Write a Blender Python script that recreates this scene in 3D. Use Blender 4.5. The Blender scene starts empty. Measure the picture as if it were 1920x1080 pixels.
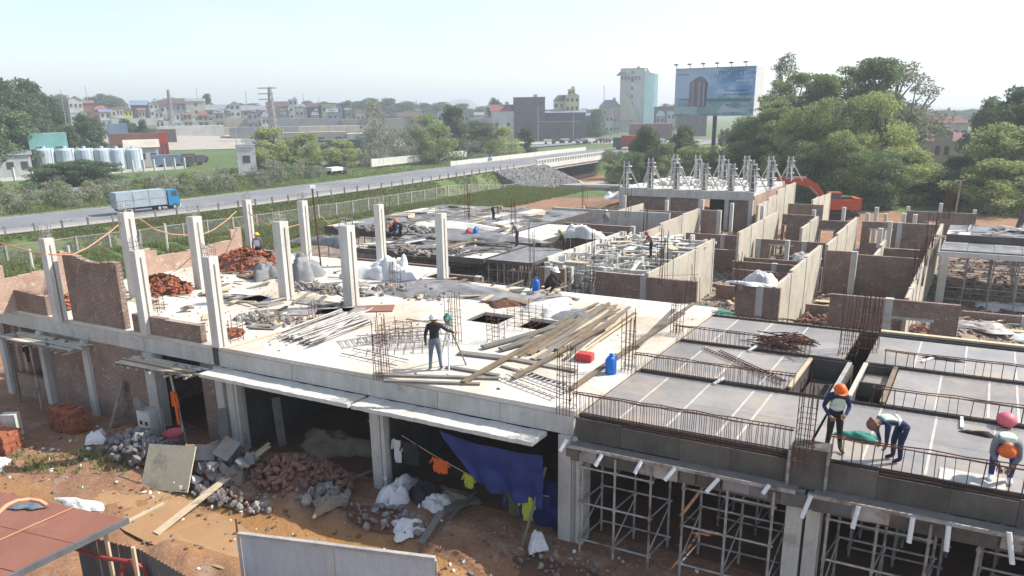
import bpy, math, random
import numpy as np
from mathutils import Vector, Matrix, Quaternion
R = random.Random(7)
scene = bpy.context.scene
C = bpy.data.collections.new('site'); scene.collection.children.link(C)

# ------------------------------------------------------------------ camera
F, PT, RO, HD, SK, CZ = 1293.0, 0.25246, -0.01319, 0.60254, -0.15778, 11.4
cp, sp = math.cos(PT), math.sin(PT)
fw = np.array([0, cp, -sp]); up0 = np.array([0, sp, cp]); rt0 = np.array([1.0, 0, 0])
r2 = math.cos(RO)*rt0 + math.sin(RO)*up0; u2 = -math.sin(RO)*rt0 + math.cos(RO)*up0
cam = bpy.data.cameras.new('camera'); camo = bpy.data.objects.new('camera', cam); C.objects.link(camo)
cam.sensor_width = 36; cam.lens = F/1920*36; cam.clip_start = .3; cam.clip_end = 9000
def atb(px, py, b):
    """point of the vertical plane at depth b seen at a pixel"""
    d = fw + (px-960)/F*r2 - (py-540)/F*u2; nV = np.array([-Ud[1], Ud[0]]); k = nV @ Vd; t = (nV @ O + b*k)/(nV @ d[:2]); return Vector((d[0]*t, d[1]*t, CZ+d[2]*t))
camo.matrix_world = Matrix(((r2[0], u2[0], -fw[0], 0), (r2[1], u2[1], -fw[1], 0), (r2[2], u2[2], -fw[2], CZ), (0, 0, 0, 1)))
scene.camera = camo
# ------------------------------------------------------------------ site axes (facade direction U, depth direction V)
Vd = np.array([math.sin(HD), math.cos(HD)]); Ud = np.array([math.cos(HD+SK), -math.sin(HD+SK)])
def at(px, py, z):
    d = fw + (px-960)/F*r2 - (py-540)/F*u2; t = (z-CZ)/d[2]
    return Vector((d[0]*t, d[1]*t, z))
def atd(px, py, D):
    d = fw + (px-960)/F*r2 - (py-540)/F*u2; t = D/math.hypot(d[0], d[1])
    return Vector((d[0]*t, d[1]*t, CZ+d[2]*t))
_o = at(1060, 768, 3.8); O = np.array([_o.x, _o.y])
def P(a, b, z=0.0):
    q = O + a*Ud + b*Vd; return Vector((q[0], q[1], z))
def AB(p):
    m = np.linalg.inv(np.stack([Ud, Vd], 1)); r = m @ (np.array([p[0], p[1]])-O); return r[0], r[1]
UA = math.atan2(Ud[1], Ud[0]); VA = math.atan2(Vd[1], Vd[0])
# ------------------------------------------------------------------ light
sd = Ud*.75 + Vd*.62; sdir = Vector((sd[0], sd[1], 1.0)).normalized()
elev = math.asin(sdir.z); az = math.atan2(sdir.x, sdir.y)
w = bpy.data.worlds.new('World'); scene.world = w; w.use_nodes = True
nt = w.node_tree; bg = nt.nodes['Background']
sky = nt.nodes.new('ShaderNodeTexSky'); sky.sky_type = 'NISHITA'; sky.sun_disc = False
sky.sun_elevation = elev; sky.sun_rotation = az; sky.air_density = 1.0; sky.dust_density = 1.0; sky.ozone_density = 1.0
sky.altitude = 0
hs = nt.nodes.new('ShaderNodeHueSaturation'); hs.inputs['Saturation'].default_value = .9
nt.links.new(sky.outputs[0], hs.inputs['Color']); tcw = nt.nodes.new('ShaderNodeTexCoord'); mpw = nt.nodes.new('ShaderNodeMapping'); mpw.inputs['Scale'].default_value = (1.6, 1.6, 7); nt.links.new(tcw.outputs['Generated'], mpw.inputs[0])
nzw = nt.nodes.new('ShaderNodeTexNoise'); nzw.inputs['Scale'].default_value = 1.3; nzw.inputs['Detail'].default_value = 7; nzw.inputs['Roughness'].default_value = .58; nt.links.new(mpw.outputs[0], nzw.inputs['Vector'])
rpw = nt.nodes.new('ShaderNodeValToRGB'); rpw.color_ramp.elements[0].position = .42; rpw.color_ramp.elements[1].position = .72; rpw.color_ramp.elements[1].color = (.6, .6, .6, 1); nt.links.new(nzw.outputs['Fac'], rpw.inputs[0])
mxw = nt.nodes.new('ShaderNodeMix'); mxw.data_type = 'RGBA'; nt.links.new(rpw.outputs[0], mxw.inputs[0]); nt.links.new(hs.outputs[0], mxw.inputs[6]); mxw.inputs[7].default_value = (4.6, 4.7, 4.8, 1)
nt.links.new(mxw.outputs[2], bg.inputs[0]); bg.inputs[1].default_value = .13
sl = bpy.data.lights.new('sun', 'SUN'); sl.energy = 4.3; sl.angle = math.radians(.6); sl.color = (1, .94, .85)
so = bpy.data.objects.new('sun', sl); C.objects.link(so); so.rotation_euler = sdir.to_track_quat('Z', 'Y').to_euler()
vs = scene.view_settings; vs.view_transform = 'Standard'; vs.look = 'None'; vs.exposure = .86; vs.gamma = 1
scene.cycles.max_bounces = 6; scene.cycles.transparent_max_bounces = 8

# ------------------------------------------------------------------ materials
MT = {}
def nodes(name):
    m = bpy.data.materials.new(name); m.use_nodes = True; MT[name] = m
    return m, m.node_tree.nodes, m.node_tree.links, m.node_tree.nodes['Principled BSDF']
def noise(N, L, vec, sc, det=6, rough=.6):
    n = N.new('ShaderNodeTexNoise'); n.inputs['Scale'].default_value = sc; n.inputs['Detail'].default_value = det
    n.inputs['Roughness'].default_value = rough; L.new(vec, n.inputs['Vector']); return n.outputs['Fac']
def ramp(N, L, fac, p0, p1, c0=(0, 0, 0), c1=(1, 1, 1)):
    r = N.new('ShaderNodeValToRGB'); L.new(fac, r.inputs[0]); e = r.color_ramp.elements
    e[0].position = p0; e[1].position = p1; e[0].color = (*c0, 1); e[1].color = (*c1, 1); return r.outputs[0]
def mixc(N, L, fac, a, b, mode='MIX'):
    m = N.new('ShaderNodeMix'); m.data_type = 'RGBA'; m.blend_type = mode
    for i, x in ((0, fac), (6, a), (7, b)):
        if hasattr(x, 'links'): L.new(x, m.inputs[i])
        elif isinstance(x, (int, float)): m.inputs[i].default_value = x
        else: m.inputs[i].default_value = (*x, 1)
    return m.outputs[2]
def pos(N, obj=False):
    return N.new('ShaderNodeTexCoord').outputs['Object'] if obj else N.new('ShaderNodeNewGeometry').outputs['Position']
def mat(name, c1, c2=None, sc=1.5, rough=.85, bump=.3, bsc=18, metal=0, stain=None, ssc=.5, sp=(.5, .68), obj=False, rnd=0, spec=.3):
    m, N, L, b = nodes(name); v = pos(N, obj)
    c2 = c2 or tuple(x*.75 for x in c1)
    col = mixc(N, L, ramp(N, L, noise(N, L, v, sc), .32, .68), c1, c2)
    fine = noise(N, L, v, bsc, 4)
    col = mixc(N, L, .22, col, ramp(N, L, fine, .25, .75, (.25, .25, .25), (1, 1, 1)), 'MULTIPLY')
    if stain: col = mixc(N, L, ramp(N, L, noise(N, L, v, ssc, 8, .7), *sp), col, stain)
    if name in ('concrete', 'concrete_side', 'plaster', 'ply_side', 'dark_wall', 'panel_face', 'off_white', 'tin'):
        mp = N.new('ShaderNodeMapping'); L.new(v, mp.inputs[0]); mp.inputs['Scale'].default_value = (4.5, 4.5, .35)
        col = mixc(N, L, .5, col, ramp(N, L, noise(N, L, mp.outputs[0], 1.0, 6, .65), .3, .62, (.62, .6, .56), (1, 1, 1)), 'MULTIPLY')
    if rnd:
        oi = N.new('ShaderNodeObjectInfo')
        col = mixc(N, L, 1.0, col, ramp(N, L, oi.outputs['Random'], 0, 1, (1-rnd,)*3, (1, 1, 1)), 'MULTIPLY')
    L.new(col, b.inputs['Base Color']); b.inputs['Roughness'].default_value = rough; b.inputs['Metallic'].default_value = metal
    b.inputs['Specular IOR Level'].default_value = spec
    if bump:
        bp = N.new('ShaderNodeBump'); bp.inputs['Strength'].default_value = bump; bp.inputs['Distance'].default_value = .03
        L.new(fine, bp.inputs['Height']); L.new(bp.outputs[0], b.inputs['Normal'])
    return m
def brickmat(name, d, c1, c2, mortar, wob=0.0, sc=1.0):
    m, N, L, b = nodes(name); v = pos(N)
    dt = N.new('ShaderNodeVectorMath'); dt.operation = 'DOT_PRODUCT'; L.new(v, dt.inputs[0]); dt.inputs[1].default_value = (d[0], d[1], 0)
    sx = N.new('ShaderNodeSeparateXYZ'); L.new(v, sx.inputs[0])
    cb = N.new('ShaderNodeCombineXYZ'); L.new(dt.outputs['Value'], cb.inputs[0]); L.new(sx.outputs[2], cb.inputs[1])
    bt = N.new('ShaderNodeTexBrick'); L.new(cb.outputs[0], bt.inputs['Vector'])
    bt.inputs['Scale'].default_value = 1; bt.inputs['Brick Width'].default_value = .23*sc; bt.inputs['Row Height'].default_value = .075*sc
    bt.inputs['Mortar Size'].default_value = .013; bt.inputs['Color1'].default_value = (*c1, 1); bt.inputs['Color2'].default_value = (*c2, 1); bt.inputs['Mortar'].default_value = (*mortar, 1)
    bt.inputs['Mortar Smooth'].default_value = .3
    n1 = noise(N, L, v, .9, 7, .7)
    col = mixc(N, L, ramp(N, L, n1, .35, .72), bt.outputs[0], tuple(x*.62 for x in c1))
    col = mixc(N, L, ramp(N, L, noise(N, L, v, 3.3, 7, .75), .56, .72), col, tuple(min(.6, x*1.15+.05) for x in mortar))
    col = mixc(N, L, .15, col, ramp(N, L, noise(N, L, v, 16, 3), .25, .7, (.3, .3, .3), (1, 1, 1)), 'MULTIPLY')
    L.new(col, b.inputs['Base Color']); b.inputs['Roughness'].default_value = .93
    bp = N.new('ShaderNodeBump'); bp.inputs['Strength'].default_value = .5; bp.inputs['Distance'].default_value = .02
    L.new(bt.outputs['Fac'], bp.inputs['Height']); bp.invert = True; L.new(bp.outputs[0], b.inputs['Normal'])
    return m
brickmat('brick_u_shaded', Ud, (.26, .165, .125), (.185, .115, .09), (.38, .32, .26))  # brick of facade-facing walls, with their shade put into the darker colours
brickmat('brick_v_sunlit', Vd, (.50, .32, .24), (.40, .24, .17), (.58, .47, .38))  # same brick on depth walls, with sunlight put into the paler colours
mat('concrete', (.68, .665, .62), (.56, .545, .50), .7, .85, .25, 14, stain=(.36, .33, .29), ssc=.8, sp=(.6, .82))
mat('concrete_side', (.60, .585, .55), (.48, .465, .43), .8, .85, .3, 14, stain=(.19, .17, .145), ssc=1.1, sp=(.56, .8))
mat('slab_top', (.66, .635, .58), (.52, .48, .41), .35, .9, .35, 9, stain=(.42, .34, .25), ssc=.33, sp=(.48, .66))
mat('plaster', (.57, .52, .42), (.46, .42, .34), .9, .9, .3, 10, stain=(.33, .29, .22), ssc=.7, sp=(.52, .78))
mat('mud', (.17, .085, .05), (.11, .06, .04), 1, .8, .5, 6)  # mud of rubble cores; on the bay floors its darkness stands for shade
mat('dark_wall', (.10, .092, .085), (.06, .055, .05), .8, .9, .2, 8)  # near-black wall tone, the shade of closed bays put into the colour
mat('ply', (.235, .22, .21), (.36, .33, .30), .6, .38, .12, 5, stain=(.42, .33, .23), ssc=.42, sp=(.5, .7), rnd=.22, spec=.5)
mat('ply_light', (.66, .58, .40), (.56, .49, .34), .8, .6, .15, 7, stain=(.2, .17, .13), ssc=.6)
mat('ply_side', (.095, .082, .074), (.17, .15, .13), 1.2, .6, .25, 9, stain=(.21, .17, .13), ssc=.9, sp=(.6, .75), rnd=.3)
mat('tape', (.55, .52, .47), (.42, .39, .33), 4, .8, .1)
mat('timber', (.30, .225, .15), (.19, .145, .10), 3, .8, .3, 22, rnd=.3)
mat('timber_grey', (.27, .25, .22), (.18, .165, .145), 2.4, .85, .35, 22, rnd=.35)
mat('timber_pale', (.62, .50, .34), (.52, .42, .28), 3, .75, .2, 22, rnd=.15)
mat('rust', (.17, .075, .045), (.10, .05, .035), 6, .85, .3, 30, rnd=.3)
mat('steel', (.50, .485, .465), (.32, .30, .28), 3, .55, .2, 25, metal=.25, stain=(.16, .09, .06), ssc=2.5, rnd=.25)
mat('steel_pale', (.55, .53, .50), (.38, .36, .33), 3, .5, .2, 25, metal=.1, rnd=.25)
mat('white', (.78, .78, .76), (.66, .66, .64), 2, .6, .1)
mat('white_cloth', (.72, .72, .72), (.58, .57, .56), 2, .85, .2)
mat('red', (.62, .05, .05), None, 3, .45, .05); mat('blue', (.02, .17, .62), None, 3, .35, .05)
mat('navy_tarp', (.016, .035, .17), (.010, .022, .11), 2, .5, .3, 8)
mat('grey_tarp', (.23, .23, .235), (.13, .13, .135), 1.4, .5, .35, 6, stain=(.3, .28, .26), ssc=1)
mat('green_net', (.05, .25, .19), (.04, .17, .14), 4, .8, .3)
mat('tan_cloth', (.30, .25, .18), (.2, .16, .12), 2, .9, .3)
mat('rubble', (.36, .34, .32), (.25, .23, .21), 2, .9, .4, rnd=.5, stain=(.30, .16, .09), ssc=1)
mat('rubble_grey', (.30, .29, .285), (.20, .19, .185), 2, .9, .4, rnd=.5)
mat('red_brick', (.46, .16, .085), (.34, .115, .065), 5, .9, .3, 30, rnd=.4)
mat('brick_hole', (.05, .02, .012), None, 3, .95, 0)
mat('dusty_brick', (.33, .17, .125), (.24, .13, .10), 4, .9, .3, 30, rnd=.45)
mat('rust_sheet', (.29, .125, .085), (.22, .09, .06), .5, .55, .1, 12, stain=(.40, .24, .17), ssc=.7, sp=(.55, .8))
mat('tin', (.20, .215, .225), (.13, .14, .15), 1, .5, .1, 12, metal=.3)
mat('red_pipe', (.30, .05, .045), (.2, .04, .04), 2, .45, .05)
mat('hose', (.55, .30, .17), (.45, .22, .13), 2, .6, .05)
mat('orange_cloth', (.85, .16, .03), None, 3, .8, .2); mat('lime_cloth', (.48, .55, .06), None, 3, .8, .2)
mat('black_cloth', (.022, .02, .022), (.04, .036, .038), 3, .9, .2); mat('denim', (.17, .21, .25), (.11, .14, .18), 4, .9, .2)
mat('navy_cloth', (.03, .04, .11), (.02, .03, .07), 4, .9, .2); mat('royal_cloth', (.035, .04, .26), None, 4, .9, .2)
mat('grey_cloth', (.26, .27, .28), (.18, .18, .19), 4, .9, .2); mat('olive_cloth', (.09, .10, .05), None, 4, .9, .2)
mat('vest_lime', (.42, .62, .38), (.62, .70, .60), 7, .75, .1); mat('reflect', (.75, .77, .75), None, 6, .4, .05)
mat('skin', (.36, .20, .13), (.30, .17, .11), 6, .6, .05); mat('hair', (.015, .012, .01), None, 6, .7, .05)
mat('helmet_orange', (.80, .17, .03), (.7, .14, .03), 4, .5, .1); mat('helmet_white', (.8, .8, .78), (.7, .7, .68), 4, .35, .02)
mat('helmet_yellow', (.75, .5, .06), None, 4, .35, .02)
mat('asphalt', (.20, .205, .215), (.165, .17, .18), .15, .85, .15, 3, stain=(.25, .25, .25), ssc=.12)
mat('line_paint', (.7, .7, .68), (.5, .5, .48), 1, .8, 0); mat('shoulder', (.42, .38, .32), (.34, .31, .26), .5, .9, .2)
mat('stone', (.27, .26, .25), (.16, .155, .15), 1.6, .9, .6, 3)
mat('excavator_red', (.52, .085, .02), (.42, .07, .02), 1.5, .5, .1, obj=True); mat('dark_metal', (.05, .05, .05), (.09, .075, .06), 3, .6, .2)
mat('truck_blue', (.03, .22, .42), (.03, .18, .36), 3, .4, .05); mat('truck_box', (.36, .42, .48), (.28, .34, .4), 1, .5, .1)
mat('glass', (.06, .09, .11), (.04, .06, .07), 1, .12, 0, spec=.8); mat('tyre', (.02, .02, .02), None, 4, .9, .1)
mat('bark', (.16, .13, .10), (.10, .085, .07), 2, .95, .5, 8); mat('pale_bark', (.34, .31, .27), (.22, .2, .17), 2, .95, .4, 8)
mat('window_dark', (.045, .05, .06), (.08, .09, .1), .5, .25, 0, spec=.6)
def leafmat(name, c1, c2, tr=.35):
    m, N, L, b = nodes(name); v = pos(N)
    f = noise(N, L, v, .9, 3); oi = N.new('ShaderNodeObjectInfo')
    col = mixc(N, L, ramp(N, L, f, .38, .62), c1, c2)
    col = mixc(N, L, ramp(N, L, noise(N, L, v, 9, 2), .45, .62), col, tuple(min(1, x*1.7) for x in c2))
    col = mixc(N, L, 1.0, col, ramp(N, L, oi.outputs['Random'], 0, 1, (.72, .78, .8), (1.15, 1.1, 1)), 'MULTIPLY')
    L.new(col, b.inputs['Base Color']); b.inputs['Roughness'].default_value = .7; b.inputs['Specular IOR Level'].default_value = .25
    t = N.new('ShaderNodeBsdfTranslucent'); L.new(col, t.inputs[0]); mx = N.new('ShaderNodeMixShader'); mx.inputs[0].default_value = tr
    o = N['Material Output']; L.new(b.outputs[0], mx.inputs[1]); L.new(t.outputs[0], mx.inputs[2]); L.new(mx.outputs[0], o.inputs[0]); return m
leafmat('leaf_dark', (.07, .105, .05), (.105, .15, .07)); leafmat('leaf_mid', (.115, .165, .07), (.175, .225, .095))
leafmat('leaf_light', (.18, .235, .08), (.28, .31, .125)); leafmat('leaf_grey', (.15, .18, .11), (.24, .24, .18)); leafmat('grass_leaf', (.08, .115, .035), (.15, .18, .07))
leafmat('grass_dry', (.26, .22, .10), (.16, .17, .06))

# ------------------------------------------------------------------ mesh builder
def BX(c, s, ang=0.0):
    """centre, sizes, yaw -> 8 corners"""
    ca, sa = math.cos(ang), math.sin(ang); out = []
    for dz in (-.5, .5):
        for dx, dy in ((-.5, -.5), (.5, -.5), (.5, .5), (-.5, .5)):
            x, y = dx*s[0], dy*s[1]; out.append((c[0]+x*ca-y*sa, c[1]+x*sa+y*ca, c[2]+dz*s[2]))
    return out
class MB:
    def __init__(s): s.v = []; s.f = []; s.m = []
    def hexa(s, c, m=0):
        i = len(s.v); s.v += [tuple(p) for p in c]
        for q in ((3, 2, 1, 0), (4, 5, 6, 7), (0, 1, 5, 4), (1, 2, 6, 5), (2, 3, 7, 6), (3, 0, 4, 7)):
            s.f.append([i+k for k in q]); s.m.append(m)
        return s
    def ob(s, a0, a1, b0, b1, z0, z1, m=0):
        c = []
        for z in (z0, z1):
            for a, b in ((a0, b0), (a1, b0), (a1, b1), (a0, b1)): c.append(P(a, b, z))
        return s.hexa(c, m)
    def box(s, c, sz, ang=0, m=0): return s.hexa(BX(c, sz, ang), m)
    def poly(s, pts, m=0):
        i = len(s.v); s.v += [tuple(p) for p in pts]; s.f.append(list(range(i, i+len(pts)))); s.m.append(m); return s
    def prism(s, pts, z0, z1, m=0):
        n = len(pts); i = len(s.v); s.v += [(p[0], p[1], z0) for p in pts]+[(p[0], p[1], z1) for p in pts]
        s.f.append([i+n-1-k for k in range(n)]); s.f.append([i+n+k for k in range(n)]); s.m += [m, m]
        for k in range(n):
            j = (k+1) % n; s.f.append([i+k, i+j, i+n+j, i+n+k]); s.m.append(m)
        return s
    def beam(s, p, q, w, h, m=0, roll=0):
        p, q = Vector(p), Vector(q); d = (q-p); d.normalize()
        x = d.cross(Vector((0, 0, 1)))
        if x.length < .01: x = Vector((1, 0, 0))
        x.normalize(); z = x.cross(d)
        if roll: rq = Quaternion(d, roll); x = rq @ x; z = rq @ z
        c = []
        for e in (p, q):
            for a, b in ((-1, -1), (1, -1), (1, 1), (-1, 1)): c.append(e+x*(a*w/2)+z*(b*h/2))
        i = len(s.v); s.v += [tuple(t) for t in c]
        for k in ((0, 1, 2, 3), (7, 6, 5, 4), (4, 5, 1, 0), (5, 6, 2, 1), (6, 7, 3, 2), (7, 4, 0, 3)): s.f.append([i+t for t in k]); s.m.append(m)
        return s
    def tube(s, pts, r, n=6, m=0, r2=None, cap=True):
        pts = [Vector(p) for p in pts]; k = len(pts); i0 = len(s.v); px = None
        for j, p in enumerate(pts):
            d = (pts[min(j+1, k-1)]-pts[max(j-1, 0)]).normalized()
            if px is None:
                px = d.cross(Vector((0, 0, 1)))
                if px.length < .05: px = d.cross(Vector((1, 0, 0)))
            px = (px-d*px.dot(d)).normalized(); py = d.cross(px)
            rr = r if r2 is None else r+(r2-r)*j/(k-1)
            if isinstance(r, (list, tuple)): rr = r[j]
            for t in range(n):
                a = 2*math.pi*t/n; s.v.append(tuple(p+px*(rr*math.cos(a))+py*(rr*math.sin(a))))
        for j in range(k-1):
            for t in range(n):
                u = (t+1) % n; s.f.append([i0+j*n+t, i0+j*n+u, i0+(j+1)*n+u, i0+(j+1)*n+t]); s.m.append(m)
        if cap:
            s.f.append([i0+n-1-t for t in range(n)]); s.f.append([i0+(k-1)*n+t for t in range(n)]); s.m += [m, m]
        return s
    def sheet(s, fn, nu, nv, m=0):
        i0 = len(s.v)
        for i in range(nu+1):
            for j in range(nv+1): s.v.append(tuple(fn(i/nu, j/nv)))
        for i in range(nu):
            for j in range(nv):
                a = i0+i*(nv+1)+j; s.f.append([a, a+nv+1, a+nv+2, a+1]); s.m.append(m)
        return s
    def rock(s, c, r, rd, m=0):
        # irregular chunk: jittered squashed box-ish icosahedron
        t = 1.618; base = [(-1, t, 0), (1, t, 0), (-1, -t, 0), (1, -t, 0), (0, -1, t), (0, 1, t), (0, -1, -t), (0, 1, -t), (t, 0, -1), (t, 0, 1), (-t, 0, -1), (-t, 0, 1)]
        fs = [(0, 11, 5), (0, 5, 1), (0, 1, 7), (0, 7, 10), (0, 10, 11), (1, 5, 9), (5, 11, 4), (11, 10, 2), (10, 7, 6), (7, 1, 8), (3, 9, 4), (3, 4, 2), (3, 2, 6), (3, 6, 8), (3, 8, 9), (4, 9, 5), (2, 4, 11), (6, 2, 10), (8, 6, 7), (9, 8, 1)]
        q = Quaternion((rd.random()-.5, rd.random()-.5, rd.random()-.5, rd.random()-.5)).normalized(); i = len(s.v)
        sx, sy, sz = rd.uniform(.7, 1.3), rd.uniform(.7, 1.2), rd.uniform(.45, .8)
        for b in base:
            k = rd.uniform(.75, 1.15)*r/1.9; p = q @ Vector((b[0]*k*sx, b[1]*k*sy, b[2]*k*sz)); s.v.append((c[0]+p.x, c[1]+p.y, c[2]+p.z))
        for f in fs: s.f.append([i+x for x in f]); s.m.append(m)
        return s
    def mesh(s, name, mats, org=(0, 0, 0), smooth=False):
        me = bpy.data.meshes.new(name); me.from_pydata([(x[0]-org[0], x[1]-org[1], x[2]-org[2]) for x in s.v], [], s.f)
        if isinstance(mats, str): mats = [mats]
        for x in mats: me.materials.append(MT[x])
        if len(mats) > 1: me.polygons.foreach_set('material_index', s.m)
        if smooth: me.polygons.foreach_set('use_smooth', [True]*len(s.f))
        me.update(); return me
    def build(s, name, mats, parent=None, smooth=False, kind=None, label=None):
        org = parent.get('_org', (0, 0, 0)) if parent else None
        if org is None:
            a = np.array(s.v); org = (float(a[:, 0].mean()), float(a[:, 1].mean()), float(a[:, 2].min()))
            o = bpy.data.objects.new(name, s.mesh(name, mats, org, smooth)); o.location = org; o['_org'] = org
        else:
            o = bpy.data.objects.new(name, s.mesh(name, mats, org, smooth)); o.parent = parent; o['_org'] = tuple(org)
        C.objects.link(o)
        if kind: o['kind'] = kind
        if label: o['label'] = label
        return o
def tag(o, label, cat, group=None, kind=None):
    o['label'] = label; o['category'] = cat
    if group: o['group'] = group
    if kind: o['kind'] = kind
    return o
def thing(name, label, cat, loc=(0, 0, 0), group=None):
    o = bpy.data.objects.new(name, None); o.empty_display_size = .2; C.objects.link(o); o.location = loc; o['_org'] = tuple(loc); return tag(o, label, cat, group)
def inst(name, me, loc, rot=(0, 0, 0), sc=(1, 1, 1), parent=None):
    """object sharing a mesh; loc in world, parent at its _org, unrotated"""
    o = bpy.data.objects.new(name, me); C.objects.link(o)
    if parent:
        g = parent['_org']; o.parent = parent; o.location = (loc[0]-g[0], loc[1]-g[1], loc[2]-g[2])
    else: o.location = loc
    o.rotation_euler = rot; o.scale = sc if hasattr(sc, '__len__') else (sc,)*3; return o
def copy_tree(o, loc, rz, sc=1.0, label=None):
    c = o.copy(); C.objects.link(c); c.location = loc; c.rotation_euler = (0, 0, rz); c.scale = (sc,)*3 if not hasattr(sc, '__len__') else sc
    if label: c['label'] = label
    for ch in o.children:
        d = ch.copy(); C.objects.link(d); d.parent = c
        for g in ch.children: e = g.copy(); C.objects.link(e); e.parent = d
    return c

# ------------------------------------------------------------------ terrain
def hsh(ix, iy, s): 
    h = np.sin(ix*127.1+iy*311.7+s*74.7)*43758.5453; return h-np.floor(h)
def vn(x, y, s=0):
    ix, iy = np.floor(x), np.floor(y); fx, fy = x-ix, y-iy; fx = fx*fx*(3-2*fx); fy = fy*fy*(3-2*fy)
    return (hsh(ix, iy, s)*(1-fx)+hsh(ix+1, iy, s)*fx)*(1-fy)+(hsh(ix, iy+1, s)*(1-fx)+hsh(ix+1, iy+1, s)*fx)*fy
def fbm(x, y, s=0, o=4):
    t = 0; a = .5
    for k in range(o): t = t+a*vn(x*2**k, y*2**k, s+k); a *= .5
    return t
def smooth(a, b, x):
    t = np.clip((x-a)/(b-a), 0, 1); return t*t*(3-2*t)
road_pts = [(-120, 20), (-95, 42), (-76, 62), (-58, 78.5), (-50, 87.5), (-41.5, 97), (-33.5, 108.5), (-24, 123), (-6, 153), (28, 203.5), (62, 246), (130, 325), (300, 470), (700, 750)]
def catmull(pts, n=8):
    out = []; p = [pts[0]]+list(pts)+[pts[-1]]
    for i in range(1, len(p)-2):
        for k in range(n):
            t = k/n; a, b, c, d = [np.array(q, float) for q in p[i-1:i+3]]
            out.append(.5*((2*b)+(-a+c)*t+(2*a-5*b+4*c-d)*t*t+(-a+3*b-3*c+d)*t**3))
    out.append(np.array(pts[-1], float)); return np.array(out)
RC = catmull(road_pts)
def roadsd(x, y):
    """signed distance to the road centre line, positive on the site side"""
    x = np.atleast_1d(np.asarray(x, float)); y = np.atleast_1d(np.asarray(y, float))
    best = np.full(x.shape, 1e9); sg = np.ones(x.shape)
    for k in range(len(RC)-1):
        a, b = RC[k], RC[k+1]; d = b-a; L2 = d@d
        t = np.clip(((x-a[0])*d[0]+(y-a[1])*d[1])/L2, 0, 1); ex = x-a[0]-t*d[0]; ey = y-a[1]-t*d[1]; q = ex*ex+ey*ey
        c = d[0]*ey-d[1]*ex; m = q < best; best = np.where(m, q, best); sg = np.where(m, np.where(c < 0, 1, -1), sg)
    return np.sqrt(best)*sg
RN = np.array([.54, .84]); RP = np.array([.84, -.54]); CH = np.array([15.5, 168.5])
def wetf(a, b): return np.exp(-(((a+8.3)/4.2)**2+((b+3.7)/1.0)**2)**2)+np.exp(-(((a+4.5)/4.5)**2+((b+2.75)/.5)**2)**2)+.8*np.exp(-(((a+16)/2.2)**2+((b+5)/.7)**2)**2)
mounds = []   # (x, y, r, h)
def TZ(x, y):
    x = np.atleast_1d(np.asarray(x, float)); y = np.atleast_1d(np.asarray(y, float))
    s = roadsd(x, y); D = np.hypot(x, y)
    z = np.where(s > 0, -.62-2.4*smooth(8.5, 16, s)+3.02*smooth(18.5, 31, s), -.62-.5*smooth(8.5, 12, -s))
    pl = 8.0*smooth(-30, -170, x)+0*x
    z = z+smooth(235, 400, D)*pl*smooth(20, 80, -s)
    # channel under the bridge
    al = (x-CH[0])*RN[0]+(y-CH[1])*RN[1]; ac = (x-CH[0])*RP[0]+(y-CH[1])*RP[1]
    ch = smooth(14.5, 12.2, np.abs(al))*smooth(60, 28, np.abs(ac)); z = z*(1-ch)-5.2*ch
    low = smooth(-62, -38, al)*smooth(26, 15, al)*smooth(52, 36, s)*smooth(8.8, 14, s); z = z*(1-low)+np.minimum(z, -4.7)*low
    a = (x-O[0])*0; inv = np.linalg.inv(np.stack([Ud, Vd], 1)); a = inv[0, 0]*(x-O[0])+inv[0, 1]*(y-O[1]); b = inv[1, 0]*(x-O[0])+inv[1, 1]*(y-O[1])
    bld = smooth(-.9, .1, b)*smooth(12.5, 11.5, b)*smooth(-36, -33, a)   # flat floor inside the building
    nz = (fbm(x*.55, y*.55, 3)-.5)*.5+(fbm(x*2.2, y*2.2, 9)-.5)*.2
    z = z+nz*np.where(D < 70, 1, .6)*(1-.95*bld)*(1-smooth(9.5, 7.5, np.abs(s)))
    wz = wetf(a, b); z = z*(1-np.clip(wz*1.3, 0, 1)*.92)-.06*np.clip(wz, 0, 1)
    for mx, my, r, h in mounds: z = z+h*np.exp(-((x-mx)**2+(y-my)**2)/(r*r))
    return z
def tz(p): return float(TZ(p[0], p[1])[0])
for a, b, r, h in ((-13.2, -1.3, 1.5, .35), (-9.5, -1.2, 1.3, .3), (-7.6, -1.4, 1.2, .4), (-16, -1.3, 1.4, .5), (-2.5, -1.8, 1.6, .3), (-4.6, -1.2, 1.2, .3),
                   (-2, 24, 2, .6), (3, 24, 1.8, .7), (1.8, 28, 1.6, .7), (7, 21.5, 2, .8), (-19, 52, 6, 2.0), (-22, 60, 6, 1.8), (-27, 66, 7, .9), (-14, 46.5, 3, 1.1), (-36, 48, 6, 1), (9, 25, 2.5, .6), (-2, 12.9, 1.5, .6)):
    q = P(a, b); mounds.append((q.x, q.y, r, h))
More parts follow.
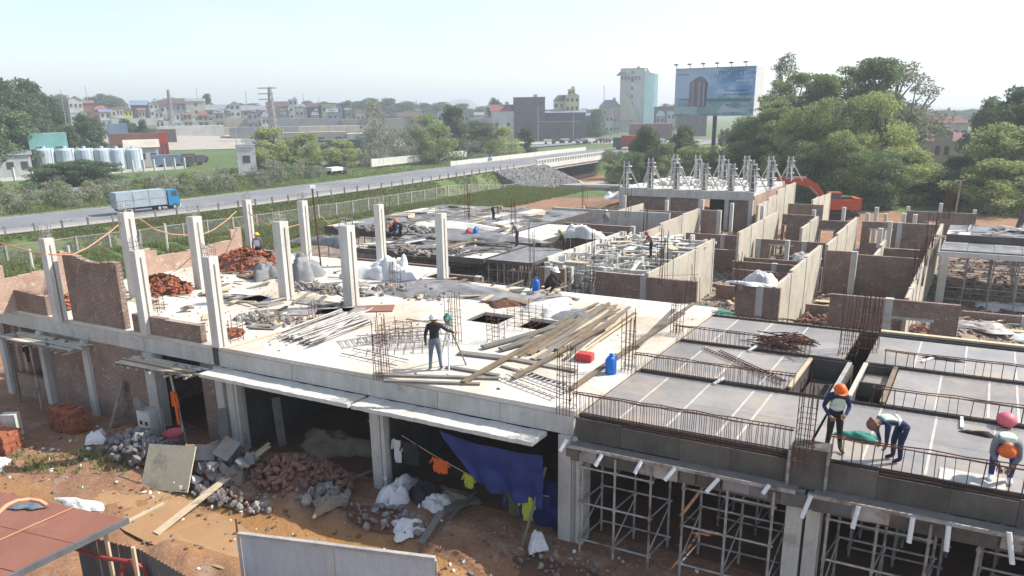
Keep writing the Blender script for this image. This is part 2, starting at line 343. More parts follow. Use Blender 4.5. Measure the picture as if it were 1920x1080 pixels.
def ground():
    rs = [3.5]
    while rs[-1] < 6500: rs.append(rs[-1]*(1.0125 if rs[-1] < 90 else 1.02 if rs[-1] < 450 else 1.12))
    th = np.radians(np.linspace(-75, 75, 430)); r = np.array(rs)
    X = np.outer(r, np.sin(th)); Y = np.outer(r, np.cos(th)); Z = TZ(X.ravel(), Y.ravel()).reshape(X.shape)
    nr, nt_ = X.shape; me = bpy.data.meshes.new('ground')
    idx = np.arange(nr*nt_).reshape(nr, nt_); f = np.stack([idx[:-1, :-1], idx[:-1, 1:], idx[1:, 1:], idx[1:, :-1]], -1).reshape(-1, 4)
    me.from_pydata(np.stack([X.ravel(), Y.ravel(), Z.ravel()], 1).tolist(), [], f[:, ::-1].tolist())
    me.polygons.foreach_set('use_smooth', [True]*len(f))
    x, y = X.ravel(), Y.ravel(); s = roadsd(x, y); inv = np.linalg.inv(np.stack([Ud, Vd], 1))
    a = inv[0, 0]*(x-O[0])+inv[0, 1]*(y-O[1]); b = inv[1, 0]*(x-O[0])+inv[1, 1]*(y-O[1]); n = fbm(x*.12, y*.12, 5)-.5
    site = smooth(-44, -37, a+8*n)*smooth(80, 66, b+14*n); front = smooth(-39, -34, a+4*n)
    gr = np.where(s > -8, 1-np.maximum(site, front*smooth(74, 60, b)), 1.0)
    al = (x-CH[0])*RN[0]+(y-CH[1])*RN[1]; ac = (x-CH[0])*RP[0]+(y-CH[1])*RP[1]
    dirt2 = smooth(14, 10, np.abs(al+1))*smooth(60, 45, np.abs(ac-30)); gr = gr*(1-dirt2)
    wet = wetf(a, b)
    dry = smooth(9.5, 16.5, s)*smooth(30, 17, s)
    col = np.stack([gr, np.clip(wet*1.2, 0, 1), dry, smooth(12.5, 16, b)*smooth(52, 44, b)], 1).astype(np.float32)
    ca = me.color_attributes.new('zone', 'FLOAT_COLOR', 'POINT'); ca.data.foreach_set('color', col.ravel())
    m, N, L, bs = nodes('ground'); v = pos(N); at_ = N.new('ShaderNodeAttribute'); at_.attribute_name = 'zone'
    sp_ = N.new('ShaderNodeSeparateColor'); L.new(at_.outputs['Color'], sp_.inputs[0])
    soil = mixc(N, L, ramp(N, L, noise(N, L, v, .35, 8, .65), .35, .66), (.36, .19, .10), (.22, .125, .08))
    soil = mixc(N, L, ramp(N, L, noise(N, L, v, 1.3, 8, .7), .52, .70), soil, (.36, .26, .185))
    soil = mixc(N, L, ramp(N, L, noise(N, L, v, 5, 5, .7), .58, .72), soil, (.40, .34, .27))
    soil = mixc(N, L, .45, soil, ramp(N, L, noise(N, L, v, 9, 5), .25, .7, (.35, .33, .3), (1, 1, 1)), 'MULTIPLY')
    yd = mixc(N, L, ramp(N, L, noise(N, L, v, 1.1, 8, .75), .4, .62), (.15, .10, .075), (.31, .25, .20)); soil = mixc(N, L, at_.outputs['Alpha'], soil, yd)
    gcol = mixc(N, L, ramp(N, L, noise(N, L, v, .05, 6), .38, .62), (.085, .135, .035), (.125, .16, .055))
    gcol = mixc(N, L, ramp(N, L, noise(N, L, v, .6, 6, .75), .45, .65), gcol, (.055, .085, .028))
    dr = mixc(N, L, ramp(N, L, noise(N, L, v, .25, 6), .45, .55), (.12, .16, .045), (.26, .22, .10))
    gcol = mixc(N, L, sp_.outputs[2], gcol, dr)
    gf = N.new('ShaderNodeMath'); gf.operation = 'ADD'; L.new(sp_.outputs[0], gf.inputs[0]); ms = N.new('ShaderNodeMath'); ms.operation = 'MULTIPLY_ADD'
    L.new(noise(N, L, v, .8, 6, .7), ms.inputs[0]); ms.inputs[1].default_value = .8; ms.inputs[2].default_value = -.4; L.new(ms.outputs[0], gf.inputs[1])
    col = mixc(N, L, ramp(N, L, gf.outputs[0], .42, .58), soil, gcol)
    wn = N.new('ShaderNodeMath'); wn.operation = 'MULTIPLY'; L.new(sp_.outputs[1], wn.inputs[0]); L.new(ramp(N, L, noise(N, L, v, .9, 4), .3, .42), wn.inputs[1])
    col = mixc(N, L, wn.outputs[0], col, (.34, .18, .07)); L.new(col, bs.inputs['Base Color'])
    rr = N.new('ShaderNodeMapRange'); L.new(wn.outputs[0], rr.inputs[0]); rr.inputs[3].default_value = .95; rr.inputs[4].default_value = .09; L.new(rr.outputs[0], bs.inputs['Roughness'])
    bp = N.new('ShaderNodeBump'); bp.inputs['Strength'].default_value = .75; bp.inputs['Distance'].default_value = .14; L.new(noise(N, L, v, 3, 8, .7), bp.inputs['Height']); L.new(bp.outputs[0], bs.inputs['Normal'])
    bs.inputs['Specular IOR Level'].default_value = .3
    me.materials.append(m); o = bpy.data.objects.new('ground', me); C.objects.link(o); o['kind'] = 'structure'; return o
ground()
mat('muddy_water', (.42, .26, .14), (.34, .20, .10), .4, .05, 0, spec=.5)
# ------------------------------------------------------------------ roads
def strip(name, off0, off1, dz, matn, k0=0, k1=None, base=-.5, kind='structure'):
    pts = RC[k0:k1]; mb = MB(); L_, R_ = [], []
    for i in range(len(pts)):
        d = pts[min(i+1, len(pts)-1)]-pts[max(i-1, 0)]; d = d/np.linalg.norm(d); n = np.array([d[1], -d[0]])
        L_.append((*(pts[i]+n*off0), base+dz)); R_.append((*(pts[i]+n*off1), base+dz))
    i0 = len(mb.v); mb.v += [q for pr in zip(L_, R_) for q in pr]
    for i in range(len(pts)-1): mb.f.append([i0+2*i, i0+2*i+1, i0+2*i+3, i0+2*i+2]); mb.m.append(0)
    o = mb.build(name, matn); o['kind'] = kind; return o
strip('road', -6.6, 6.6, 0, 'asphalt'); strip('road_shoulder', 6.6, 8.6, -.004, 'shoulder'); strip('road_edge_line', 5.9, 6.05, .004, 'line_paint'); strip('road_edge_line', -6.2, -6.05, .004, 'line_paint')
strip('road', -44, -35.5, -.45, 'asphalt', base=-.35, k1=80)
strip('kerb', -6.9, -6.6, .1, 'shoulder')
def offp(k, off):
    k0 = int(k); t = k-k0; p = RC[k0]*(1-t)+RC[k0+1]*t; d = RC[k0+1]-RC[k0]; d = d/np.linalg.norm(d); return np.array([p[0]+d[1]*off, p[1]-d[0]*off]), d
def along(off, step, s0=0, s1=1e9):
    """points every step metres along an offset of the road"""
    out = []; acc = 0; prev = None; nxt = s0
    for k in np.arange(0, len(RC)-1.01, .05):
        p, d = offp(k, off)
        if prev is not None:
            acc += np.linalg.norm(p-prev)
            if acc >= nxt and acc <= s1: out.append((p, d)); nxt += step
        prev = p
    return out
# ------------------------------------------------------------------ concrete building, left block
S = 3.8
bld = thing('concrete_building', 'unfinished pale concrete building frame with a sunlit slab over dark open bays', 'building', P(0, 0, 0))
H1, H2 = (-7.3, -5.9, 6.0, 7.3), (-5.3, -4.1, 6.0, 7.3)
def slab_cells(a0, a1, b0, b1, holes):
    xs = sorted({a0, a1, *[h[0] for h in holes], *[h[1] for h in holes]}); ys = sorted({b0, b1, *[h[2] for h in holes], *[h[3] for h in holes]}); mb = MB()
    for i in range(len(xs)-1):
        for j in range(len(ys)-1):
            if any(h[0] <= xs[i] < h[1] and h[2] <= ys[j] < h[3] for h in holes): continue
            mb.ob(xs[i], xs[i+1], ys[j], ys[j+1], 3.66, S)
    return mb
slab_cells(-25.4, .28, .0, 13.3, (H1, H2, (-25.4, -24.1, .0, 3.2), (-13.6, .28, 11.4, 13.3))).build('floor_slab', 'slab_top', bld)
m = MB()
for h in (H1, H2): m.ob(h[0], h[1], h[2], h[3], 3.05, 3.15)
m.build('well_floor', 'concrete_side', bld)
m = MB()   # facade beam in segments with pour joints
xs = [-25.4, -20.3, -16.2, -12.4, -9.3, -6.2, -3.9, -1.9, .25]
for i in range(len(xs)-1):
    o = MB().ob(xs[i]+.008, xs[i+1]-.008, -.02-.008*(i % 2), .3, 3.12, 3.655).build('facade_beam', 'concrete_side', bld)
MB().ob(-12.72, -12.5, -.05, .2, 3.15, 3.78).build('steel_shutter', 'dark_metal', bld)
# light well upstand beams, thickened strips on the slab
m = MB(); m.ob(-9.2, -7.2, 5.2, 7.6, S, S+.05); m.build('raised_strip', 'slab_top', bld)
# canopies
def canopy(a0, a1, z, n, dep=.78, ragged=.012):
    rd = random.Random(int(a0*10)); mb = MB(); k = n
    for i in range(k):
        x0 = a0+(a1-a0)*i/k; x1 = a0+(a1-a0)*(i+1)/k; e = rd.uniform(-ragged, ragged)
        mb.ob(x0, x1, -dep+e, -.03, z+.02, z+.14+rd.uniform(-.012, .012))
    return mb
canopy(-12.55, -6.42, 2.95, 24).build('canopy_slab', 'concrete', bld)
canopy(-6.3, -.5, 2.95, 24).build('canopy_slab', 'concrete', bld)
# ground floor columns, party walls and rear wall
for a, wd in ((-25.1, .3), (-22.4, .26), (-19.6, .3), (-16.05, .42), (-12.55, .34), (-12.05, .3), (-6.1, .34), (.05, .36)):
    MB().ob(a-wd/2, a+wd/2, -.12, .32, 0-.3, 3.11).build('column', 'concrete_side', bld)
for a in (-6.1, .05, -12.3):
    MB().ob(a+.2 if a > -12 else a+.42, a+.32 if a > -12 else a+.55, -.1, .1, -.2, 3.1).build('column_nib', 'concrete_side', bld)
for a in (-24.5, -18.2, -12.3, -6.1, .05):
    MB().ob(a-.11, a+.11, .34, 11.1, -.1, 3.65).build('party_wall', 'dark_wall' if a > -13 else 'brick_v_sunlit', bld)  # dark tone on the right bay walls stands in for interior shade
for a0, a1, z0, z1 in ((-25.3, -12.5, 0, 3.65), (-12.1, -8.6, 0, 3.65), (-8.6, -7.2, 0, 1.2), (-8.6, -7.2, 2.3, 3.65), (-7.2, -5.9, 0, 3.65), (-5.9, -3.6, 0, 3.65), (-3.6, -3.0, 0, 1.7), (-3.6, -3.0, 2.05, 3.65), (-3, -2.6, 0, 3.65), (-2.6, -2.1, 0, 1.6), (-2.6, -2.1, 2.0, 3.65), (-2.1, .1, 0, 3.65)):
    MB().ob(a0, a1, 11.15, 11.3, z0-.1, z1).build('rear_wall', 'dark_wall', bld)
# facade masonry on the ground floor
for a0, a1, z0, z1 in ((-21.9, -16.3, 0, 3.1), (-13.5, -12.75, 0, 3.1), (-24.6, -22.6, 0, 1.0), (-25.3, -24.9, 0, 3.1)):
    MB().ob(a0, a1, 0, .2, z0-.2, z1).build('brick_panel', 'brick_u_shaded', bld)
MB().ob(-24.9, -24.7, .25, 5, 0, 3.1).build('brick_panel', 'brick_v_sunlit', bld)
# parapet walls on the slab (brick)
def ragged_wall(name, a0, a1, b0, b1, z0, tops, m, parent, along_a=True, t=.2):
    mb = MB(); n = len(tops)
    for i in range(n):
        f0, f1 = i/n, (i+1)/n
        if along_a: mb.ob(a0+(a1-a0)*f0, a0+(a1-a0)*f1, b0, b0+t, z0, z0+tops[i])
        else: mb.ob(a0, a0+t, b0+(b1-b0)*f0, b0+(b1-b0)*f1, z0, z0+tops[i])
    return mb.build(name, m, parent)
w1 = tag(ragged_wall('brick_wall', -20.2, -17.2, .04, .24, S, [2.62, 2.62, 2.6, 2.57, 2.5, 2.46, 2.42, 2.4, 2.4, 2.4, 2.46, 2.46, 2.5, 2.5], 'brick_u_shaded', None, t=.2), 'tall broken brown brick wall between the two left columns on the slab edge', 'wall')
tag(ragged_wall('brick_wall', -16.75, -13.3, .04, .24, S, [.66]*5+[.63]*5, 'brick_u_shaded', None), 'low brown brick parapet right of the tall broken brick wall', 'wall')
tag(ragged_wall('brick_wall', -25.0, -21.75, .04, .24, S, [.9, .9, .86, .83, .8, .78], 'brick_u_shaded', None), 'low brown brick parapet at the far left slab edge', 'wall')
def vwall(px0, py0, px1, py1, tops, label, base=S):
    q0, q1 = at(px0, py0, base), at(px1, py1, base); n = len(tops); mb = MB()
    d = (q1-q0); L_ = d.length; ang = math.atan2(d.y, d.x)
    for i in range(n):
        c = q0+d*((i+.5)/n); mb.box((c.x, c.y, base+tops[i]/2), (L_/n+.001, .2, tops[i]), ang)
    return tag(mb.build('brick_wall', 'brick_v_sunlit'), label, 'wall')
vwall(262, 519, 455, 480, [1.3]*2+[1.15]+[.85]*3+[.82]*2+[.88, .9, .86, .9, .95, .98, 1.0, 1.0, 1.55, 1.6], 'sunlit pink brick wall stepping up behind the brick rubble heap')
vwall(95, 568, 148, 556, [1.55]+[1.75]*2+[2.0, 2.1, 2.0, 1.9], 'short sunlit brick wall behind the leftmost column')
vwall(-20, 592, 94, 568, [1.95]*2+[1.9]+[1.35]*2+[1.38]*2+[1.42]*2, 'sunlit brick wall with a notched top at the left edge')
tag(MB().box((*at(487, 492, S).xy, S+.35), (2.0, .2, .7), UA).build('brick_wall', 'brick_u_shaded'), 'low brown brick wall under the worker in the white vest', 'wall')
# upper columns
def column(px, py, top, w_, label, rb=8, starter=.42):
    q = at(px, py, S); t = thing('concrete_column', label, 'column', q, 'concrete columns standing on the slab'); a, b = AB(q)
    h = w_/2; zt = S+top
    MB().ob(a-h, a+h, b, b+w_, S, zt).build('shaft', 'concrete', t)
    MB().ob(a+h-.02, a+h+.012, b+w_*.42, b+w_*.55, S, zt-.25).build('joint_strip', 'timber_grey', t)
    rd = random.Random(int(px)); bars = MB().tube([(0, 0, 0), (0, 0, 1)], .012, 5).mesh('rebar', 'steel')
    for i in range(rb):
        u = (i % 4)/3*.8+.1; v = (i//4)*.8+.1; g = P(a-h+w_*u, b+w_*v, zt)
        inst('rebar', bars, g, (rd.uniform(-.06, .06), rd.uniform(-.06, .06), 0), (1, 1, starter*rd.uniform(.7, 1.25)), t)
    m = MB()
    for z in (.12, .28):
        c = [P(a-h*.8, b+w_*.1, zt+z), P(a+h*.8, b+w_*.1, zt+z), P(a+h*.8, b+w_*.9, zt+z), P(a-h*.8, b+w_*.9, zt+z)]; m.tube(c+[c[0]], .008, 4)
    m.build('stirrup', 'steel', t); return t
for c in ((105, 603, 3.2, .34, 'leftmost concrete column beside the left parapet'), (270, 628, 3.05, .34, 'front column at the right end of the tall brick wall'),
          (405, 652, 3.1, .34, 'front corner column beside the low brick parapet'), (250, 562, 3.7, .42, 'wide column just behind the tall brick wall'),
          (372, 542, 3.25, .42, 'column between the two broken brick heaps'), (531, 563, 3.3, .42, 'column standing left of the grey rod bundles'),
          (653, 576, 3.3, .42, 'column with a caged top behind the rod bundles'), (826, 525, 3.1, .36, 'lone column beside the brown wall and tarpaulin'),
          (467, 470, 2.9, .34, 'back column left of the worker in a white vest'), (572, 497, 3.3, .34, 'back column beside the rusty pole'), (712, 497, 3.1, .34, 'back column behind the white sacks')):
    column(*c)
# ------------------------------------------------------------------ canopies with timber over the left doors
def timber_canopy(a0, a1, z, label, seed):
    rd = random.Random(seed); t = thing('timber_canopy', label, 'canopy', P(a0, -.5, z)); n = 9
    for i in range(n):
        b = -.9+i*.1; MB().beam(P(a0+rd.uniform(-.25, .12), b, z+rd.uniform(0, .03)), P(a1+rd.uniform(-.15, .35), b+rd.uniform(-.05, .05), z+.02+rd.uniform(0, .04)), .095, .035).build('board', rd.choice(['timber_grey', 'timber_pale', 'concrete', 'concrete']), t)
    for i in range(10):
        a = a0+(a1-a0)*i/9; MB().beam(P(a, -.98+rd.uniform(-.08, .1), z-.06), P(a, -.05, z-.06), .06, .06).build('joist', 'steel_pale', t)
    for k in range(5):
        MB().rock(P(rd.uniform(a0+.5, a1), rd.uniform(-.8, -.2), z+.06), .12, rd).build('rubble_lump', 'rubble', t)
timber_canopy(-23.6, -19.3, 2.92, 'weathered board canopy over the leftmost brick bay', 3)
timber_canopy(-16.5, -13.1, 2.92, 'rough board canopy over the narrow doorway', 5)
# props and clutter in the doorway
def pole(p, q, r, m, label, cat='pole', name='prop_pole', group=None, n=6):
    return tag(MB().tube([p, q], r, n).build(name, m), label, cat, group)
pole(P(-14.9, -.7, 0), P(-14.85, -.7, 2.9), .045, 'steel_pale', 'pale prop pole in front of the dark doorway')
pole(P(-13.7, -.7, 0), P(-13.9, -.8, 2.9), .04, 'steel_pale', 'thin prop right of the dark doorway hung with cloth')
pole(P(-23.5, -.6, 0), P(-23.5, -.6, 2.9), .04, 'timber_grey', 'left prop under the leftmost canopy')
pole(P(-21.9, -.7, 0), P(-21.9, -.7, 2.9), .04, 'steel', 'right prop under the leftmost canopy')
# low concrete block with two holes beside the door
t = thing('concrete_block', 'pale hollow concrete block standing beside the dark doorway', 'block', P(-15.4, -.8, 0))
MB().ob(-15.75, -15.1, -.95, -.45, 0, 1.25).build('body', 'concrete', t); MB().ob(-15.62, -15.5, -.962, -.9, .75, .9).build('hole', 'brick_hole', t); MB().ob(-15.35, -15.23, -.962, -.9, .75, .9).build('hole', 'brick_hole', t)
# ------------------------------------------------------------------ cloth things
def cloth(name, label, cat, m, p00, p10, p01, p11, sag=.1, wr=.05, nu=14, nv=10, seed=1, group=None, th=.012):
    a, b, c, d = [Vector(x) for x in (p00, p10, p01, p11)]; mb = MB(); nrm = (b-a).cross(c-a).normalized()
    def fn(u, v):
        q = a*(1-u)*(1-v)+b*u*(1-v)+c*(1-u)*v+d*u*v; q = q+Vector((0, 0, -sag*4*u*(1-u)))
        w_ = (float(fbm(np.array([u*5+seed]), np.array([v*4]), seed)[0])-.5)*2*wr + wr*.6*math.sin(u*17+seed+v*3)*(.3+v); return q+nrm*w_
    mb.sheet(fn, nu, nv); n0 = len(mb.v); mb.v += [tuple(Vector(x)-nrm*th) for x in mb.v]; nf = len(mb.f)
    for k in range(nf): mb.f.append([n0+x for x in mb.f[k]][::-1]); mb.m.append(0)
    o = mb.build(name, m, None, True); return tag(o, label, cat, group)
def heap_cloth(name, label, cat, m, c, rx, ry, h, seed, ang=0, group=None):
    """crumpled sheet or sack lying in a heap"""
    mb = MB(); ca, sa = math.cos(ang), math.sin(ang)
    def fn(u, v):
        r0 = v; th = u*2*math.pi; x, y = math.cos(th)*r0*1.15, math.sin(th)*r0*1.15; r = min(1, r0)
        n1 = float(fbm(np.array([x*1.8+seed*3.1]), np.array([y*1.8+seed]), seed)[0]); n2 = float(fbm(np.array([x*5+seed]), np.array([y*5]), seed+5)[0])
        k = 1+.5*(n1-.5)+.28*math.sin(3*th+seed)*r0+.12*math.sin(7*th+seed)*r0; X, Y = x*rx*k, y*ry*k; z = max(0, 1-r**3.2)*h*.85*(.25+n1*1.2)+(n2-.5)*h*.45*(1-r**4)
        return (c[0]+X*ca-Y*sa, c[1]+X*sa+Y*ca, c[2]+max(.0, z)+.01)
    mb.sheet(fn, 30, 10); return tag(mb.build(name, m, None, True), label, cat, group)
cloth('tarpaulin', 'large navy blue tarpaulin slung under the canopy over the right bay', 'tarpaulin', 'navy_tarp', P(-3.75, -.2, 2.55), P(-.25, -.75, 2.75), P(-2.3, -.5, 1.35), P(-.15, -.75, 1.3), .12, .1, 22, 14, 4)
cloth('tarpaulin', 'lower navy blue tarpaulin hanging behind the drying clothes', 'tarpaulin', 'navy_tarp', P(-2.2, .35, 1.6), P(-.2, .15, 1.5), P(-2.0, .3, .35), P(-.3, .1, .05), .05, .12, 18, 12, 9)
ln = [P(-5.3, .1, 1.95), P(-4.2, 0, 1.62), P(-2.9, -.25, 1.42), P(-1.6, -.5, 1.3), P(-.15, -.55, 1.5)]
tag(MB().tube(ln, .012, 4).build('clothes_line', 'timber_pale'), 'sagging clothes line strung across the right bay', 'line')
def hung(a, b, z, wd, h, m, label, seed, name='shirt'):
    t = thing(name, label, 'clothing', P(a, b, z))
    o = cloth('panel', '', '', m, P(a-wd/2, b, z), P(a+wd/2, b-.05, z-.02), P(a-wd*.42, b+.05, z-h), P(a+wd*.45, b, z-h*.92), .02, .045, 8, 8, seed)
    for k in ('label', 'category'): del o[k]
    g = Vector(o['_org']); o.parent = t; o.location = g-Vector(t['_org']); o.name = 'cloth_body'
    o = MB().beam(P(a+wd*.4, b-.02, z-.05), P(a+wd*.62, b, z-h*.45), .09, .03).build('sleeve', m, t); MB().beam(P(a-wd*.4, b-.02, z-.05), P(a-wd*.62, b, z-h*.45), .09, .03).build('sleeve', m, t)
hung(-3.85, -.08, 1.6, .55, .5, 'orange_cloth', 'bright orange shirt drying on the line in the right bay', 2)
hung(-2.75, -.28, 1.42, .35, .45, 'lime_cloth', 'small lime yellow top drying left of the blue tarpaulin', 3)
hung(-.75, -.6, 1.42, .38, .8, 'lime_cloth', 'lime yellow shirt hanging low near the right column', 5)
hung(-1.2, -.55, 1.36, .4, .72, 'olive_cloth', 'dark olive trousers hanging beside the lime shirt', 6, 'trousers')
hung(-4.95, .02, 1.85, .6, .8, 'black_cloth', 'black jacket hanging near the middle column', 7, 'jacket')
hung(-5.45, .05, 1.85, .3, .85, 'white_cloth', 'white shirt hanging against the middle column', 8)
hung(-5.25, -.75, 1.0, .1, .1, 'white_cloth', 'tiny white rag caught below the black jacket', 9, 'rag')
hung(-22.8, -.4, 2.6, .3, .75, 'black_cloth', 'black garment hanging in the leftmost bay', 11, 'jacket')
for i, (a, b, z, rx, ry, h, m, lb) in enumerate(((-5.0, -.55, .15, .35, .75, .6, 'white_cloth', 'white sheet trailing down beside the middle column'), (-3.75, -.5, .1, .38, .45, .4, 'white_cloth', 'crumpled white bag right of the trailing white sheet'),
        (-4.35, -.2, .25, .5, .45, .55, 'black_cloth', 'black cloth heap between the two white cloths'), (-3.9, .2, .1, .8, .5, .35, 'tan_cloth', 'flat grey mat under the clothes line'),
        (-9.4, 1.6, .1, 1.35, .7, .8, 'tan_cloth', 'draped tan and green sheet inside the middle bay'), (-16.5, -1.9, .05, .32, .3, .5, 'white_cloth', 'small white sack on dirt before the brown brick wall'),
        (-14.1, -1.9, .5, .4, .3, .35, 'white_cloth', 'pale torn bag lying on the grey rubble'), (-18.3, -4.2, .1, .55, .35, .3, 'white_cloth', 'white rags beside the stacked bricks at left'),
        (-13.1, -4.6, .05, .8, .3, .22, 'white_cloth', 'white cloth strip lying on the sunlit orange ground'), (-3.6, -1.9, .05, .4, .35, .3, 'white_cloth', 'white plastic scraps in front of the right bay'),
        (-6.35, -1.7, .25, .3, .55, .4, 'tan_cloth', 'torn cement sack at the end of the brick debris'), (-.35, -.75, .15, .2, .3, .55, 'white_cloth', 'white bundle at the foot of the corner column'))):
    q = P(a, b, 0); zz = max(0, tz(q)); heap_cloth('cloth_heap' if 'sack' not in lb and 'bag' not in lb else 'sack', lb, 'cloth' if 'sack' not in lb and 'bag' not in lb else 'sack', m, (q.x, q.y, zz-.05+z*.5), rx, ry, h, i+3, UA)
heap_cloth('sack', 'big white plastic sack heap left of the lone columns on the slab', 'sack', 'white_cloth', (*at(700, 517, S).xy, S), 1.5, .8, .95, 21, UA)
heap_cloth('sack', 'leaning pale sack beside the rusty bars on the slab', 'sack', 'white_cloth', (*at(745, 520, S).xy, S), .6, .7, 1.3, 22, UA)
heap_cloth('cloth_heap', 'dark bundle of bags behind the left columns', 'cloth', 'grey_cloth', (*at(573, 520, S).xy, S), .7, .8, 1.25, 23, UA)
heap_cloth('cloth_heap', 'small dark bundle right of the red brick heap', 'cloth', 'grey_cloth', (*at(496, 522, S).xy, S), .5, .5, .9, 24, UA)
heap_cloth('cloth_heap', 'rusty brown rag heap on the back of the slab', 'cloth', 'rust', (*at(938, 572, S).xy, S), .6, .35, .3, 25, UA)
heap_cloth('tarpaulin', 'crumpled pale tarpaulin beside the squatting worker', 'tarpaulin', 'concrete', (*at(1032, 580, S).xy, S), 1.2, .8, .35, 26, VA)
heap_cloth('tarpaulin', 'flat grey tarpaulin spread in front of the lone column', 'tarpaulin', 'grey_tarp', (*at(852, 546, S).xy, S), 3.3, 1.2, .22, 27, UA)
heap_cloth('tarpaulin', 'folded grey tarpaulin left of the plank stack', 'tarpaulin', 'grey_tarp', (*at(1085, 592, S).xy, S), .9, .7, .2, 28, UA)
heap_cloth('safety_net', 'green safety net lying along the back edge of the slab', 'net', 'green_net', (*at(1290, 570, 3.5).xy, 3.2), 2.0, .6, .25, 29, UA)
heap_cloth('cloth_heap', 'small teal jacket on the plywood beside the standing worker', 'cloth', 'green_net', (*at(1612, 820, 3.66).xy, 3.66), .38, .2, .14, 30, UA)
# ------------------------------------------------------------------ brick and rubble piles
def brick_mesh(mn='red_brick'):
    mb = MB().box((0, 0, .05), (.22, .105, .1), 0, 0)
    for x in (-.028, .028):
        for z in (.028, .072): mb.box((0, x, z), (.2215, .022, .022), 0, 1)
    return mb.mesh('brick', [mn, 'brick_hole'])
BR, BD = brick_mesh(), brick_mesh('dusty_brick')
def brick_pile(label, c, rx, ry, h, n, ang, me, seed, group=None, under='dusty_brick', sc=1.0):
    rd = random.Random(seed); t = thing('brick_pile', label, 'brick pile', c, group); mb = MB()
    def fn(u, v):
        r_ = v; th = u*2*math.pi; k = 1+.15*math.sin(3*th+seed); x, y = math.cos(th)*rx*r_*k*.9, math.sin(th)*ry*r_*k*.9; z = h*(1-r_**1.6)*.9-.06
        return (c[0]+x*math.cos(ang)-y*math.sin(ang), c[1]+x*math.sin(ang)+y*math.cos(ang), c[2]+z)
    mb.sheet(fn, 20, 5); mb.build('rubble_core', under, t, kind='stuff')
    for i in range(n):
        th = rd.uniform(0, 6.283); r_ = rd.random()**.6; x, y = math.cos(th)*rx*r_, math.sin(th)*ry*r_
        z = h*(1-r_**1.6)*.9+rd.uniform(-.02, .06)
        inst('brick', me, (c[0]+x*math.cos(ang)-y*math.sin(ang), c[1]+x*math.sin(ang)+y*math.cos(ang), c[2]+max(0, z)), (rd.uniform(-.7, .7), rd.uniform(-.7, .7), rd.uniform(0, 6.28)), sc*rd.uniform(.75, 1.1), t)
    return t
brick_pile('heap of broken red bricks behind the column at left', at(305, 545, S), 1.6, .9, .75, 190, UA, BR, 1)
brick_pile('long heap of orange bricks below the worker in white vest', at(465, 502, S), 2.3, 1.4, 1.05, 250, UA, BR, 2)
brick_pile('few loose bricks behind the leftmost column', at(135, 575, S), .8, .6, .5, 60, UA, BR, 3)
brick_pile('scattered red brick crumbs near the front corner column', at(432, 628, S), .55, .4, .1, 26, UA, BR, 4)
brick_pile('spill of dusty broken bricks in front of the middle bay', Vector((*P(-8.3, -1.0).xy, tz(P(-8.3, -1.0))-.05)), 1.9, 1.0, .75, 290, UA, BD, 5, sc=1.05)
def chunk_pile(label, c, rx, ry, h, n, rmin, rmax, m, seed, ang=0, cat='rubble pile'):
    rd = random.Random(seed); t = thing('rubble_pile', label, cat, c); ms = [MB().rock((0, 0, 0), 1, rd).mesh('rubble_lump', m) for _ in range(5)]
    mb = MB()
    def fn(u, v):
        r_ = v; th = u*2*math.pi; x, y = math.cos(th)*rx*r_*.9, math.sin(th)*ry*r_*.9
        return (c[0]+x*math.cos(ang)-y*math.sin(ang), c[1]+x*math.sin(ang)+y*math.cos(ang), c[2]+h*(1-r_**1.6)*.85-.05)
    mb.sheet(fn, 18, 5).build('rubble_core', 'mud' if c[2] < 1.5 else m, t, kind='stuff')
    for i in range(n):
        th = rd.uniform(0, 6.283); r_ = rd.random()**.6; x, y = math.cos(th)*rx*r_, math.sin(th)*ry*r_; r = rmin+(rmax-rmin)*rd.random()**2
        inst('rubble_lump', rd.choice(ms), (c[0]+x*math.cos(ang)-y*math.sin(ang), c[1]+x*math.sin(ang)+y*math.cos(ang), c[2]+h*(1-r_**1.6)*.85+r*.2), (rd.uniform(0, 6), rd.uniform(0, 6), rd.uniform(0, 6)), r, t)
    return t
def gp(a, b, dz=0): q = P(a, b); return Vector((q.x, q.y, tz(q)+dz))
chunk_pile('heap of blue grey broken stone in front of the doorway', gp(-14.4, -1.75), 1.7, .85, .75, 260, .07, .2, 'rubble_grey', 11, UA)
chunk_pile('heap of broken concrete slabs beside the leaning pale board', gp(-11.2, -1.5), 1.3, 1.0, .95, 90, .14, .42, 'rubble', 12, UA)
chunk_pile('low spill of concrete crumbs below the slab debris', gp(-9.6, -2.4), 2.2, .5, .15, 150, .05, .2, 'rubble', 13, UA)
chunk_pile('scattered stones left of the middle ground floor column', gp(-6.9, -1.5), .9, .6, .25, 60, .07, .26, 'rubble', 14, UA)
chunk_pile('stony rubble in front of the drying clothes', gp(-4.4, -1.7), 1.5, .6, .18, 80, .04, .16, 'rubble', 15, UA)
chunk_pile('scattered rubble before the scaffold towers', gp(.6, -1.4), 3.2, .9, .12, 130, .03, .12, 'rubble', 16, UA)
chunk_pile('rubble heap between the pale party walls', gp(-3.9, 21.5), 1.2, 1.6, .95, 120, .1, .3, 'rubble', 17, VA)
chunk_pile('crumbled mortar and stones on the slab beside the pale board', at(505, 600, S), 1.6, .8, .14, 130, .04, .18, 'rubble', 18, UA)
chunk_pile('mixed debris along the back of the slab by the rod bundles', at(610, 545, S), 2.4, .8, .15, 160, .04, .2, 'rubble', 19, UA)
chunk_pile('dusty debris behind the caged column', at(770, 548, S), 2.2, 1.2, .12, 120, .04, .17, 'rubble', 20, UA)
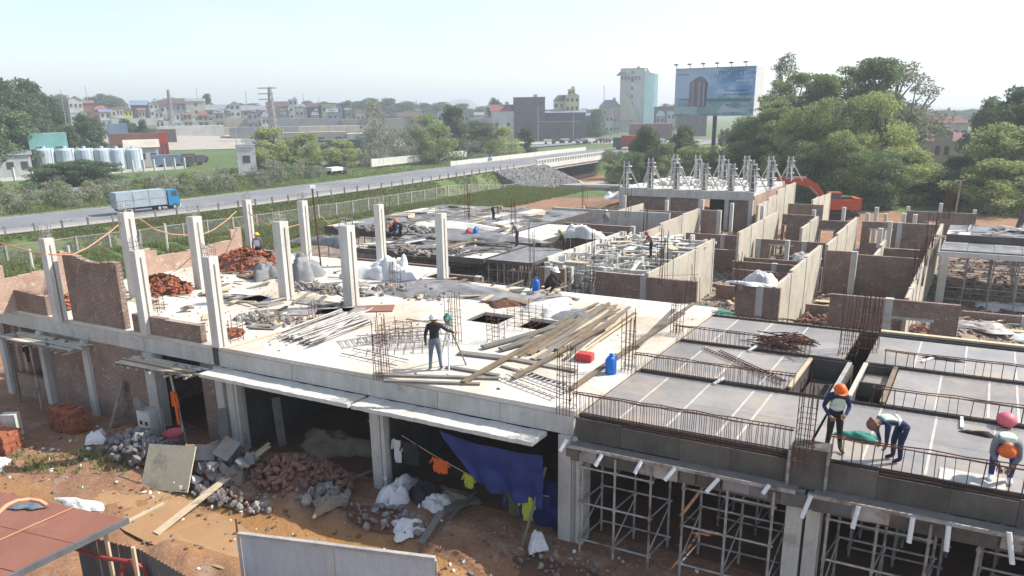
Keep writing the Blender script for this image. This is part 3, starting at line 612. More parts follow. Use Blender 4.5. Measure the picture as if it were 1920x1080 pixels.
def slab_piece(a, b, z, sx, sy, rx, ry, rz, label, m='rubble'):
    o = MB().box((0, 0, 0), (sx, sy, .09)).build('concrete_fragment', m); o.location = (*P(a, b).xy, z); o.rotation_euler = (rx, ry, rz); tag(o, label, 'concrete fragment')
slab_piece(-11.4, -1.9, .95, .9, .5, .9, .2, .3, 'tilted concrete fragment on top of the slab debris'); slab_piece(-10.7, -1.5, 1.05, .7, .55, .5, -.5, 1.1, 'broken pale slab corner leaning in the debris'); slab_piece(-9.9, -2.0, .45, .5, .45, 1.2, .2, .4, 'square concrete fragment right of the debris heap')
t = thing('slab_debris', 'jumble of broken slab pieces behind the leaning pale board', 'debris', gp(-11, -1.6)); rd = random.Random(44)
for i in range(46):
    a, b = -11.0+rd.gauss(0, .75), -1.6+rd.gauss(0, .5); k = max(0, 1-((a+11)/1.7)**2-((b+1.6)/1.2)**2); q = gp(a, b, .1+.8*k*rd.random()); o = inst('concrete_fragment', MB().prism([(math.cos(x)*rd.uniform(.12, .36), math.sin(x)*rd.uniform(.1, .3)) for x in (0, 1.3, 2.5, 3.9, 5.2)], -.04, .05).mesh('concrete_fragment', rd.choice(['rubble', 'concrete', 'rubble'])), q, (rd.uniform(-.9, .9), rd.uniform(-.9, .9), rd.uniform(0, 6)), 1, t)
pud = MB().poly([P(-8.3+5.2*math.cos(x), -3.75+1.25*math.sin(x), -.022) for x in [k*6.2832/40 for k in range(40)]]).build('puddle', 'muddy_water'); pud['kind'] = 'structure'
pud = MB().poly([P(-3.6+4.2*math.cos(x), -2.8+.55*math.sin(x), -.024) for x in [k*6.2832/40 for k in range(40)]]).build('puddle', 'muddy_water'); pud['kind'] = 'structure'
for i, (a, b, z, s_, rx, lb) in enumerate(((-13.1, -.6, .3, 2.3, -1.32, 'grey plank leaning at the left wall of the middle bay'), (-12.3, .9, .3, 2.2, -1.2, 'second grey plank leaning in the middle bay'))):
    tag(MB().beam(P(a+1.2, b, 0), P(a+.75, b+.3, 1.7), .28, .04).build('plank', 'timber_grey'), lb, 'plank')
tag(MB().beam(P(-17.75, -.75, 0), P(-17.6, -.12, 1.75), .3, .05).build('plank', 'timber_grey'), 'thick weathered plank leaning on the brown brick wall', 'plank')
# leaning pale plywood board
o = MB().box((0, 0, 0), (1.9, 1.4, .035)).build('plywood_board', 'ply_light'); o.location = (*P(-12.0, -2.55).xy, tz(P(-12, -2.5))+.62); o.rotation_euler = (1.05, -.1, UA+.12); tag(o, 'pale plywood board leaning against the rubble heap', 'board')
q0, q1 = at(292, 1000, 0), at(508, 880, .0)
t = thing('plank_ramp', 'long pale plank lying over the puddle towards the rubble', 'plank', q0)
MB().beam((q0.x, q0.y, tz(q0)+.06), (q1.x, q1.y, tz(q1)+.7), .24, .05).build('plank', 'timber_pale', t); MB().beam((q0.x+.05, q0.y+.16, tz(q0)+.08), (q1.x, q1.y+.1, tz(q1)+.75), .1, .04).build('plank', 'timber_pale', t)
for i, (x0, y0, x1, y1, w_, lb) in enumerate(((775, 1003, 890, 935, .42, 'wide dirty plank lying before the clothes line bay'), (822, 1012, 895, 925, .07, 'thin pole lying across the dirty plank'), (790, 1038, 830, 985, .2, 'short plank tilting into the mud'), (640, 922, 697, 893, .1, 'pale batten left of the middle column'))):
    a_, b_ = at(x0, y0, .1), at(x1, y1, .1); tag(MB().beam((a_.x, a_.y, tz(a_)+.06+.05*i), (b_.x, b_.y, tz(b_)+.12+.05*i), w_, .05).build('plank', 'timber_grey'), lb, 'plank')
pole(P(-.75, -.9, 0), P(-.28, -.5, 2.3), .04, 'timber_grey', 'dark pole leaning right of the drying clothes')
# stacked bricks, lower left
def brick_stack(label, c, nx, ny, nz, ang, seed):
    rd = random.Random(seed); t = thing('brick_stack', label, 'brick stack', c); ca, sa = math.cos(ang), math.sin(ang); n = 0
    MB().box((c[0]-sa*ny*.112, c[1]+ca*ny*.112, c[2]+nz*.05), (nx*.108-.1, ny*.225-.1, nz*.1-.02), ang).build('stack_core', 'red_brick', t, kind='stuff')
    for k in range(nz):
        for j in range(ny):
            for i in range(nx):
                if not (j == 0 or k == nz-1 or i in (0, nx-1)) or n >= 298: continue
                if k == nz-1 and rd.random() < .25: continue
                x = (i-(nx-1)/2)*.112+rd.uniform(-.012, .012); y = .1+j*.225+rd.uniform(-.03, .03); n += 1
                inst('brick', BR, (c[0]+x*ca-y*sa, c[1]+x*sa+y*ca, c[2]+k*.104), (rd.uniform(-.03, .03), rd.uniform(-.03, .03), ang+math.pi/2+rd.uniform(-.06, .06)), (1, 1, 1), t)
brick_stack('nearest stack of orange hollow bricks at the left edge', gp(-19.9, -3.6, -.05), 16, 3, 8, UA+.15, 4)
brick_stack('second stack of dark orange bricks before the left bay', gp(-19.2, -1.55, -.05), 13, 3, 9, UA, 5)
MB_ = MB().box((0, 0, .45), (.55, .3, .9)); o = MB_.build('concrete_block', 'concrete'); o.location = gp(-20.4, -2.5); tag(o, 'upright pale block between the two brick stacks', 'block')
# ------------------------------------------------------------------ formwork block, right
Z = 3.65
ply = MB().box((0, 0, -.02), (1, 1, .04)).mesh('plywood_panel', 'ply')
def oblique_panel(a0, a1, b0, b1, z, t=.04): return MB().ob(a0, a1, b0, b1, z-t, z)
def deck(label, a0, seams, rows, splits=None):
    t = thing('formwork_deck', label, 'formwork deck', P(a0, rows[0][0], Z), 'plywood formwork decks')
    xs = [a0]+seams
    for r_, (b0, b1) in enumerate(rows):
        for i in range(len(xs)-1):
            mid = (b0+b1)/2 if b1-b0 > 2.5 else None
            for c0, c1 in (((b0, mid-.004), (mid+.004, b1)) if mid else ((b0, b1),)):
                oblique_panel(xs[i]+.004, xs[i+1]-.004, c0, c1, Z).build('plywood_panel', 'ply', t)
            if i: oblique_panel(xs[i]-.028, xs[i]+.028, b0+.03, b1-.03, Z+.006, .004).build('joint_tape', 'tape', t)
    return t
deck('dark plywood floor formwork between the white slab and the stair opening', .3, [1.3, 2.5, 3.72, 4.2, 5.72], [(.35, 3.75)])
deck('middle plywood formwork bay with the crossed bars lying on it', .3, [1.3, 2.5, 3.72, 4.42], [(4.15, 7.1)])
deck('back plywood formwork bay with the twisted rebar bundle', .3, [1.3, 2.5, 3.72, 5.4], [(7.5, 10.6)])
deck('front right plywood formwork where three workers stand', 5.78, [6.9, 8.15, 9.4, 10.6, 11.8, 13, 14.2], [(.25, 3.8)])
deck('right middle plywood formwork bay with an orange stained panel', 6.95, [8.07, 9.25, 9.9, 11.2, 12.4, 13.6], [(4.15, 7.1)])
deck('back right plywood formwork bay with a thin dark bar on it', 6.0, [7.3, 8.6, 9.9, 11.1, 12.4, 13.6], [(7.5, 10.4)])
frm = thing('beam_formwork', 'dark plywood beam forms and joists carrying the plywood decks', 'formwork', P(0, 0, 0))
rd = random.Random(31)
def front(a0, a1):
    a = a0
    while a < a1-.05:
        n = min(a1, a+rd.choice([1.2, 1.35, 1.5])); d = rd.uniform(0, .012)
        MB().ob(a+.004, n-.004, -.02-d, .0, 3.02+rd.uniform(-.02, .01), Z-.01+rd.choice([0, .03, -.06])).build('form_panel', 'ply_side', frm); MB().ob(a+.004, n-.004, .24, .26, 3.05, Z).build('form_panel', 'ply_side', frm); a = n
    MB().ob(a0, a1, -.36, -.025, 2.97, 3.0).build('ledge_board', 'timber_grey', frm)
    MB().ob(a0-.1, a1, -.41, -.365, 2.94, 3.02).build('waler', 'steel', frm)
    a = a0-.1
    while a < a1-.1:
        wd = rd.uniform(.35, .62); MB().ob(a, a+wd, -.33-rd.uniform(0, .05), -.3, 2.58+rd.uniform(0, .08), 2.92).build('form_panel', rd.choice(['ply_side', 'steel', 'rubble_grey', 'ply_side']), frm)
        a += wd+rd.choice([0, .06, .3])
    MB().ob(a0, a1, -.28, -.24, 2.55, 2.9).build('lower_form', 'ply_side', frm)
front(.3, 5.75); front(6.1, 14.2)
MB().ob(5.5, 6.3, -.08, .4, 2.95, 3.95).build('column_form', 'ply_side', frm)
for a in (5.5, 6.3): MB().ob(a-.03, a+.03, -.14, -.085, 2.9, 4.0).build('form_strut', 'steel', frm)
for b in (3.9, 7.25, 10.75):
    for a0, a1 in ((.3, 5.6), (6.0, 14.2)):
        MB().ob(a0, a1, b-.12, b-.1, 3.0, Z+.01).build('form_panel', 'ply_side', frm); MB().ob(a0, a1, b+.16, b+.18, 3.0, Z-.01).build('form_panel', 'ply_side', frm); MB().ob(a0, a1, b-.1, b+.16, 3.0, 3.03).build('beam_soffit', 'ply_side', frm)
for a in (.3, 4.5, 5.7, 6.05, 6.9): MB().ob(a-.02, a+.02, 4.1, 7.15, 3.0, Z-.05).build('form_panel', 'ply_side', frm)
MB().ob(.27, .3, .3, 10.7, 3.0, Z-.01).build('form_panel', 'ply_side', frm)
for b0, b1 in ((.3, 3.7), (4.2, 7.0), (7.5, 10.6)):      # joists below the panels
    m = MB()
    for k in range(int((b1-b0)/.4)):
        for x0, x1 in (((.4, 4.4), (7, 14)) if b0 == 4.2 else ((.4, 5.4), (6.1, 14))): m.ob(x0, x1, b0+.15+k*.4, b0+.22+k*.4, 3.5, 3.6)
    m.build('joist_rows', 'timber', frm, kind='stuff')
# stair opening: white battens and dark boxes
for a, b0, b1, z, m_ in ((4.52, 4.2, 7.0, Z+.05, 'timber_pale'), (5.62, 4.3, 7.1, Z+.03, 'steel_pale'), (6.05, 4.2, 7.2, Z+.05, 'tape'), (6.86, 4.1, 7.2, Z+.04, 'timber')):
    MB().ob(a-.06, a+.06, b0, b1, z-.04, z+.02).build('batten', m_, frm)
MB().ob(6.1, 6.8, 5.6, 5.64, 3.2, Z).build('form_panel', 'ply_side', frm); MB().ob(6.1, 6.8, 5.66, 7.1, 3.35, 3.4).build('form_panel', 'ply', frm)
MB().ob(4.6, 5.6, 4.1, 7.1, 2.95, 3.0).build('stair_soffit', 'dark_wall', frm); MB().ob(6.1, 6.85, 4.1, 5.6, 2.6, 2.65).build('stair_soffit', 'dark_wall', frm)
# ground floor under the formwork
und = thing('ground_floor_walls', 'grey columns and brick walls darkened as shade closing the bays under the formwork', 'wall', P(3, 5, 0))
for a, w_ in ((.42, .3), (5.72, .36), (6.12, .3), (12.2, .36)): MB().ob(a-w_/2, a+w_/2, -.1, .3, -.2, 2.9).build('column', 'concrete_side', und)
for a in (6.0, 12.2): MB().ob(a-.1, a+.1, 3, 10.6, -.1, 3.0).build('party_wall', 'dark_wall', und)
MB().ob(.2, 14.2, 10.95, 11.1, -.1, 3.62).build('rear_wall', 'dark_wall', und)  # added rear wall, taken up to the deck to keep sun out
MB().ob(14.2, 14.4, .5, 10.9, -.1, 3.62).build('party_wall', 'dark_wall', und)  # added side wall out of view, full height to block the sun
fl = MB().ob(.2, 14.2, .5, 10.8, .0, .06).build('floor', 'mud'); fl['kind'] = 'structure'; fl = MB().ob(-25, .0, .4, 11.7, .0, .05).build('floor', 'mud'); fl['kind'] = 'structure'  # dark sheets: shade of the bays is put into the floor colour
# rebar cages on beam lines
bar = MB().tube([(0, 0, 0), (0, 0, 1)], .011, 5).mesh('rebar', 'rust'); barg = MB().tube([(0, 0, 0), (0, 0, 1)], .011, 5).mesh('rebar', 'steel')
def cage(label, a0, a1, b, z0, z1, step, m='rust', wd=.16, seed=1):
    rd = random.Random(seed); t = thing('rebar_cage', label, 'rebar cage', P(a0, b, z0), 'rebar cages along the beam forms')
    for bb, z in ((b, z1), (b+wd, z1), (b, z0), (b+wd, z0), (b+wd/2, z1-.02)):
        pts = [P(a0+(a1-a0)*k/12, bb+rd.uniform(-.012, .012), z+rd.uniform(-.02, .02)) for k in range(13)]
        MB().tube(pts, .014, 5).build('long_bar', m, t)
    mb = MB(); a = a0+.05
    while a < a1:
        j = rd.uniform(-.03, .03)
        for q in (((a, b, z0), (a+j, b, z1)), ((a, b+wd, z0), (a+j, b+wd, z1)), ((a+j, b, z1), (a+j, b+wd, z1))): mb.tube([P(*q[0]), P(*q[1])], .0085, 3, cap=False)
        a += step*rd.uniform(.8, 1.25)
    mb.build('stirrups', m, t, kind='stuff')
cage('front rebar cage on the form beside the white slab', .15, 5.5, .05, Z-.05, Z+.62, .115, seed=1)
cage('front rebar cage where the workers tie bars', 6.25, 14, .05, Z-.05, Z+.62, .21, seed=2)
cage('second rebar cage left of the stair opening', .1, 4.7, 3.93, Z-.05, Z+.5, .12, seed=3)
cage('second rebar cage behind the workers on the right', 6.6, 14, 3.93, Z-.05, Z+.5, .24, seed=4)
cage('third rebar cage crossing the middle of the plywood', .1, 4.5, 7.25, Z-.05, Z+.5, .13, seed=5)
cage('third rebar cage on the right above the stained panel', 6.5, 14, 7.25, Z-.05, Z+.5, .24, seed=6)
cage('rearmost rebar cage left of the starter bars', .2, 5.6, 10.7, Z-.1, Z+.15, .2, seed=7)
# column starter bars
def starter(px, py, z, h, n, wd, label, m='rust', seed=0, ties=5):
    rd = random.Random(int(px)+seed); q = at(px, py, z) if py is not None else px; a, b = AB(q); q = P(a, b, z)
    t = thing('starter_bars', label, 'rebar', q, 'vertical starter bars'); me = bar if m == 'rust' else barg
    for i in range(n):
        u = (i % (n//2))/(max(1, n//2-1))-.5; v = (i//(n//2))-.5
        inst('rebar', me, P(a+u*wd, b+v*wd, z-.1), (rd.gauss(0, .018), rd.gauss(0, .018), 0), (1, 1, h*rd.uniform(.86, 1.06)), t)
    mb = MB()
    for k in range(ties):
        zz = z+.1+k*h*.75/max(1, ties)*rd.uniform(.9, 1.1); c = [P(a+x*wd/2, b+y*wd/2, zz) for x, y in ((-1, -1), (1, -1), (1, 1), (-1, 1))]; mb.tube(c+[c[0]], .009, 3, cap=False)
    mb.build('tie', m, t, kind='stuff'); return t
for s_ in ((716, 703, S, 1.95, 8, .32, 'rusty starter bars on the slab edge above the middle column'), (1062, 768, S, 1.8, 10, .36, 'tall starter bars at the right corner of the white slab'),
           (1178, 695, S, 1.95, 8, .3, 'starter bars between the blue can and the plywood'), (1268, 625, S, 1.95, 8, .3, 'starter bars at the far end of the white slab'),
           (1505, 868, Z, 2.15, 8, .34, 'rusty bars rising above the column form by the workers'), (1628, 655, Z, 2.3, 12, .55, 'rusty starter bars behind the stair opening'),
           (1590, 665, Z, 2.2, 10, .5, 'dense starter bars left of the stair shaft'), (852, 645, S, 1.9, 8, .34, 'starter bars behind the surveyor in black'),
           (930, 640, S, 1.1, 6, .4, 'short starter bars left of the slab opening'), (985, 612, S, .95, 8, .9, 'short starter bars behind the second slab opening'), (745, 640, S, .8, 6, .7, 'pale short bars left of the surveyor'),
           (435, 640, S, 1.0, 6, .5, 'thin bars behind the front corner column'), (592, 600, S, .9, 6, .3, 'thin bars between two columns near the debris'), (742, 545, S, 1.4, 6, .3, 'rusty bars beside the leaning pale sack'),
           (298, 585, S, .9, 4, .3, 'two thin bars beside the tall brick wall')):
    starter(*s_)
for s_ in ((*P(6.2, 18).xy, 0), (*P(.6, 20.5).xy, 0)): pass
for i, (a, b, z, h, n, lb) in enumerate(((6.3, 22, 3.2, 1.9, 12, 'rusty bars over the bright party wall at right'), (6.3, 27, 3.2, 1.7, 12, 'tangled rusty bars farther along the right party wall'), (6.1, 31, 3.2, 2.2, 10, 'tall rusty bars where the right deck begins'),
          (-5.6, 21, 3.0, 2.4, 6, 'bars beside the near pale party wall'), (-2.9, 18.2, 1.4, 2.6, 6, 'bars in front of the pale wall corner'), (-8.1, 17.9, 3.0, 2.6, 6, 'thin bars above the middle brown wall'), (-12, 18.5, 3, 2.8, 6, 'thin bars at the shored room corner'),
          (-17.5, 26, 3.2, 2.9, 8, 'rusty bars in the middle of the back deck'), (-24.6, 31, 3.2, 3.0, 8, 'rusty bars behind the red and blue cans'), (-15, 38, 3.2, 2.6, 6, 'bars at the far edge of the back deck'), (-10.9, 31, 3.2, 2.4, 6, 'bars by the first far pale wall'),
          (-22, 16.8, 3.2, 2.2, 6, 'bars rising left of the lone column'), (-27, 25, 3.2, 2.4, 8, 'rusty bars left of the back deck cans'), (-4.6, 18.4, 3, 2.3, 6, 'rusty bars above the green net'), (-.9, 18.4, 3, 1.8, 8, 'bars over the low brown wall by the white pack'), (-20, 40.5, 3, 2.3, 6, 'bars at the corner of the long grey wall'), (6.2, 46, 3.2, 2.8, 14, 'tall dense rusty bars near the pale post at the back'))):
    starter(P(a, b, z), None, z, h, n, .34, lb, seed=i+50, ties=3) if False else None
    q = P(a, b, z); rd = random.Random(i); t = thing('starter_bars', lb, 'rebar', q, 'vertical starter bars')
    for k in range(n):
        inst('rebar', bar, P(a+rd.uniform(-.25, .25), b+rd.uniform(-.3, .3), z-.2), (rd.gauss(0, .03), rd.gauss(0, .03), 0), (1.3, 1.3, h*rd.uniform(.75, 1.1)), t)
# ------------------------------------------------------------------ scaffold towers
post = MB().tube([(0, 0, 0), (0, 0, 1)], .033, 7).mesh('post', 'steel'); cup = MB().tube([(0, 0, -.05), (0, 0, .05)], .05, 8).mesh('coupler', 'steel')
def tower(label, a0, n, b0, lv, da=.95, db=1.0, top=2.85, rot=0.0):
    t = thing('scaffold_tower', label, 'scaffold', P(a0, b0, 0), 'steel scaffold towers under the formwork'); led = MB
    for i in range(n):
        for j in range(2):
            a, b = a0+i*da+.12*j, b0+j*db
            p_ = inst('post', post, P(a, b, -.1), (0, 0, 0), (1, 1, top+.1), t)
            for z in lv:
                inst('coupler', cup, P(a, b, z), (0, 0, 0), 1, t)
    for z in lv:
        for j in range(2):
            zz = z+(.0 if j == 0 else .04); MB().tube([P(a0+.12*j-.05, b0+j*db, zz), P(a0+(n-1)*da+.12*j+.08, b0+j*db, zz)], .028, 6).build('ledger', 'steel', t)
        for i in range(n): MB().tube([P(a0+i*da, b0, z), P(a0+i*da+.12, b0+db, z+.04)], .024, 6).build('transom', 'steel', t)
    for i in range(n): MB().tube([P(a0+i*da, b0, lv[0]+.1), P(a0+i*da+.12, b0+db, lv[0]+.95)], .02, 5).build('brace', 'steel', t)
    return t
LV = (.33, 1.42, 2.45)
tower('leftmost steel scaffold tower beside the corner column', .62, 3, -.35, LV, .92)
tower('second steel scaffold tower under the front formwork', 3.25, 3, -.3, LV, 1.02)
tower('third scaffold tower right of the grey double column', 6.45, 3, -.3, LV, .98)
tower('rightmost scaffold tower at the corner of the picture', 9.3, 4, -.25, LV, .98)
for k, (a, b) in enumerate(((3.4, 2.2), (6.7, 2.2), (9.8, 2.4))): tower('dim scaffold tower in the shade behind the %s' % ['second tower', 'third tower', 'rightmost tower'][k], a, 3, b, LV, 1.0)
# props / timber ends sticking out below the forms
ends = [(1052, 838, 14, -14), (1118, 866, 12, -14), (1192, 880, 14, -16), (1248, 893, 18, -16), (1326, 915, 22, -18), (1432, 918, 10, -8), (1505, 963, 16, -34), (1600, 983, 10, -34), (1706, 1010, 6, -40), (1776, 1026, 3, -40), (1900, 1050, -8, -52)]
for i, (x, y, dx, dy) in enumerate(ends):
    p0, p1 = atb(x+(11 if i < 3 else dx), y+dy, -.42), atb(x-2, y+8, -.62); MB_ = MB().tube([p1, p0], .05, 8)
    tag(MB_.build('timber_peg', 'white'), ['short white timber end poking out below the form at the corner column', 'white timber end over the first tower', 'white timber end right of the first tower', 'slanting white timber end left of the second tower', 'long white timber end above the second tower',
        'small white timber end near the grey double column', 'white peg just right of the double column', 'white peg over the third tower', 'white peg at the right of the third tower', 'white peg above the last tower', 'long white peg near the right picture edge'][i], 'timber end', 'white timber ends under the forms')
# ------------------------------------------------------------------ timber, rods and boards on the slab
def plank(x0, y0, x1, y1, w_, h_, m_, lb, z=S, dz0=.03, dz1=.03, name='plank', group=None):
    p, q = at(x0, y0, z), at(x1, y1, z); p.z = z+dz0; q.z = z+dz1
    return tag(MB().beam(p, q, w_, h_).build(name, m_), lb, 'plank', group)
plank(868, 722, 1075, 610, .17, .06, 'timber', 'long brown plank crossing from the slab edge towards the timber stack', dz0=.09, dz1=.2)
plank(962, 716, 1150, 618, .14, .06, 'timber', 'brown plank ending at the corner starter bars', dz0=.12, dz1=.3)
plank(1070, 735, 1300, 585, .14, .06, 'timber', 'long plank running past the blue can to the far bars', dz0=.1, dz1=.35)
plank(1195, 655, 1262, 600, .15, .06, 'timber_grey', 'grey plank between the two right groups of bars', dz0=.1, dz1=.4)
plank(905, 656, 1043, 617, .24, .06, 'timber_grey', 'dark grey board left of the light planks', dz0=.1, dz1=.1); plank(938, 660, 1050, 628, .24, .06, 'timber_grey', 'dark grey board nearer the surveyor', dz0=.1, dz1=.1)
plank(940, 688, 1060, 722, .1, .05, 'timber_grey', 'thin batten crossing under the brown planks'); plank(838, 690, 935, 706, .16, .06, 'timber_grey', 'board by the feet of the surveyor', dz0=.04); plank(705, 705, 935, 712, .14, .08, 'timber_grey', 'long grey board along the slab edge')
plank(720, 717, 900, 722, .12, .06, 'timber_grey', 'outermost grey board on the slab edge', dz0=.05); plank(860, 664, 965, 676, .3, .1, 'timber_grey', 'thick pale board lying right of the tripod')
plank(965, 676, 1080, 698, .22, .07, 'timber_grey', 'pale board under the corner bars'); plank(504, 588, 524, 611, .34, .04, 'timber_pale', 'short yellow board in the debris on the slab')
plank(425, 655, 640, 590, .05, .05, 'timber_pale', 'thin straight batten left of the rod bundles')
st = thing('timber_stack', 'fanned stack of brown planks in the middle of the sunlit slab', 'timber stack', at(1080, 640, S)); rd = random.Random(8)
for i in range(30):
    k = i/29; x0 = 950+150*k+rd.uniform(-25, 25); y0 = 668-6*k+rd.uniform(-12, 14); x1 = 1120+65*k+rd.uniform(-16, 16); y1 = 574+18*k+rd.uniform(-7, 7)
    p, q = at(x0, y0, S), at(x1, y1, S); p.z = S+.03+.01*(i % 6)+rd.uniform(0, .05); q.z = S+.04+.02*(i % 6)+rd.uniform(0, .06); MB().beam(p, q, rd.uniform(.06, .15), .03).build('plank', rd.choice(['timber', 'timber_grey', 'timber_grey', 'timber', 'timber_pale', 'timber']), st)
rf = thing('rod_bundle', 'bundle of grey steel tubes stacked on the left of the slab', 'steel tubes', at(600, 630, S))
for i in range(46):
    k = rd.random(); x0, y0 = 512+70*k+rd.uniform(-6, 12), 633+14*k+rd.uniform(-4, 4); x1, y1 = 628+75*k+rd.uniform(-10, 12), 590+16*k+rd.uniform(-5, 5)
    p, q = at(x0, y0, S), at(x1, y1, S); lay = i//14; p.z = q.z = S+.04+lay*.07; MB().tube([p, q], .03, 6).build('tube', rd.choice(['steel_pale', 'steel', 'steel_pale']), rf)
for j in range(9):
    k = j/8; p, q = at(585+25*k, 655-8*k, S), at(700-25*k, 590+12*k, S); p.z = q.z = S+.28; MB().tube([p, q], .02, 5).build('tube', 'steel_pale', rf)
def ladder_frame(x0, y0, x1, y1, wd, n, m_, lb, z=S, h0=.08, h1=.08, cat='scaffold frame', name='scaffold_frame', group=None, r=.02):  # two rails with rungs; the default object is a scaffold frame
    p, q = at(x0, y0, z), at(x1, y1, z); p.z += h0; q.z += h1; d = (q-p).normalized(); s_ = Vector((-d.y, d.x, 0)).normalized()*wd; t = thing(name, lb, cat, p, group)
    MB().tube([p, q], r, 5).build('rail', m_, t); MB().tube([p+s_, q+s_], r, 5).build('rail', m_, t)
    for i in range(n): k = (i+.5)/n; c = p+(q-p)*k; MB().tube([c, c+s_], r*.8, 5).build('rung', m_, t)
    return t
for i, a_ in enumerate(((640, 655, 735, 640), (668, 648, 800, 638), (700, 640, 830, 632), (690, 668, 830, 660), (720, 658, 845, 652), (735, 632, 850, 626))):
    ladder_frame(*a_, .75, 8, 'steel', '%s scaffold frame lying flat in the pile left of the surveyor' % ['lowest', 'second lowest', 'middle', 'upper middle', 'second highest', 'topmost'][i], h0=.05+.05*i, h1=.05+.05*i, group='scaffold frames piled on the slab')
ladder_frame(640, 666, 745, 690, .55, 3, 'steel', 'flat dark frame at the slab edge below the pile', h0=.07); ladder_frame(935, 712, 1040, 752, .3, 10, 'steel_pale', 'ladder-like rack lying at the slab corner'); ladder_frame(965, 700, 1065, 738, .25, 12, 'steel', 'second rack lying beside the corner bars')
for i, (x, y) in enumerate(((600, 570), (620, 580), (585, 588), (640, 585))):
    tag(MB().box((0, 0, .06), (1.9, .7, .06), UA+.2*i).build('scaffold_board', 'steel'), ['flat steel panel left of the caged column', 'steel panel under the rod ends', 'lower steel panel beside the debris', 'dark steel panel at the foot of the caged column'][i], 'panel'); C.objects[-1].location = at(x, y, S)
for i, (x, y, r_, m_) in enumerate(((460, 560, .2, 'ply'), (490, 566, -.3, 'ply'), (440, 548, .1, 'white'), (575, 560, .0, 'ply_light'))):
    tag(MB().box((0, 0, .05+.02*i), (2.0, .95, .04), UA+r_).build('plywood_board', m_), ['dark board lying behind the corner column', 'second dark board overlapping the first', 'pale board at the foot of the brick heap', 'tan board right of the middle column'][i], 'board'); C.objects[-1].location = at(x, y, S)
tag(MB().box((0, 0, .05), (1.6, .9, .05), UA+.5).build('plywood_board', 'rust_sheet'), 'reddish brown sheet beside the caged column', 'board'); C.objects[-1].location = at(700, 580, S)
# jugs, red block, wheelbarrow-like pan, pink ball
def jug(p, label, s_=1.0, m_='blue'):
    t = thing('water_can', label, 'can', p); h = .62*s_; r_ = .17*s_
    bo = MB().tube([(p[0], p[1], p[2]), (p[0], p[1], p[2]+.04*s_), (p[0], p[1], p[2]+h*.68), (p[0], p[1], p[2]+h*.85), (p[0], p[1], p[2]+h*.9)], [r_*.93, r_, r_, r_*.55, r_*.3], 12); bo = bo.build('body', m_, t, True)
    MB().tube([(p[0], p[1], p[2]+h*.9), (p[0], p[1], p[2]+h)], r_*.33, 10).build('cap', m_, bo); MB().tube([(p[0]+r_*.2, p[1], p[2]+h*.9), (p[0]+r_*.8, p[1], p[2]+h*1.0), (p[0]+r_, p[1], p[2]+h*.75)], .02, 5).build('handle', m_, bo)
jug(at(1145, 700, S), 'tall blue water can near the right slab edge', 1.0); jug(at(1005, 546, S), 'blue water can left of the squatting worker', 1.0)
jug(at(892, 444, 3.3), 'blue can on the back deck beside the red can', 1.1); jug(at(878, 444, 3.3), 'red can on the back deck left of the blue one', .95, 'red')
o = MB().box((0, 0, .13), (.52, .34, .26), UA).build('plastic_crate', 'red'); o.location = at(1097, 676, S); tag(o, 'red plastic box left of the tall blue can', 'box')
bv = o.modifiers.new('b', 'BEVEL'); bv.width = .03
def uvball(c, r_, m_, name, lb, cat, sq=1.0):
    mb = MB(); mb.sheet(lambda u, v: (c[0]+r_*math.cos(u*6.2832)*math.sin(v*math.pi), c[1]+r_*math.sin(u*6.2832)*math.sin(v*math.pi), c[2]+r_*sq+r_*sq*math.cos(v*math.pi)), 16, 10); return tag(mb.build(name, m_, None, True), lb, cat)
mat('pink', (.75, .16, .20), None, 3, .5, .05)
uvball(at(1885, 800, Z), .22, 'pink', 'plastic_ball', 'pink round bundle behind the bending worker at right', 'ball', .85)
o = MB().tube([at(835, 880, 0), at(835, 880, 0)+Vector((0, 0, .001))], .01, 3)
t = thing('plastic_basin', 'red plastic basin in front of the dark doorway', 'basin', P(-13.9, -1.0, .55)); MB().tube([P(-13.9, -1.0, .55), P(-13.9, -1.0, .8)], .25, 14, r2=.36, cap=False).build('wall', 'pink', t); MB().tube([P(-13.9, -1.0, .55), P(-13.9, -1.0, .58)], .25, 14).build('bottom', 'pink', t)
hung(-13.75, -.85, 2.3, .22, 1.3, 'orange_cloth', 'orange and white rag hanging on the door prop', 31, 'rag'); hung(-15.7, -.9, 1.75, .55, .5, 'grey_cloth', 'dark shirt draped on the hollow concrete block', 32)
# rebar bundle and crossed bars on plywood, small sticks
t = thing('rebar_bundle', 'tangled rusty rebar bundle on the back plywood bay', 'rebar', at(1460, 645, Z))
for i in range(46):
    c = at(1465+rd.gauss(0, 18), 650+rd.gauss(0, 5), Z); d = rd.uniform(-.8, .8)+UA; L_ = rd.uniform(.3, .9); z = Z+rd.uniform(.02, .3)
    MB().tube([(c.x-math.cos(d)*L_, c.y-math.sin(d)*L_, z), (c.x, c.y, z+rd.uniform(0, .15)), (c.x+math.cos(d)*L_, c.y+math.sin(d)*L_, z+rd.uniform(-.05, .1))], .018, 5).build('rebar', 'rust', t)
for i, (x0, y0, x1, y1) in enumerate(((1315, 655, 1465, 722), (1345, 660, 1470, 722))):
    t = ladder_frame(x0, y0, x1, y1, .12, 24, 'rust', ['long rusty beam cage lying across the middle plywood bay', 'second long rusty beam cage beside the first'][i], Z, .05, .1, 'rebar cage', 'rebar_cage', r=.014)
for i, (x0, y0, x1, y1) in enumerate(((1338, 722, 1357, 711), (1403, 660, 1420, 650), (1803, 805, 1803, 785), (1728, 680, 1752, 672))):
    plank(x0, y0, x1, y1, .07, .05, 'white', ['white stick on the second cage line', 'white stick near the third cage line', 'white stick behind the bending workers', 'white stick on the back right plywood'][i], Z, .04, .04)
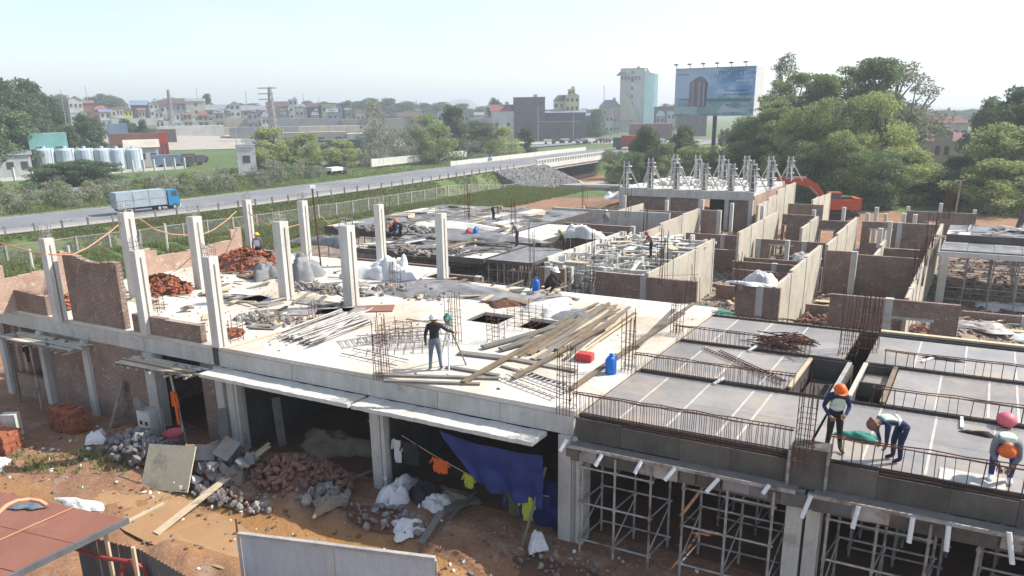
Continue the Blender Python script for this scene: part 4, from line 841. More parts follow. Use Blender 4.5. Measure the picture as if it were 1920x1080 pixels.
heap_cloth('cloth_heap', 'thin dark rag on the back right plywood', 'cloth', 'black_cloth', (*at(1768, 674, Z).xy, Z), .45, .12, .08, 41, UA); heap_cloth('cloth_heap', 'dark glove-like scrap behind the rightmost worker', 'cloth', 'black_cloth', (*at(1838, 815, Z).xy, Z), .3, .1, .1, 42, UA)
tag(MB().ob(8.4, 9.6, .2, .75, Z+.005, Z+.03).build('polystyrene_sheet', 'concrete_side'), 'white sheet lying at the front edge right of the bending worker', 'sheet')
# ------------------------------------------------------------------ party walls of the rear rows (plastered side to the right)
def pwall(a, bs, h, label, t=.14, m='plaster'):
    """bs: list of (b0, b1) panels with columns/gaps between"""
    th = thing('party_wall', label, 'wall', P(a, bs[0][0], 0), 'party walls of the rear rows')
    for i, (b0, b1) in enumerate(bs):
        n = max(1, int((b1-b0)/1.6)); rd = random.Random(int(a*7+b0))
        hh = h[i] if isinstance(h, (list, tuple)) else h
        mb = MB().ob(a-t, a, b0, b1, -.4, hh); mb.build('wall_panel', m, th)
        MB().ob(a-t-.04, a-t-.003, b0+.02, b1-.02, -.4, hh-.02).build('brick_face', 'brick_v_sunlit', th)
        MB().ob(a-t-.06, a+.03, b1+.03, b1+.2, -.4, hh+.02).build('column', 'concrete_side', th)
    return th
pwall(-5.3, [(18.3, 21.6), (21.85, 25.0), (25.25, 28.2)], [3.3, 3.35, 3.45], 'pale plastered wall right of the shored middle room')
pwall(.8, [(18.2, 21.2), (21.45, 24.6), (24.85, 28.4)], [3.2, 3.35, 3.45], 'long pale party wall in front of the dark doorway alley')
pwall(-4.95, [(32.4, 35.2), (35.4, 38.4), (38.6, 42.6)], [3.3, 3.35, 3.4], 'pale wall stepping back behind the rubble alley')
pwall(.75, [(31.0, 34.0), (34.2, 37.6), (37.8, 41.8)], [3.1, 3.3, 3.35], 'pale party wall in front of the orange excavator')
pwall(-10.95, [(31, 34.0), (34.25, 38.4), (38.7, 42.0)], [3.1, 3.3, 3.4], 'three pale wall panels before the two storey block')
pwall(6.25, [(18.4, 20.2), (20.4, 22.4), (22.6, 25), (25.2, 30.5), (30.7, 36), (36.2, 41.5)], [3.2, 3.2, 3.2, 3.25, 3.3, 3.2], 'long ragged pale wall below the rusty bars at right')
pwall(-4.3, [(52, 54.5), (54.8, 57), (57.2, 60)], [3.3, 3.2, 3.1], 'small pale wall pieces left of the excavator tracks')
pwall(-7.6, [(47, 50), (50.3, 53), (53.3, 56), (56.3, 60)], [3.3, 3.5, 3.9, 4.0], 'bright stepped wall at the end of the two storey block')
# brown cross walls
def xwall(a0, a1, b, z1, label, cols=(), opens=(), m='brick_u_shaded', t=.2, z0=-.4):
    th = thing('cross_wall', label, 'wall', P(a0, b, 0), 'brown cross walls of the rear rows')
    xs = sorted({a0, a1, *[o_[0] for o_ in opens], *[o_[1] for o_ in opens]})
    for i in range(len(xs)-1):
        o_ = next((q for q in opens if q[0] <= xs[i] < q[1]), None)
        if o_:
            if z1-o_[3] > .05: MB().ob(xs[i], xs[i+1], b, b+t, o_[3]+.12, z1).build('brick_panel', m, th); MB().ob(xs[i]-.12, xs[i+1]+.12, b-.01, b+t+.01, o_[3], o_[3]+.117).build('lintel', 'concrete_side', th)
            if o_[2] > z0+.1: MB().ob(xs[i], xs[i+1], b, b+t, z0, o_[2]).build('brick_panel', m, th)
        else: MB().ob(xs[i], xs[i+1], b, b+t, z0, z1).build('brick_panel', m, th)
    for c in cols: MB().ob(c-.16, c+.16, b-.03, b+t+.03, z0, z1+.03).build('column', 'concrete_side', th)
    return th
xwall(-8.1, -5.4, 18.3, 3.15, 'brown wall with a low opening left of the pale column', (-5.55,), ((-7.4, -5.75, .2, 1.55),))
xwall(-5.35, -2.85, 18.2, 3.1, 'brown wall with a bright opening behind the green net', (), ((-5.2, -4.1, 0, 1.5),))
xwall(-1.0, 1.0, 18.2, 3.15, 'narrow brown wall with a grey column and a white pack on top', (.1,))
xwall(3.2, 8.2, 17.8, 3.2, 'brown wall with a doorway behind the right plywood deck', (5.55,), ((5.72, 7.2, -.4, 2.35),))
xwall(-23.2, -15.7, 16.4, 3.1, 'long brown wall under the back deck left of the lone column', (-19.4,))
xwall(-18.4, -12.6, 14.95, 3.1, 'brown wall behind the lone column', (-12.9,))
xwall(-11.4, -9.9, 18.4, 3.1, 'brown wall with pale column behind the blue can', (-10.9,))
xwall(-22.8, -12.6, 40.2, 3.2, 'long grey wall behind the back deck', (-22.5, -18.6, -15.0), m='concrete_side')
xwall(-18.3, -12.9, 33.8, 3.0, 'brown wall with white column ahead of the long grey wall', (-12.9,))
xwall(-4.7, -2.4, 42.8, 3.2, 'brown lintel wall over the rubble room behind the pale wall', (), ((-4.5, -3.3, -.4, 2.3),))
xwall(-5.8, -3.0, 49.5, 3.2, 'low brown wall in front of the excavator bucket')
xwall(2.3, 6.0, 29.9, 2.8, 'brown walls stepping behind the open dirt room', (), ((3.0, 6.0, 0, 0.0),) if False else ())
xwall(1.0, 2.6, 29.0, 3.1, 'dark brown pier at the end of the pale party wall', (2.5,))
xwall(3.4, 8.1, 48.0, 3.2, 'far brown wall with an opening near the dense rusty bars', (), ((4.9, 5.6, -.4, 2.4),))
xwall(2.9, 5.9, 35.0, 2.4, 'low brown wall in the middle of the right rooms')
xwall(11.4, 13.5, 47, 3.2, 'brown wall piece at the far right edge', (11.9,))
xwall(-30, -24, 46, 1.8, 'low brown garden wall beyond the back deck')
for i, (a, b) in enumerate(((2.6, 38), (2.9, 40.5), (3.4, 44), (4.0, 46), (.9, 44.5), (1.2, 47))):
    tag(MB().ob(a, a+.28, b, b+.28, -.2, 3.2+.15*(i % 3)).build('concrete_column', 'concrete'), ['slim column behind the dirt room', 'slim column next to the stepped brown wall', 'pale slim column left of the bare dirt lot', 'farthest slim column near the dirt lot', 'slim column right of the excavator arm', 'slim column in front of the excavator tracks'][i], 'column')
xwall(-10.8, -9.3, 42.3, 3.3, 'dark brown pier behind the three pale wall panels', (-9.4,))
xwall(-22.5, -12.0, 45.5, 2.6, 'long brown wall between the grey wall and the two storey block', (-17, -12.2))
xwall(-10.8, -5.2, 35.2, 1.5, 'low brown wall across the alley below the two storey block')
xwall(-10.8, -5.2, 39.0, 1.9, 'second low brown wall across the alley below the block', (-8,))
xwall(-4.8, .6, 30.6, 1.7, 'brown half wall between the two pale party walls', (-2.2,))
xwall(-4.8, .4, 36.0, 2.3, 'brown wall in the room before the excavator', (-4.6, -1.6), ((-3.8, -2.4, -.4, 1.9),))
xwall(-4.2, .5, 42.6, 2.9, 'far brown wall of the room before the excavator', (.4,), ((-1.9, -.9, -.4, 2.1),))
xwall(1.0, 6.0, 42.5, 3.0, 'brown wall behind the slim columns', (3.5,), ((1.6, 3.0, 1.4, 2.4),))
xwall(1.0, 3.0, 24.4, .9, 'low brown foundation wall in the open dirt room')
xwall(8.2, 14, 26.5, .8, 'low wall in the pit before the right shored deck', (11,))
xwall(-16.8, -12.0, 31.2, 2.9, 'brown wall piece under the pale sheet bundle', (-14.2,))
pwall(-2.0, [(37, 39.5), (39.8, 42.2)], [3.1, 3.2], 'short pale wall left of the far pale party wall')
pwall(3.4, [(31, 33.5), (33.7, 35.5)], [2.6, 2.8], 'short pale wall in the stepped brown rooms')
pwall(-17.2, [(41, 43.5), (43.8, 46)], [3.1, 3.1], 'short pale wall beyond the long grey wall')
rd = random.Random(5)
for i, (a, b) in enumerate(((-16, 48), (-13, 48.6), (-9.8, 46.5), (-6.8, 44.5), (-3, 45), (-1, 46), (1.6, 50), (3, 52), (5.4, 51), (7.8, 50), (-20, 48), (-22.6, 45), (-7.9, 31.5), (-2.2, 33))):
    tag(MB().ob(a, a+.26, b, b+.26, -.2, rd.uniform(2.6, 3.6)).build('concrete_column', 'concrete'), 'slim concrete column among the %s' % ['walls in front of the block', 'walls below the dark doorway', 'walls at the block corner', 'walls right of the block', 'piers left of the excavator', 'piers under the excavator boom', 'piers right of the excavator', 'piers at the lot edge', 'piers left of the dense bars', 'piers behind the dense bars', 'walls left of the block', 'walls at the grey wall end', 'rubble of the alley', 'half walls of the middle room'][i], 'column')
# alley between: dark stair-like floor slabs
for i, (a, b) in enumerate(((-4.6, 27), (-4.4, 29.5), (-4.2, 31))):
    tag(MB().ob(a, a+3.6, b, b+.2, -.1, .9+.5*i).build('cross_wall', 'brick_u_shaded'), ['low brown wall across the rubble alley', 'second low wall across the rubble alley', 'third low wall across the rubble alley'][i], 'wall')
# ------------------------------------------------------------------ shored decks at the back
def shored(label, a0, a1, b0, b1, z, th=.35, prop=True, m='grey_tarp', seed=1, na=6, nb=5, pz=0):
    t = thing('shored_deck', label, 'formwork deck', P(a0, b0, z)); rd = random.Random(seed)
    n = max(1, int((a1-a0)/1.25)); k_ = max(1, int((b1-b0)/2.5))
    for i in range(n):
        for j in range(k_):
            x0, x1 = a0+(a1-a0)*i/n, a0+(a1-a0)*(i+1)/n; y0, y1 = b0+(b1-b0)*j/k_, b0+(b1-b0)*(j+1)/k_
            MB().ob(x0+.01, x1-.01, y0+.01, y1-.01, z-.05, z+rd.uniform(-.01, .02)).build('plywood_panel', m if rd.random() < .75 else 'concrete', t)
    MB().ob(a0, a1, b0-.05, b0-.002, z-th, z+.03).build('edge_form', 'ply_side', t); MB().ob(a1+.002, a1+.05, b0, b1, z-th, z+.03).build('edge_form', 'ply_side', t)
    if prop:
        for i in range(na+1):
            for j in range(nb+1):
                inst('prop', post, P(a0+.1+(a1-a0-.2)*i/na, b0+.1+(b1-b0-.2)*j/nb, pz), (rd.uniform(-.02, .02), rd.uniform(-.02, .02), 0), (1.1, 1.1, z-.06-pz), t)
        mb = MB()
        for zz in (.5, 1.2, 1.9, 2.6):
            for j in range(nb+1): mb.tube([P(a0, b0+.1+(b1-b0-.2)*j/nb, pz+zz), P(a1, b0+.1+(b1-b0-.2)*j/nb, pz+zz+rd.uniform(-.1, .1))], .02, 4)
        mb.build('ledgers', 'steel_pale', t, kind='stuff')
    return t
shored('large back formwork deck with grey sheets and two cans', -32, -18.2, 24.3, 38, 3.3, .55, True, 'grey_tarp', 1, 8, 3)
shored('lower near edge of the back deck left of the lone column', -24.5, -15.0, 18.6, 24, 3.2, .3, False, 'grey_tarp', 2)
shored('back deck part where a worker stands', -18.0, -14.8, 23.5, 31, 3.3, .3, True, 'concrete', 3, 3, 3)
shored('dark sheeted deck over the shored room', -14.8, -12.0, 18.6, 23, 3.2, .15, True, 'grey_tarp', 4, 5, 4)
shored('shored deck on the right with a dark two layer edge', 6.7, 14.5, 30.2, 40.5, 3.35, .3, True, 'grey_tarp', 5, 6, 5)
MB().ob(6.6, 14.5, 30.0, 30.2, 3.0, 3.3).build('concrete_beam', 'concrete_side', None); tag(C.objects[-1], 'pale beam along the front of the right shored deck', 'beam')
MB().ob(6.8, 14.5, 33.2, 33.4, 3.35, 3.8).build('form_upstand', 'ply_side', None); tag(C.objects[-1], 'dark upstand on the right shored deck', 'formwork')
for a in (6.8, 12.8): MB().ob(a, a+.4, 30, 30.35, -.3, 3.0).build('concrete_column', 'concrete_side'); tag(C.objects[-1], 'grey column under the %s end of the right shored deck' % ('left' if a < 8 else 'right'), 'column')
# dense props / mesh screen in the shored middle room
t = thing('shoring_props', 'dense forest of pale props and clamps filling the middle room', 'props', P(-11.5, 20, 0)); rd = random.Random(77)
for i in range(260):
    a, b = rd.uniform(-11.6, -5.8), rd.uniform(19.0, 30.2)
    inst('prop', post, P(a, b, -.1), (rd.gauss(0, .02), rd.gauss(0, .02), 0), (1.5, 1.5, rd.uniform(2.6, 3.4)), t)
mb = MB()
for i in range(1700):
    a, b, z = rd.uniform(-11.6, -7.2 if i % 2 else -5.8), rd.uniform(19.0, 30), rd.uniform(.3, 3.1)
    if i % 2 and rd.random() < .6: mb.beam(P(a, b, z), P(a+rd.uniform(.5, 1.5), b+rd.uniform(-.3, .3), z+rd.uniform(-.1, .1)), .06, .06)
    else: mb.box(P(a, b, z), (rd.uniform(.08, .3), .12, rd.choice([.1, .2, .5, .9])), rd.random())
mb.build('clamps', 'concrete', t, kind='stuff')
for b in (19.6, 22.8, 26, 29.4): MB().ob(-11.8, -5.5, b, b+.14, 2.95, 3.1).build('bearer', 'concrete', t)
for i, (b0, b1) in enumerate(((20.1, 23.0), (23.25, 26.4), (26.7, 30))):
    tag(MB().ob(-11.95, -11.8, b0, b1, -.2, 3.3).build('plaster_screen', 'concrete'), ['nearest pale wall slab at the left of the shored room', 'middle pale wall slab at the left of the shored room', 'farthest pale wall slab at the left of the shored room'][i], 'wall')
tag(MB().tube([P(-18, 23.0, 3.0), P(-14.8, 30.5, 3.4)], .1, 6).build('pipe', 'concrete'), 'long pale pipe sloping beside the back deck worker', 'pipe')
# tarps and debris on back deck
heap_cloth('tarpaulin', 'pale sheet heap on the back deck', 'tarpaulin', 'concrete', P(-24, 27.5, 3.3), 3.0, 1.2, .35, 51, UA); heap_cloth('tarpaulin', 'dark sheet under the red and blue cans', 'tarpaulin', 'grey_tarp', P(-19.5, 24.3, 3.3), 3.4, 1.3, .3, 52, UA)
heap_cloth('tarpaulin', 'pale sheet bundle beside the standing back worker', 'tarpaulin', 'concrete', P(-13.8, 27.5, 3.2), 1.4, .8, .9, 53, UA); heap_cloth('tarpaulin', 'dark rolled tarpaulin at the left end of the back deck', 'tarpaulin', 'grey_tarp', P(-28.5, 21.5, 2.6), 2.5, .8, .8, 54, UA)
heap_cloth('sack', 'white sack lying on the pale wall beside the near bars', 'sack', 'white_cloth', P(-1.0, 23.5, 2.0), .75, .7, .8, 55, UA); heap_cloth('sheet', 'white pack on top of the narrow brown wall', 'sheet', 'white', P(-.4, 18.35, 3.17), .75, .25, .18, 56, UA)
heap_cloth('tarpaulin', 'blue grey sheet on the far end of the alley wall', 'tarpaulin', 'steel', P(-.4, 30, 2.3), .7, .9, .5, 57, UA)
for i, (a, b) in enumerate(((9, 24.5), (11.5, 24), (3.2, 26.5), (9.8, 31.5), (11.5, 31.6))): heap_cloth('net_pile', ['grey net pile in front of the right shored deck', 'white rag pile near the ladder', 'tangled grey net in the open dirt room', 'blue white sheet under the right shored deck', 'white bags under the right shored deck'][i], 'net', ['steel', 'white_cloth', 'steel', 'white_cloth', 'white_cloth'][i], gp(a, b), 1.3, .7, .35, 61+i, UA)
chunk_pile('debris spread on the left back deck', P(-26, 24.8, 3.3), 3.5, 1.2, .25, 170, .06, .25, 'rubble', 71, UA); chunk_pile('debris between brown wall and back deck', P(-19.5, 19.5, 3.1), 4.0, 1.2, .2, 150, .06, .22, 'rubble', 72, UA)
chunk_pile('orange dirt clods in the doorway room', gp(6.8, 21), 1.6, 1.6, .5, 120, .08, .25, 'dusty_brick', 73, UA); chunk_pile('earth clods in front of the pale wall', gp(2.3, 22.5), 1.4, 2.2, .3, 120, .08, .25, 'dusty_brick', 74, UA)
ladder_frame(*[1857, 652, 1860, 590], .5, 5, 'timber_pale', 'wooden ladder leaning in the pit at the right', 0, 0, .2, 'ladder', 'ladder', r=.03)
l_ = C.objects  # upright ladder
def scatter(label, fn, n, seed, L=(.6, 2.6), ms=('timber', 'timber_grey', 'timber_pale', 'steel')):
    rd = random.Random(seed); c = fn(rd); t = thing('timber_scatter', label, 'loose timber', c)
    for i in range(n):
        q = fn(rd); a_ = UA+rd.choice([0, 0, 1.57])+rd.gauss(0, .5); l = rd.uniform(*L)/2; z = q.z+rd.uniform(.03, .16); d = Vector((math.cos(a_)*l, math.sin(a_)*l, rd.uniform(-.02, .08)))
        MB().beam(Vector((q.x, q.y, z))-d, Vector((q.x, q.y, z))+d, rd.choice([.08, .12, .2, .5]), .04).build('board', rd.choice(ms), t)
scatter('loose boards and battens strewn over the large back deck', lambda r: P(r.uniform(-31, -18.6), r.uniform(24.6, 37.5), 3.33), 90, 1)
scatter('boards and sheets strewn on the lower part of the back deck', lambda r: P(r.uniform(-24, -15.3), r.uniform(18.8, 23.8), 3.22), 60, 2, ms=('timber', 'timber_grey', 'concrete', 'ply_side', 'ply_side'))
scatter('loose boards on the right shored deck', lambda r: P(r.uniform(7, 14), r.uniform(33.6, 40), 3.37), 40, 3, ms=('timber_grey', 'ply_side', 'steel'))
scatter('short boards and offcuts strewn on the left part of the white slab', lambda r: P(r.uniform(-23.5, -12), r.uniform(1.2, 10.5), S), 70, 4, (.3, 1.3))
scatter('offcuts strewn behind the surveyor on the slab', lambda r: P(r.uniform(-12, -5), r.uniform(8, 11.5), S), 40, 5, (.3, 1.5))
scatter('boards and scrap lying on the dirt of the pale walled rooms', lambda r: (lambda q: Vector((q.x, q.y, tz(q))))(P(r.uniform(-4.5, 5.8), r.uniform(19, 47))), 90, 6, (.4, 2))
scatter('scrap timber on the dirt in front of the right shored deck', lambda r: (lambda q: Vector((q.x, q.y, tz(q))))(P(r.uniform(7, 13), r.uniform(19, 29.5))), 60, 7, (.4, 2))
scatter('pale boards on top of the shored middle room', lambda r: P(r.uniform(-11.4, -5.9), r.uniform(19.5, 29.8), 3.1), 46, 8, (.8, 2.6), ('concrete', 'timber_pale', 'steel_pale'))
tag(MB().ob(6.0, 14.5, 10.96, 11.16, 3.63, 3.7).build('edge_board', 'timber_pale'), 'pale edge board along the rear of the right plywood', 'board')
# ------------------------------------------------------------------ two storey block
tb = thing('two_storey_block', 'grey two storey block with a pale roof slab below the propped column forms', 'building', P(-18, 51, 0))
sl_ = MB().ob(-21.5, -9.0, 50.6, 64, 3.55, 3.95); sl_.build('roof_slab', 'concrete', tb); MB().ob(-21.5, -9.0, 50.5, 50.595, 3.2, 3.9).build('beam', 'concrete_side', tb)
for a0, a1 in ((-21.3, -16.8), (-16.5, -13.9), (-11.0, -9.2)): MB().ob(a0, a1, 50.7, 50.9, -.3, 3.2).build('brick_panel', 'brick_u_shaded', tb)
for a in (-21.3, -16.65, -13.7, -11.3, -9.2): MB().ob(a-.18, a+.18, 50.55, 50.95, -.3, 3.2).build('column', 'concrete_side', tb)
MB().ob(-13.6, -11.4, 53, 53.2, -.3, 3.2).build('rear_panel', 'dark_wall', tb); MB().ob(-21.4, -21.2, 51, 63.8, -.3, 3.5).build('side_wall', 'brick_v_sunlit', tb); MB().ob(-9.2, -9.0, 51, 63.8, -.3, 3.5).build('side_wall', 'brick_v_sunlit', tb)
sq = MB().hexa(BX((0, 0, 1.25), (.34, .34, 2.5))).mesh('form_box', 'rubble_grey'); br = MB().beam((0, 0, 0), (0, 0, 1), .13, .05).mesh('clamp', 'steel_pale')
def form(a, b, z, label, i):
    q = P(a, b, z); t = thing('column_form', label, 'column form', q, 'propped column forms on the two storey block'); rd = random.Random(i)
    inst('form_box', sq, q, (0, 0, UA), (1, 1, .95), t)
    for k in range(4):
        MB().box((q.x, q.y, z+.2+.6*k), (.8, .6, .08), UA).build('clamp', 'concrete', t)
    for dx, dy in ((1.3, -.2), (-1.0, .5), (.4, -.9)): MB().tube([P(a, b, z+2.2), P(a+dx, b+dy, z+.05)], .06, 5).build('prop', 'concrete', t)
    for s_ in (-.22, .24): MB().beam(P(a+s_, b-.18, z), P(a+s_, b-.18, z+2.5), .12, .1).build('batten', 'concrete', t)
i = 0
for b in (51.3, 56.5, 62.5):
    for a in (-21.1, -18.7, -16.2, -13.6, -11.2, -9.3):
        form(a+(b-51)*.05, b, 3.95, ['propped dark column form on the front row of the block', 'propped column form in the middle row of the block', 'propped column form in the back row of the block'][(51.3, 56.5, 62.5).index(b)].replace('propped', ['leftmost propped', 'second propped', 'third propped', 'fourth propped', 'fifth propped', 'rightmost propped'][i % 6]), i); i += 1
chunk_pile('white debris and sheets on the two storey block roof', P(-15, 55, 3.95), 5, 3, .35, 160, .1, .4, 'concrete', 81, UA)
heap_cloth('sheet', 'white sheets leaning beyond the long grey wall', 'sheet', 'white_cloth', gp(-24, 55, .6), 1.2, .9, .8, 83, UA)
# ------------------------------------------------------------------ bridge
def rp(al, ac, z): return Vector((CH[0]+RN[0]*al+RP[0]*ac, CH[1]+RN[1]*al+RP[1]*ac, z))
W0 = float(roadsd(*CH)[0]); bc = W0    # distance of CH from the road centre
def rb(mb, l0, l1, c0, c1, z0, z1):
    return mb.hexa([rp(l, c, z) for z in (z0, z1) for l, c in ((l0, c0), (l0, c1), (l1, c1), (l1, c0))])
cc = -W0
br_ = thing('bridge', 'concrete road bridge with slotted parapet over a dark underpass', 'bridge', rp(0, cc+7.5, -4))
rb(MB(), -17, 17, cc-9, cc+9, -1.9, -.53).build('deck', 'concrete', br_)
rb(MB(), -17.5, 17.5, cc+8.7, cc+9.35, -1.3, -.3).build('edge_beam', 'concrete', br_)
for k in range(28): rb(MB(), -17+k*1.24, -17+k*1.24+.3, cc+8.9, cc+9.2, -.3, .5).build('parapet_post', 'concrete', br_)
rb(MB(), -17.4, 17.4, cc+8.85, cc+9.25, .5, .72).build('parapet_rail', 'concrete', br_)
for l in (-14.2, 13.2): rb(MB(), l, l+1, cc-9, cc+8.6, -5.6, -1.91).build('abutment', 'concrete' if l < 0 else 'dark_wall', br_)
for l in (-1.2,): rb(MB(), l, l+.6, cc-8, cc+7, -5.6, -1.91).build('pier', 'dark_wall', br_)
fl = rb(MB(), -13.2, 13.2, cc-9, cc+10, -5.3, -4.72).build('underpass_shade_floor', 'brick_hole'); fl['kind'] = 'structure'  # near-black sheet, the underpass shade is painted into its colour
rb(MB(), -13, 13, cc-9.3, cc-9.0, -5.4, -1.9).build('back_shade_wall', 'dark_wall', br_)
# stone pitched slope left of the bridge
t = thing('stone_slope', 'grey stone pitched slope beside the bridge abutment', 'slope', rp(-20, cc+10, -4)); mb = MB(); rd = random.Random(4)
for i in range(46):
    for j in range(20):
        l = -34+i*.45+rd.uniform(-.1, .1); u = j/19+rd.uniform(-.02, .02); wv = 1.0 if l < -16 else 1.0
        q = rp(l, cc+9.4+u*8.5, -.75-u*(3.4)); mb.rock(q, .42, rd)
mb.build('pitching_stones', 'stone', t, kind='stuff')
mb = MB(); mb.hexa([rp(-34, cc+9.2, -5), rp(-13.4, cc+9.2, -5), rp(-13.4, cc+19.5, -5.5), rp(-34, cc+19.5, -5.5), rp(-34, cc+9.2, -.7), rp(-13.4, cc+9.2, -.7), rp(-13.4, cc+19, -4.9), rp(-34, cc+19, -4.9)]); mb.build('slope_base', 'stone', t)
MB().beam(rp(-13.3, cc+9.3, -1.0), rp(-13.3, cc+19.5, -4.9), .5, .5).build('coping', 'concrete', t)
mb = MB(); mb.hexa([rp(-26, cc+20, -5), rp(-6, cc+20, -5), rp(-6, cc+30, -5), rp(-26, cc+30, -5), rp(-26, cc+20, -3.4), rp(-8, cc+20, -4.4), rp(-8, cc+30, -4.2), rp(-26, cc+30, -3.6)]); o = mb.build('concrete_apron', 'shoulder'); o['kind'] = 'structure'
# white parapets on the far side
def wallpath(off, s0, s1, z0, z1, w_, m_, label, step=4.0):
    pts = along(off, step, s0, s1); t = thing('road_barrier', label, 'barrier', (*pts[0][0], z0))
    for (p, d), (q, e) in zip(pts[:-1], pts[1:]):
        g = (q-p)/np.linalg.norm(q-p)*.03; MB().beam((*(p+g), (z0+z1)/2), (*(q-g), (z0+z1)/2), w_, z1-z0).build('barrier_block', m_, t)
    return t
def arc(x, y):    # arc length along the road of the nearest centre point
    d = np.hypot(RC[:, 0]-x, RC[:, 1]-y); k = int(np.argmin(d)); return float(np.sum(np.linalg.norm(np.diff(RC[:k+1], axis=0), axis=1)))
s_b = arc(*CH)
wallpath(-7.3, s_b-24, s_b+44, -.5, .55, .35, 'concrete', 'long white concrete barrier on the far side of the road before the bridge')
wallpath(-24, s_b-22, s_b+18, -.6, 1.1, .4, 'concrete', 'second pale barrier beyond the first white barrier')
# guard rail and fence
def rail(off, s0, s1, step, z, h, label, name='guard_rail', postm='concrete', w_=.16, rails=((.75, .1),), pm=None):
    pts = along(off, step, s0, s1); t = thing(name, label, 'guard rail' if 'guard' in name else 'fence', (*pts[0][0], z))
    pmz = MB().box((0, 0, h/2), (w_, w_, h)).mesh('post', postm); lo = 0
    for i, (p, d) in enumerate(pts):
        zz = z if z > -2 else tz(p)
        inst('post', pmz, (p[0], p[1], zz), (0, 0, math.atan2(d[1], d[0])), 1, t)
    for rh, rw in rails:
        for (p, d), (q, e) in zip(pts[:-1], pts[1:]):
            z0, z1 = (z, z) if z > -2 else (tz(p), tz(q)); MB().beam((p[0], p[1], z0+rh), (q[0], q[1], z1+rh), .05, rw).build('rail', postm if name != 'guard_rail' else 'steel', t)
    return t, pts
rail(8.9, 30, s_b-18, 2.6, -.6, 1.0, 'guard rail with short posts along the near road edge', rails=((.82, .12),), postm='rubble_grey')
ft, fpts = rail(17.2, 34, s_b-14, 3.0, -3, 2.7, 'chain link fence on concrete posts below the road bank', 'fence', 'steel_pale', .16, ((2.6, .07),))
m_, N_, L_, b_ = nodes('chain_link'); b_.inputs['Base Color'].default_value = (.2, .21, .19, 1); b_.inputs['Roughness'].default_value = .6
wv1 = N_.new('ShaderNodeTexCoord'); mp = N_.new('ShaderNodeTexVoronoi'); mp.feature = 'DISTANCE_TO_EDGE'; mp.inputs['Scale'].default_value = 9; L_.new(N_.new('ShaderNodeNewGeometry').outputs['Position'], mp.inputs['Vector'])
mth = N_.new('ShaderNodeMath'); mth.operation = 'LESS_THAN'; mth.inputs[1].default_value = .06; L_.new(mp.outputs['Distance'], mth.inputs[0]); L_.new(mth.outputs[0], b_.inputs['Alpha'])
mb = MB()
for (p, d), (q, e) in zip(fpts[:-1], fpts[1:]): z0, z1 = tz(p), tz(q); mb.poly([(p[0], p[1], z0+.05), (q[0], q[1], z1+.05), (q[0], q[1], z1+2.58), (p[0], p[1], z0+2.58)])
mb.build('mesh_panel', 'chain_link', ft)
# ------------------------------------------------------------------ excavator
ex = thing('excavator', 'orange red crawler excavator working behind the party walls', 'excavator', (0, 0, 0))
def exb(mb, x0, x1, y0, y1, z0, z1): return mb.hexa([(x, y, z) for z in (z0, z1) for x, y in ((x0, y0), (x1, y0), (x1, y1), (x0, y1))])
for y in (-1.2, .7): mb = MB(); mb.prism([(0, 0)], 0, 0) if False else None; exb(mb, -1.9, 1.9, y, y+.5, .1, .85); exb(mb, -2.15, 2.15, y, y+.5, .3, .65); mb.build('track', 'dark_metal', ex)
exb(MB(), -1.0, 1.0, -.7, .7, .6, 1.1).build('undercarriage', 'dark_metal', ex)
b_o = exb(MB(), -2.0, 1.2, -1.25, 1.25, 1.1, 2.2).build('house', 'excavator_red', ex); exb(MB(), -2.25, -1.5, -1.2, 1.2, 1.15, 2.35).build('counterweight', 'excavator_red', ex)
exb(MB(), -1.3, -.1, -.9, .9, 2.2, 2.5).build('engine_cover', 'dark_metal', ex)
cb = exb(MB(), .0, 1.3, .3, 1.2, 2.2, 3.05).build('cab', 'excavator_red', ex); exb(MB(), .1, 1.31, .28, 1.21, 2.3, 2.9).build('window', 'glass', cb)
def arm(pts, w_, hs_, name):
    mb = MB(); n = len(pts)
    for i in range(n-1):
        p, q = Vector(pts[i]), Vector(pts[i+1]); d = (q-p).normalized(); u_ = Vector((-d.z, 0, d.x)); c = []
        for s_, hh in ((p, hs_[i]), (q, hs_[i+1])):
            for y, k in ((-w_, -1), (w_, -1), (w_, 1), (-w_, 1)): c.append(s_+Vector((0, y, 0))+u_*(k*hh))
        i0 = len(mb.v); mb.v += [tuple(t_) for t_ in c]
        for k in ((0, 1, 2, 3), (7, 6, 5, 4), (4, 5, 1, 0), (5, 6, 2, 1), (6, 7, 3, 2), (7, 4, 0, 3)): mb.f.append([i0+t_ for t_ in k]); mb.m.append(0)
    return mb.build(name, 'excavator_red', ex)
arm([(1.0, 0, 1.7), (2.6, 0, 3.5), (3.6, 0, 4.1), (6.6, 0, 4.2)], .22, [.25, .42, .4, .22], 'boom'); arm([(6.0, 0, 4.5), (6.8, 0, 4.3), (6.9, 0, 3.2), (6.7, 0, 1.6)], .17, [.18, .32, .26, .16], 'stick')
MB().tube([(1.5, .25, 1.9), (3.2, .25, 3.6)], .08, 8).build('cylinder', 'steel', ex); MB().tube([(3.6, 0, 4.6), (6.1, 0, 4.65)], .08, 8).build('cylinder', 'steel', ex)
bk = exb(MB(), 6.0, 6.9, -.5, .5, .7, 1.7).build('bucket', 'dark_metal', ex)
MB().box((4.6, -.235, 4.13), (1.2, .01, .16)).build('boom_lettering', 'white', ex)
q = at(1566, 408, .1); ex.location = (q.x, q.y, .05); q2 = at(1470, 402, .1); ex.rotation_euler = (0, 0, math.pi+math.radians(-4)); ex.scale = (.92,)*3
o = thing('tipper', 'dark machine arm at the far right edge of the lot', 'machine', at(1905, 440, 0)); q = at(1905, 440, 0)
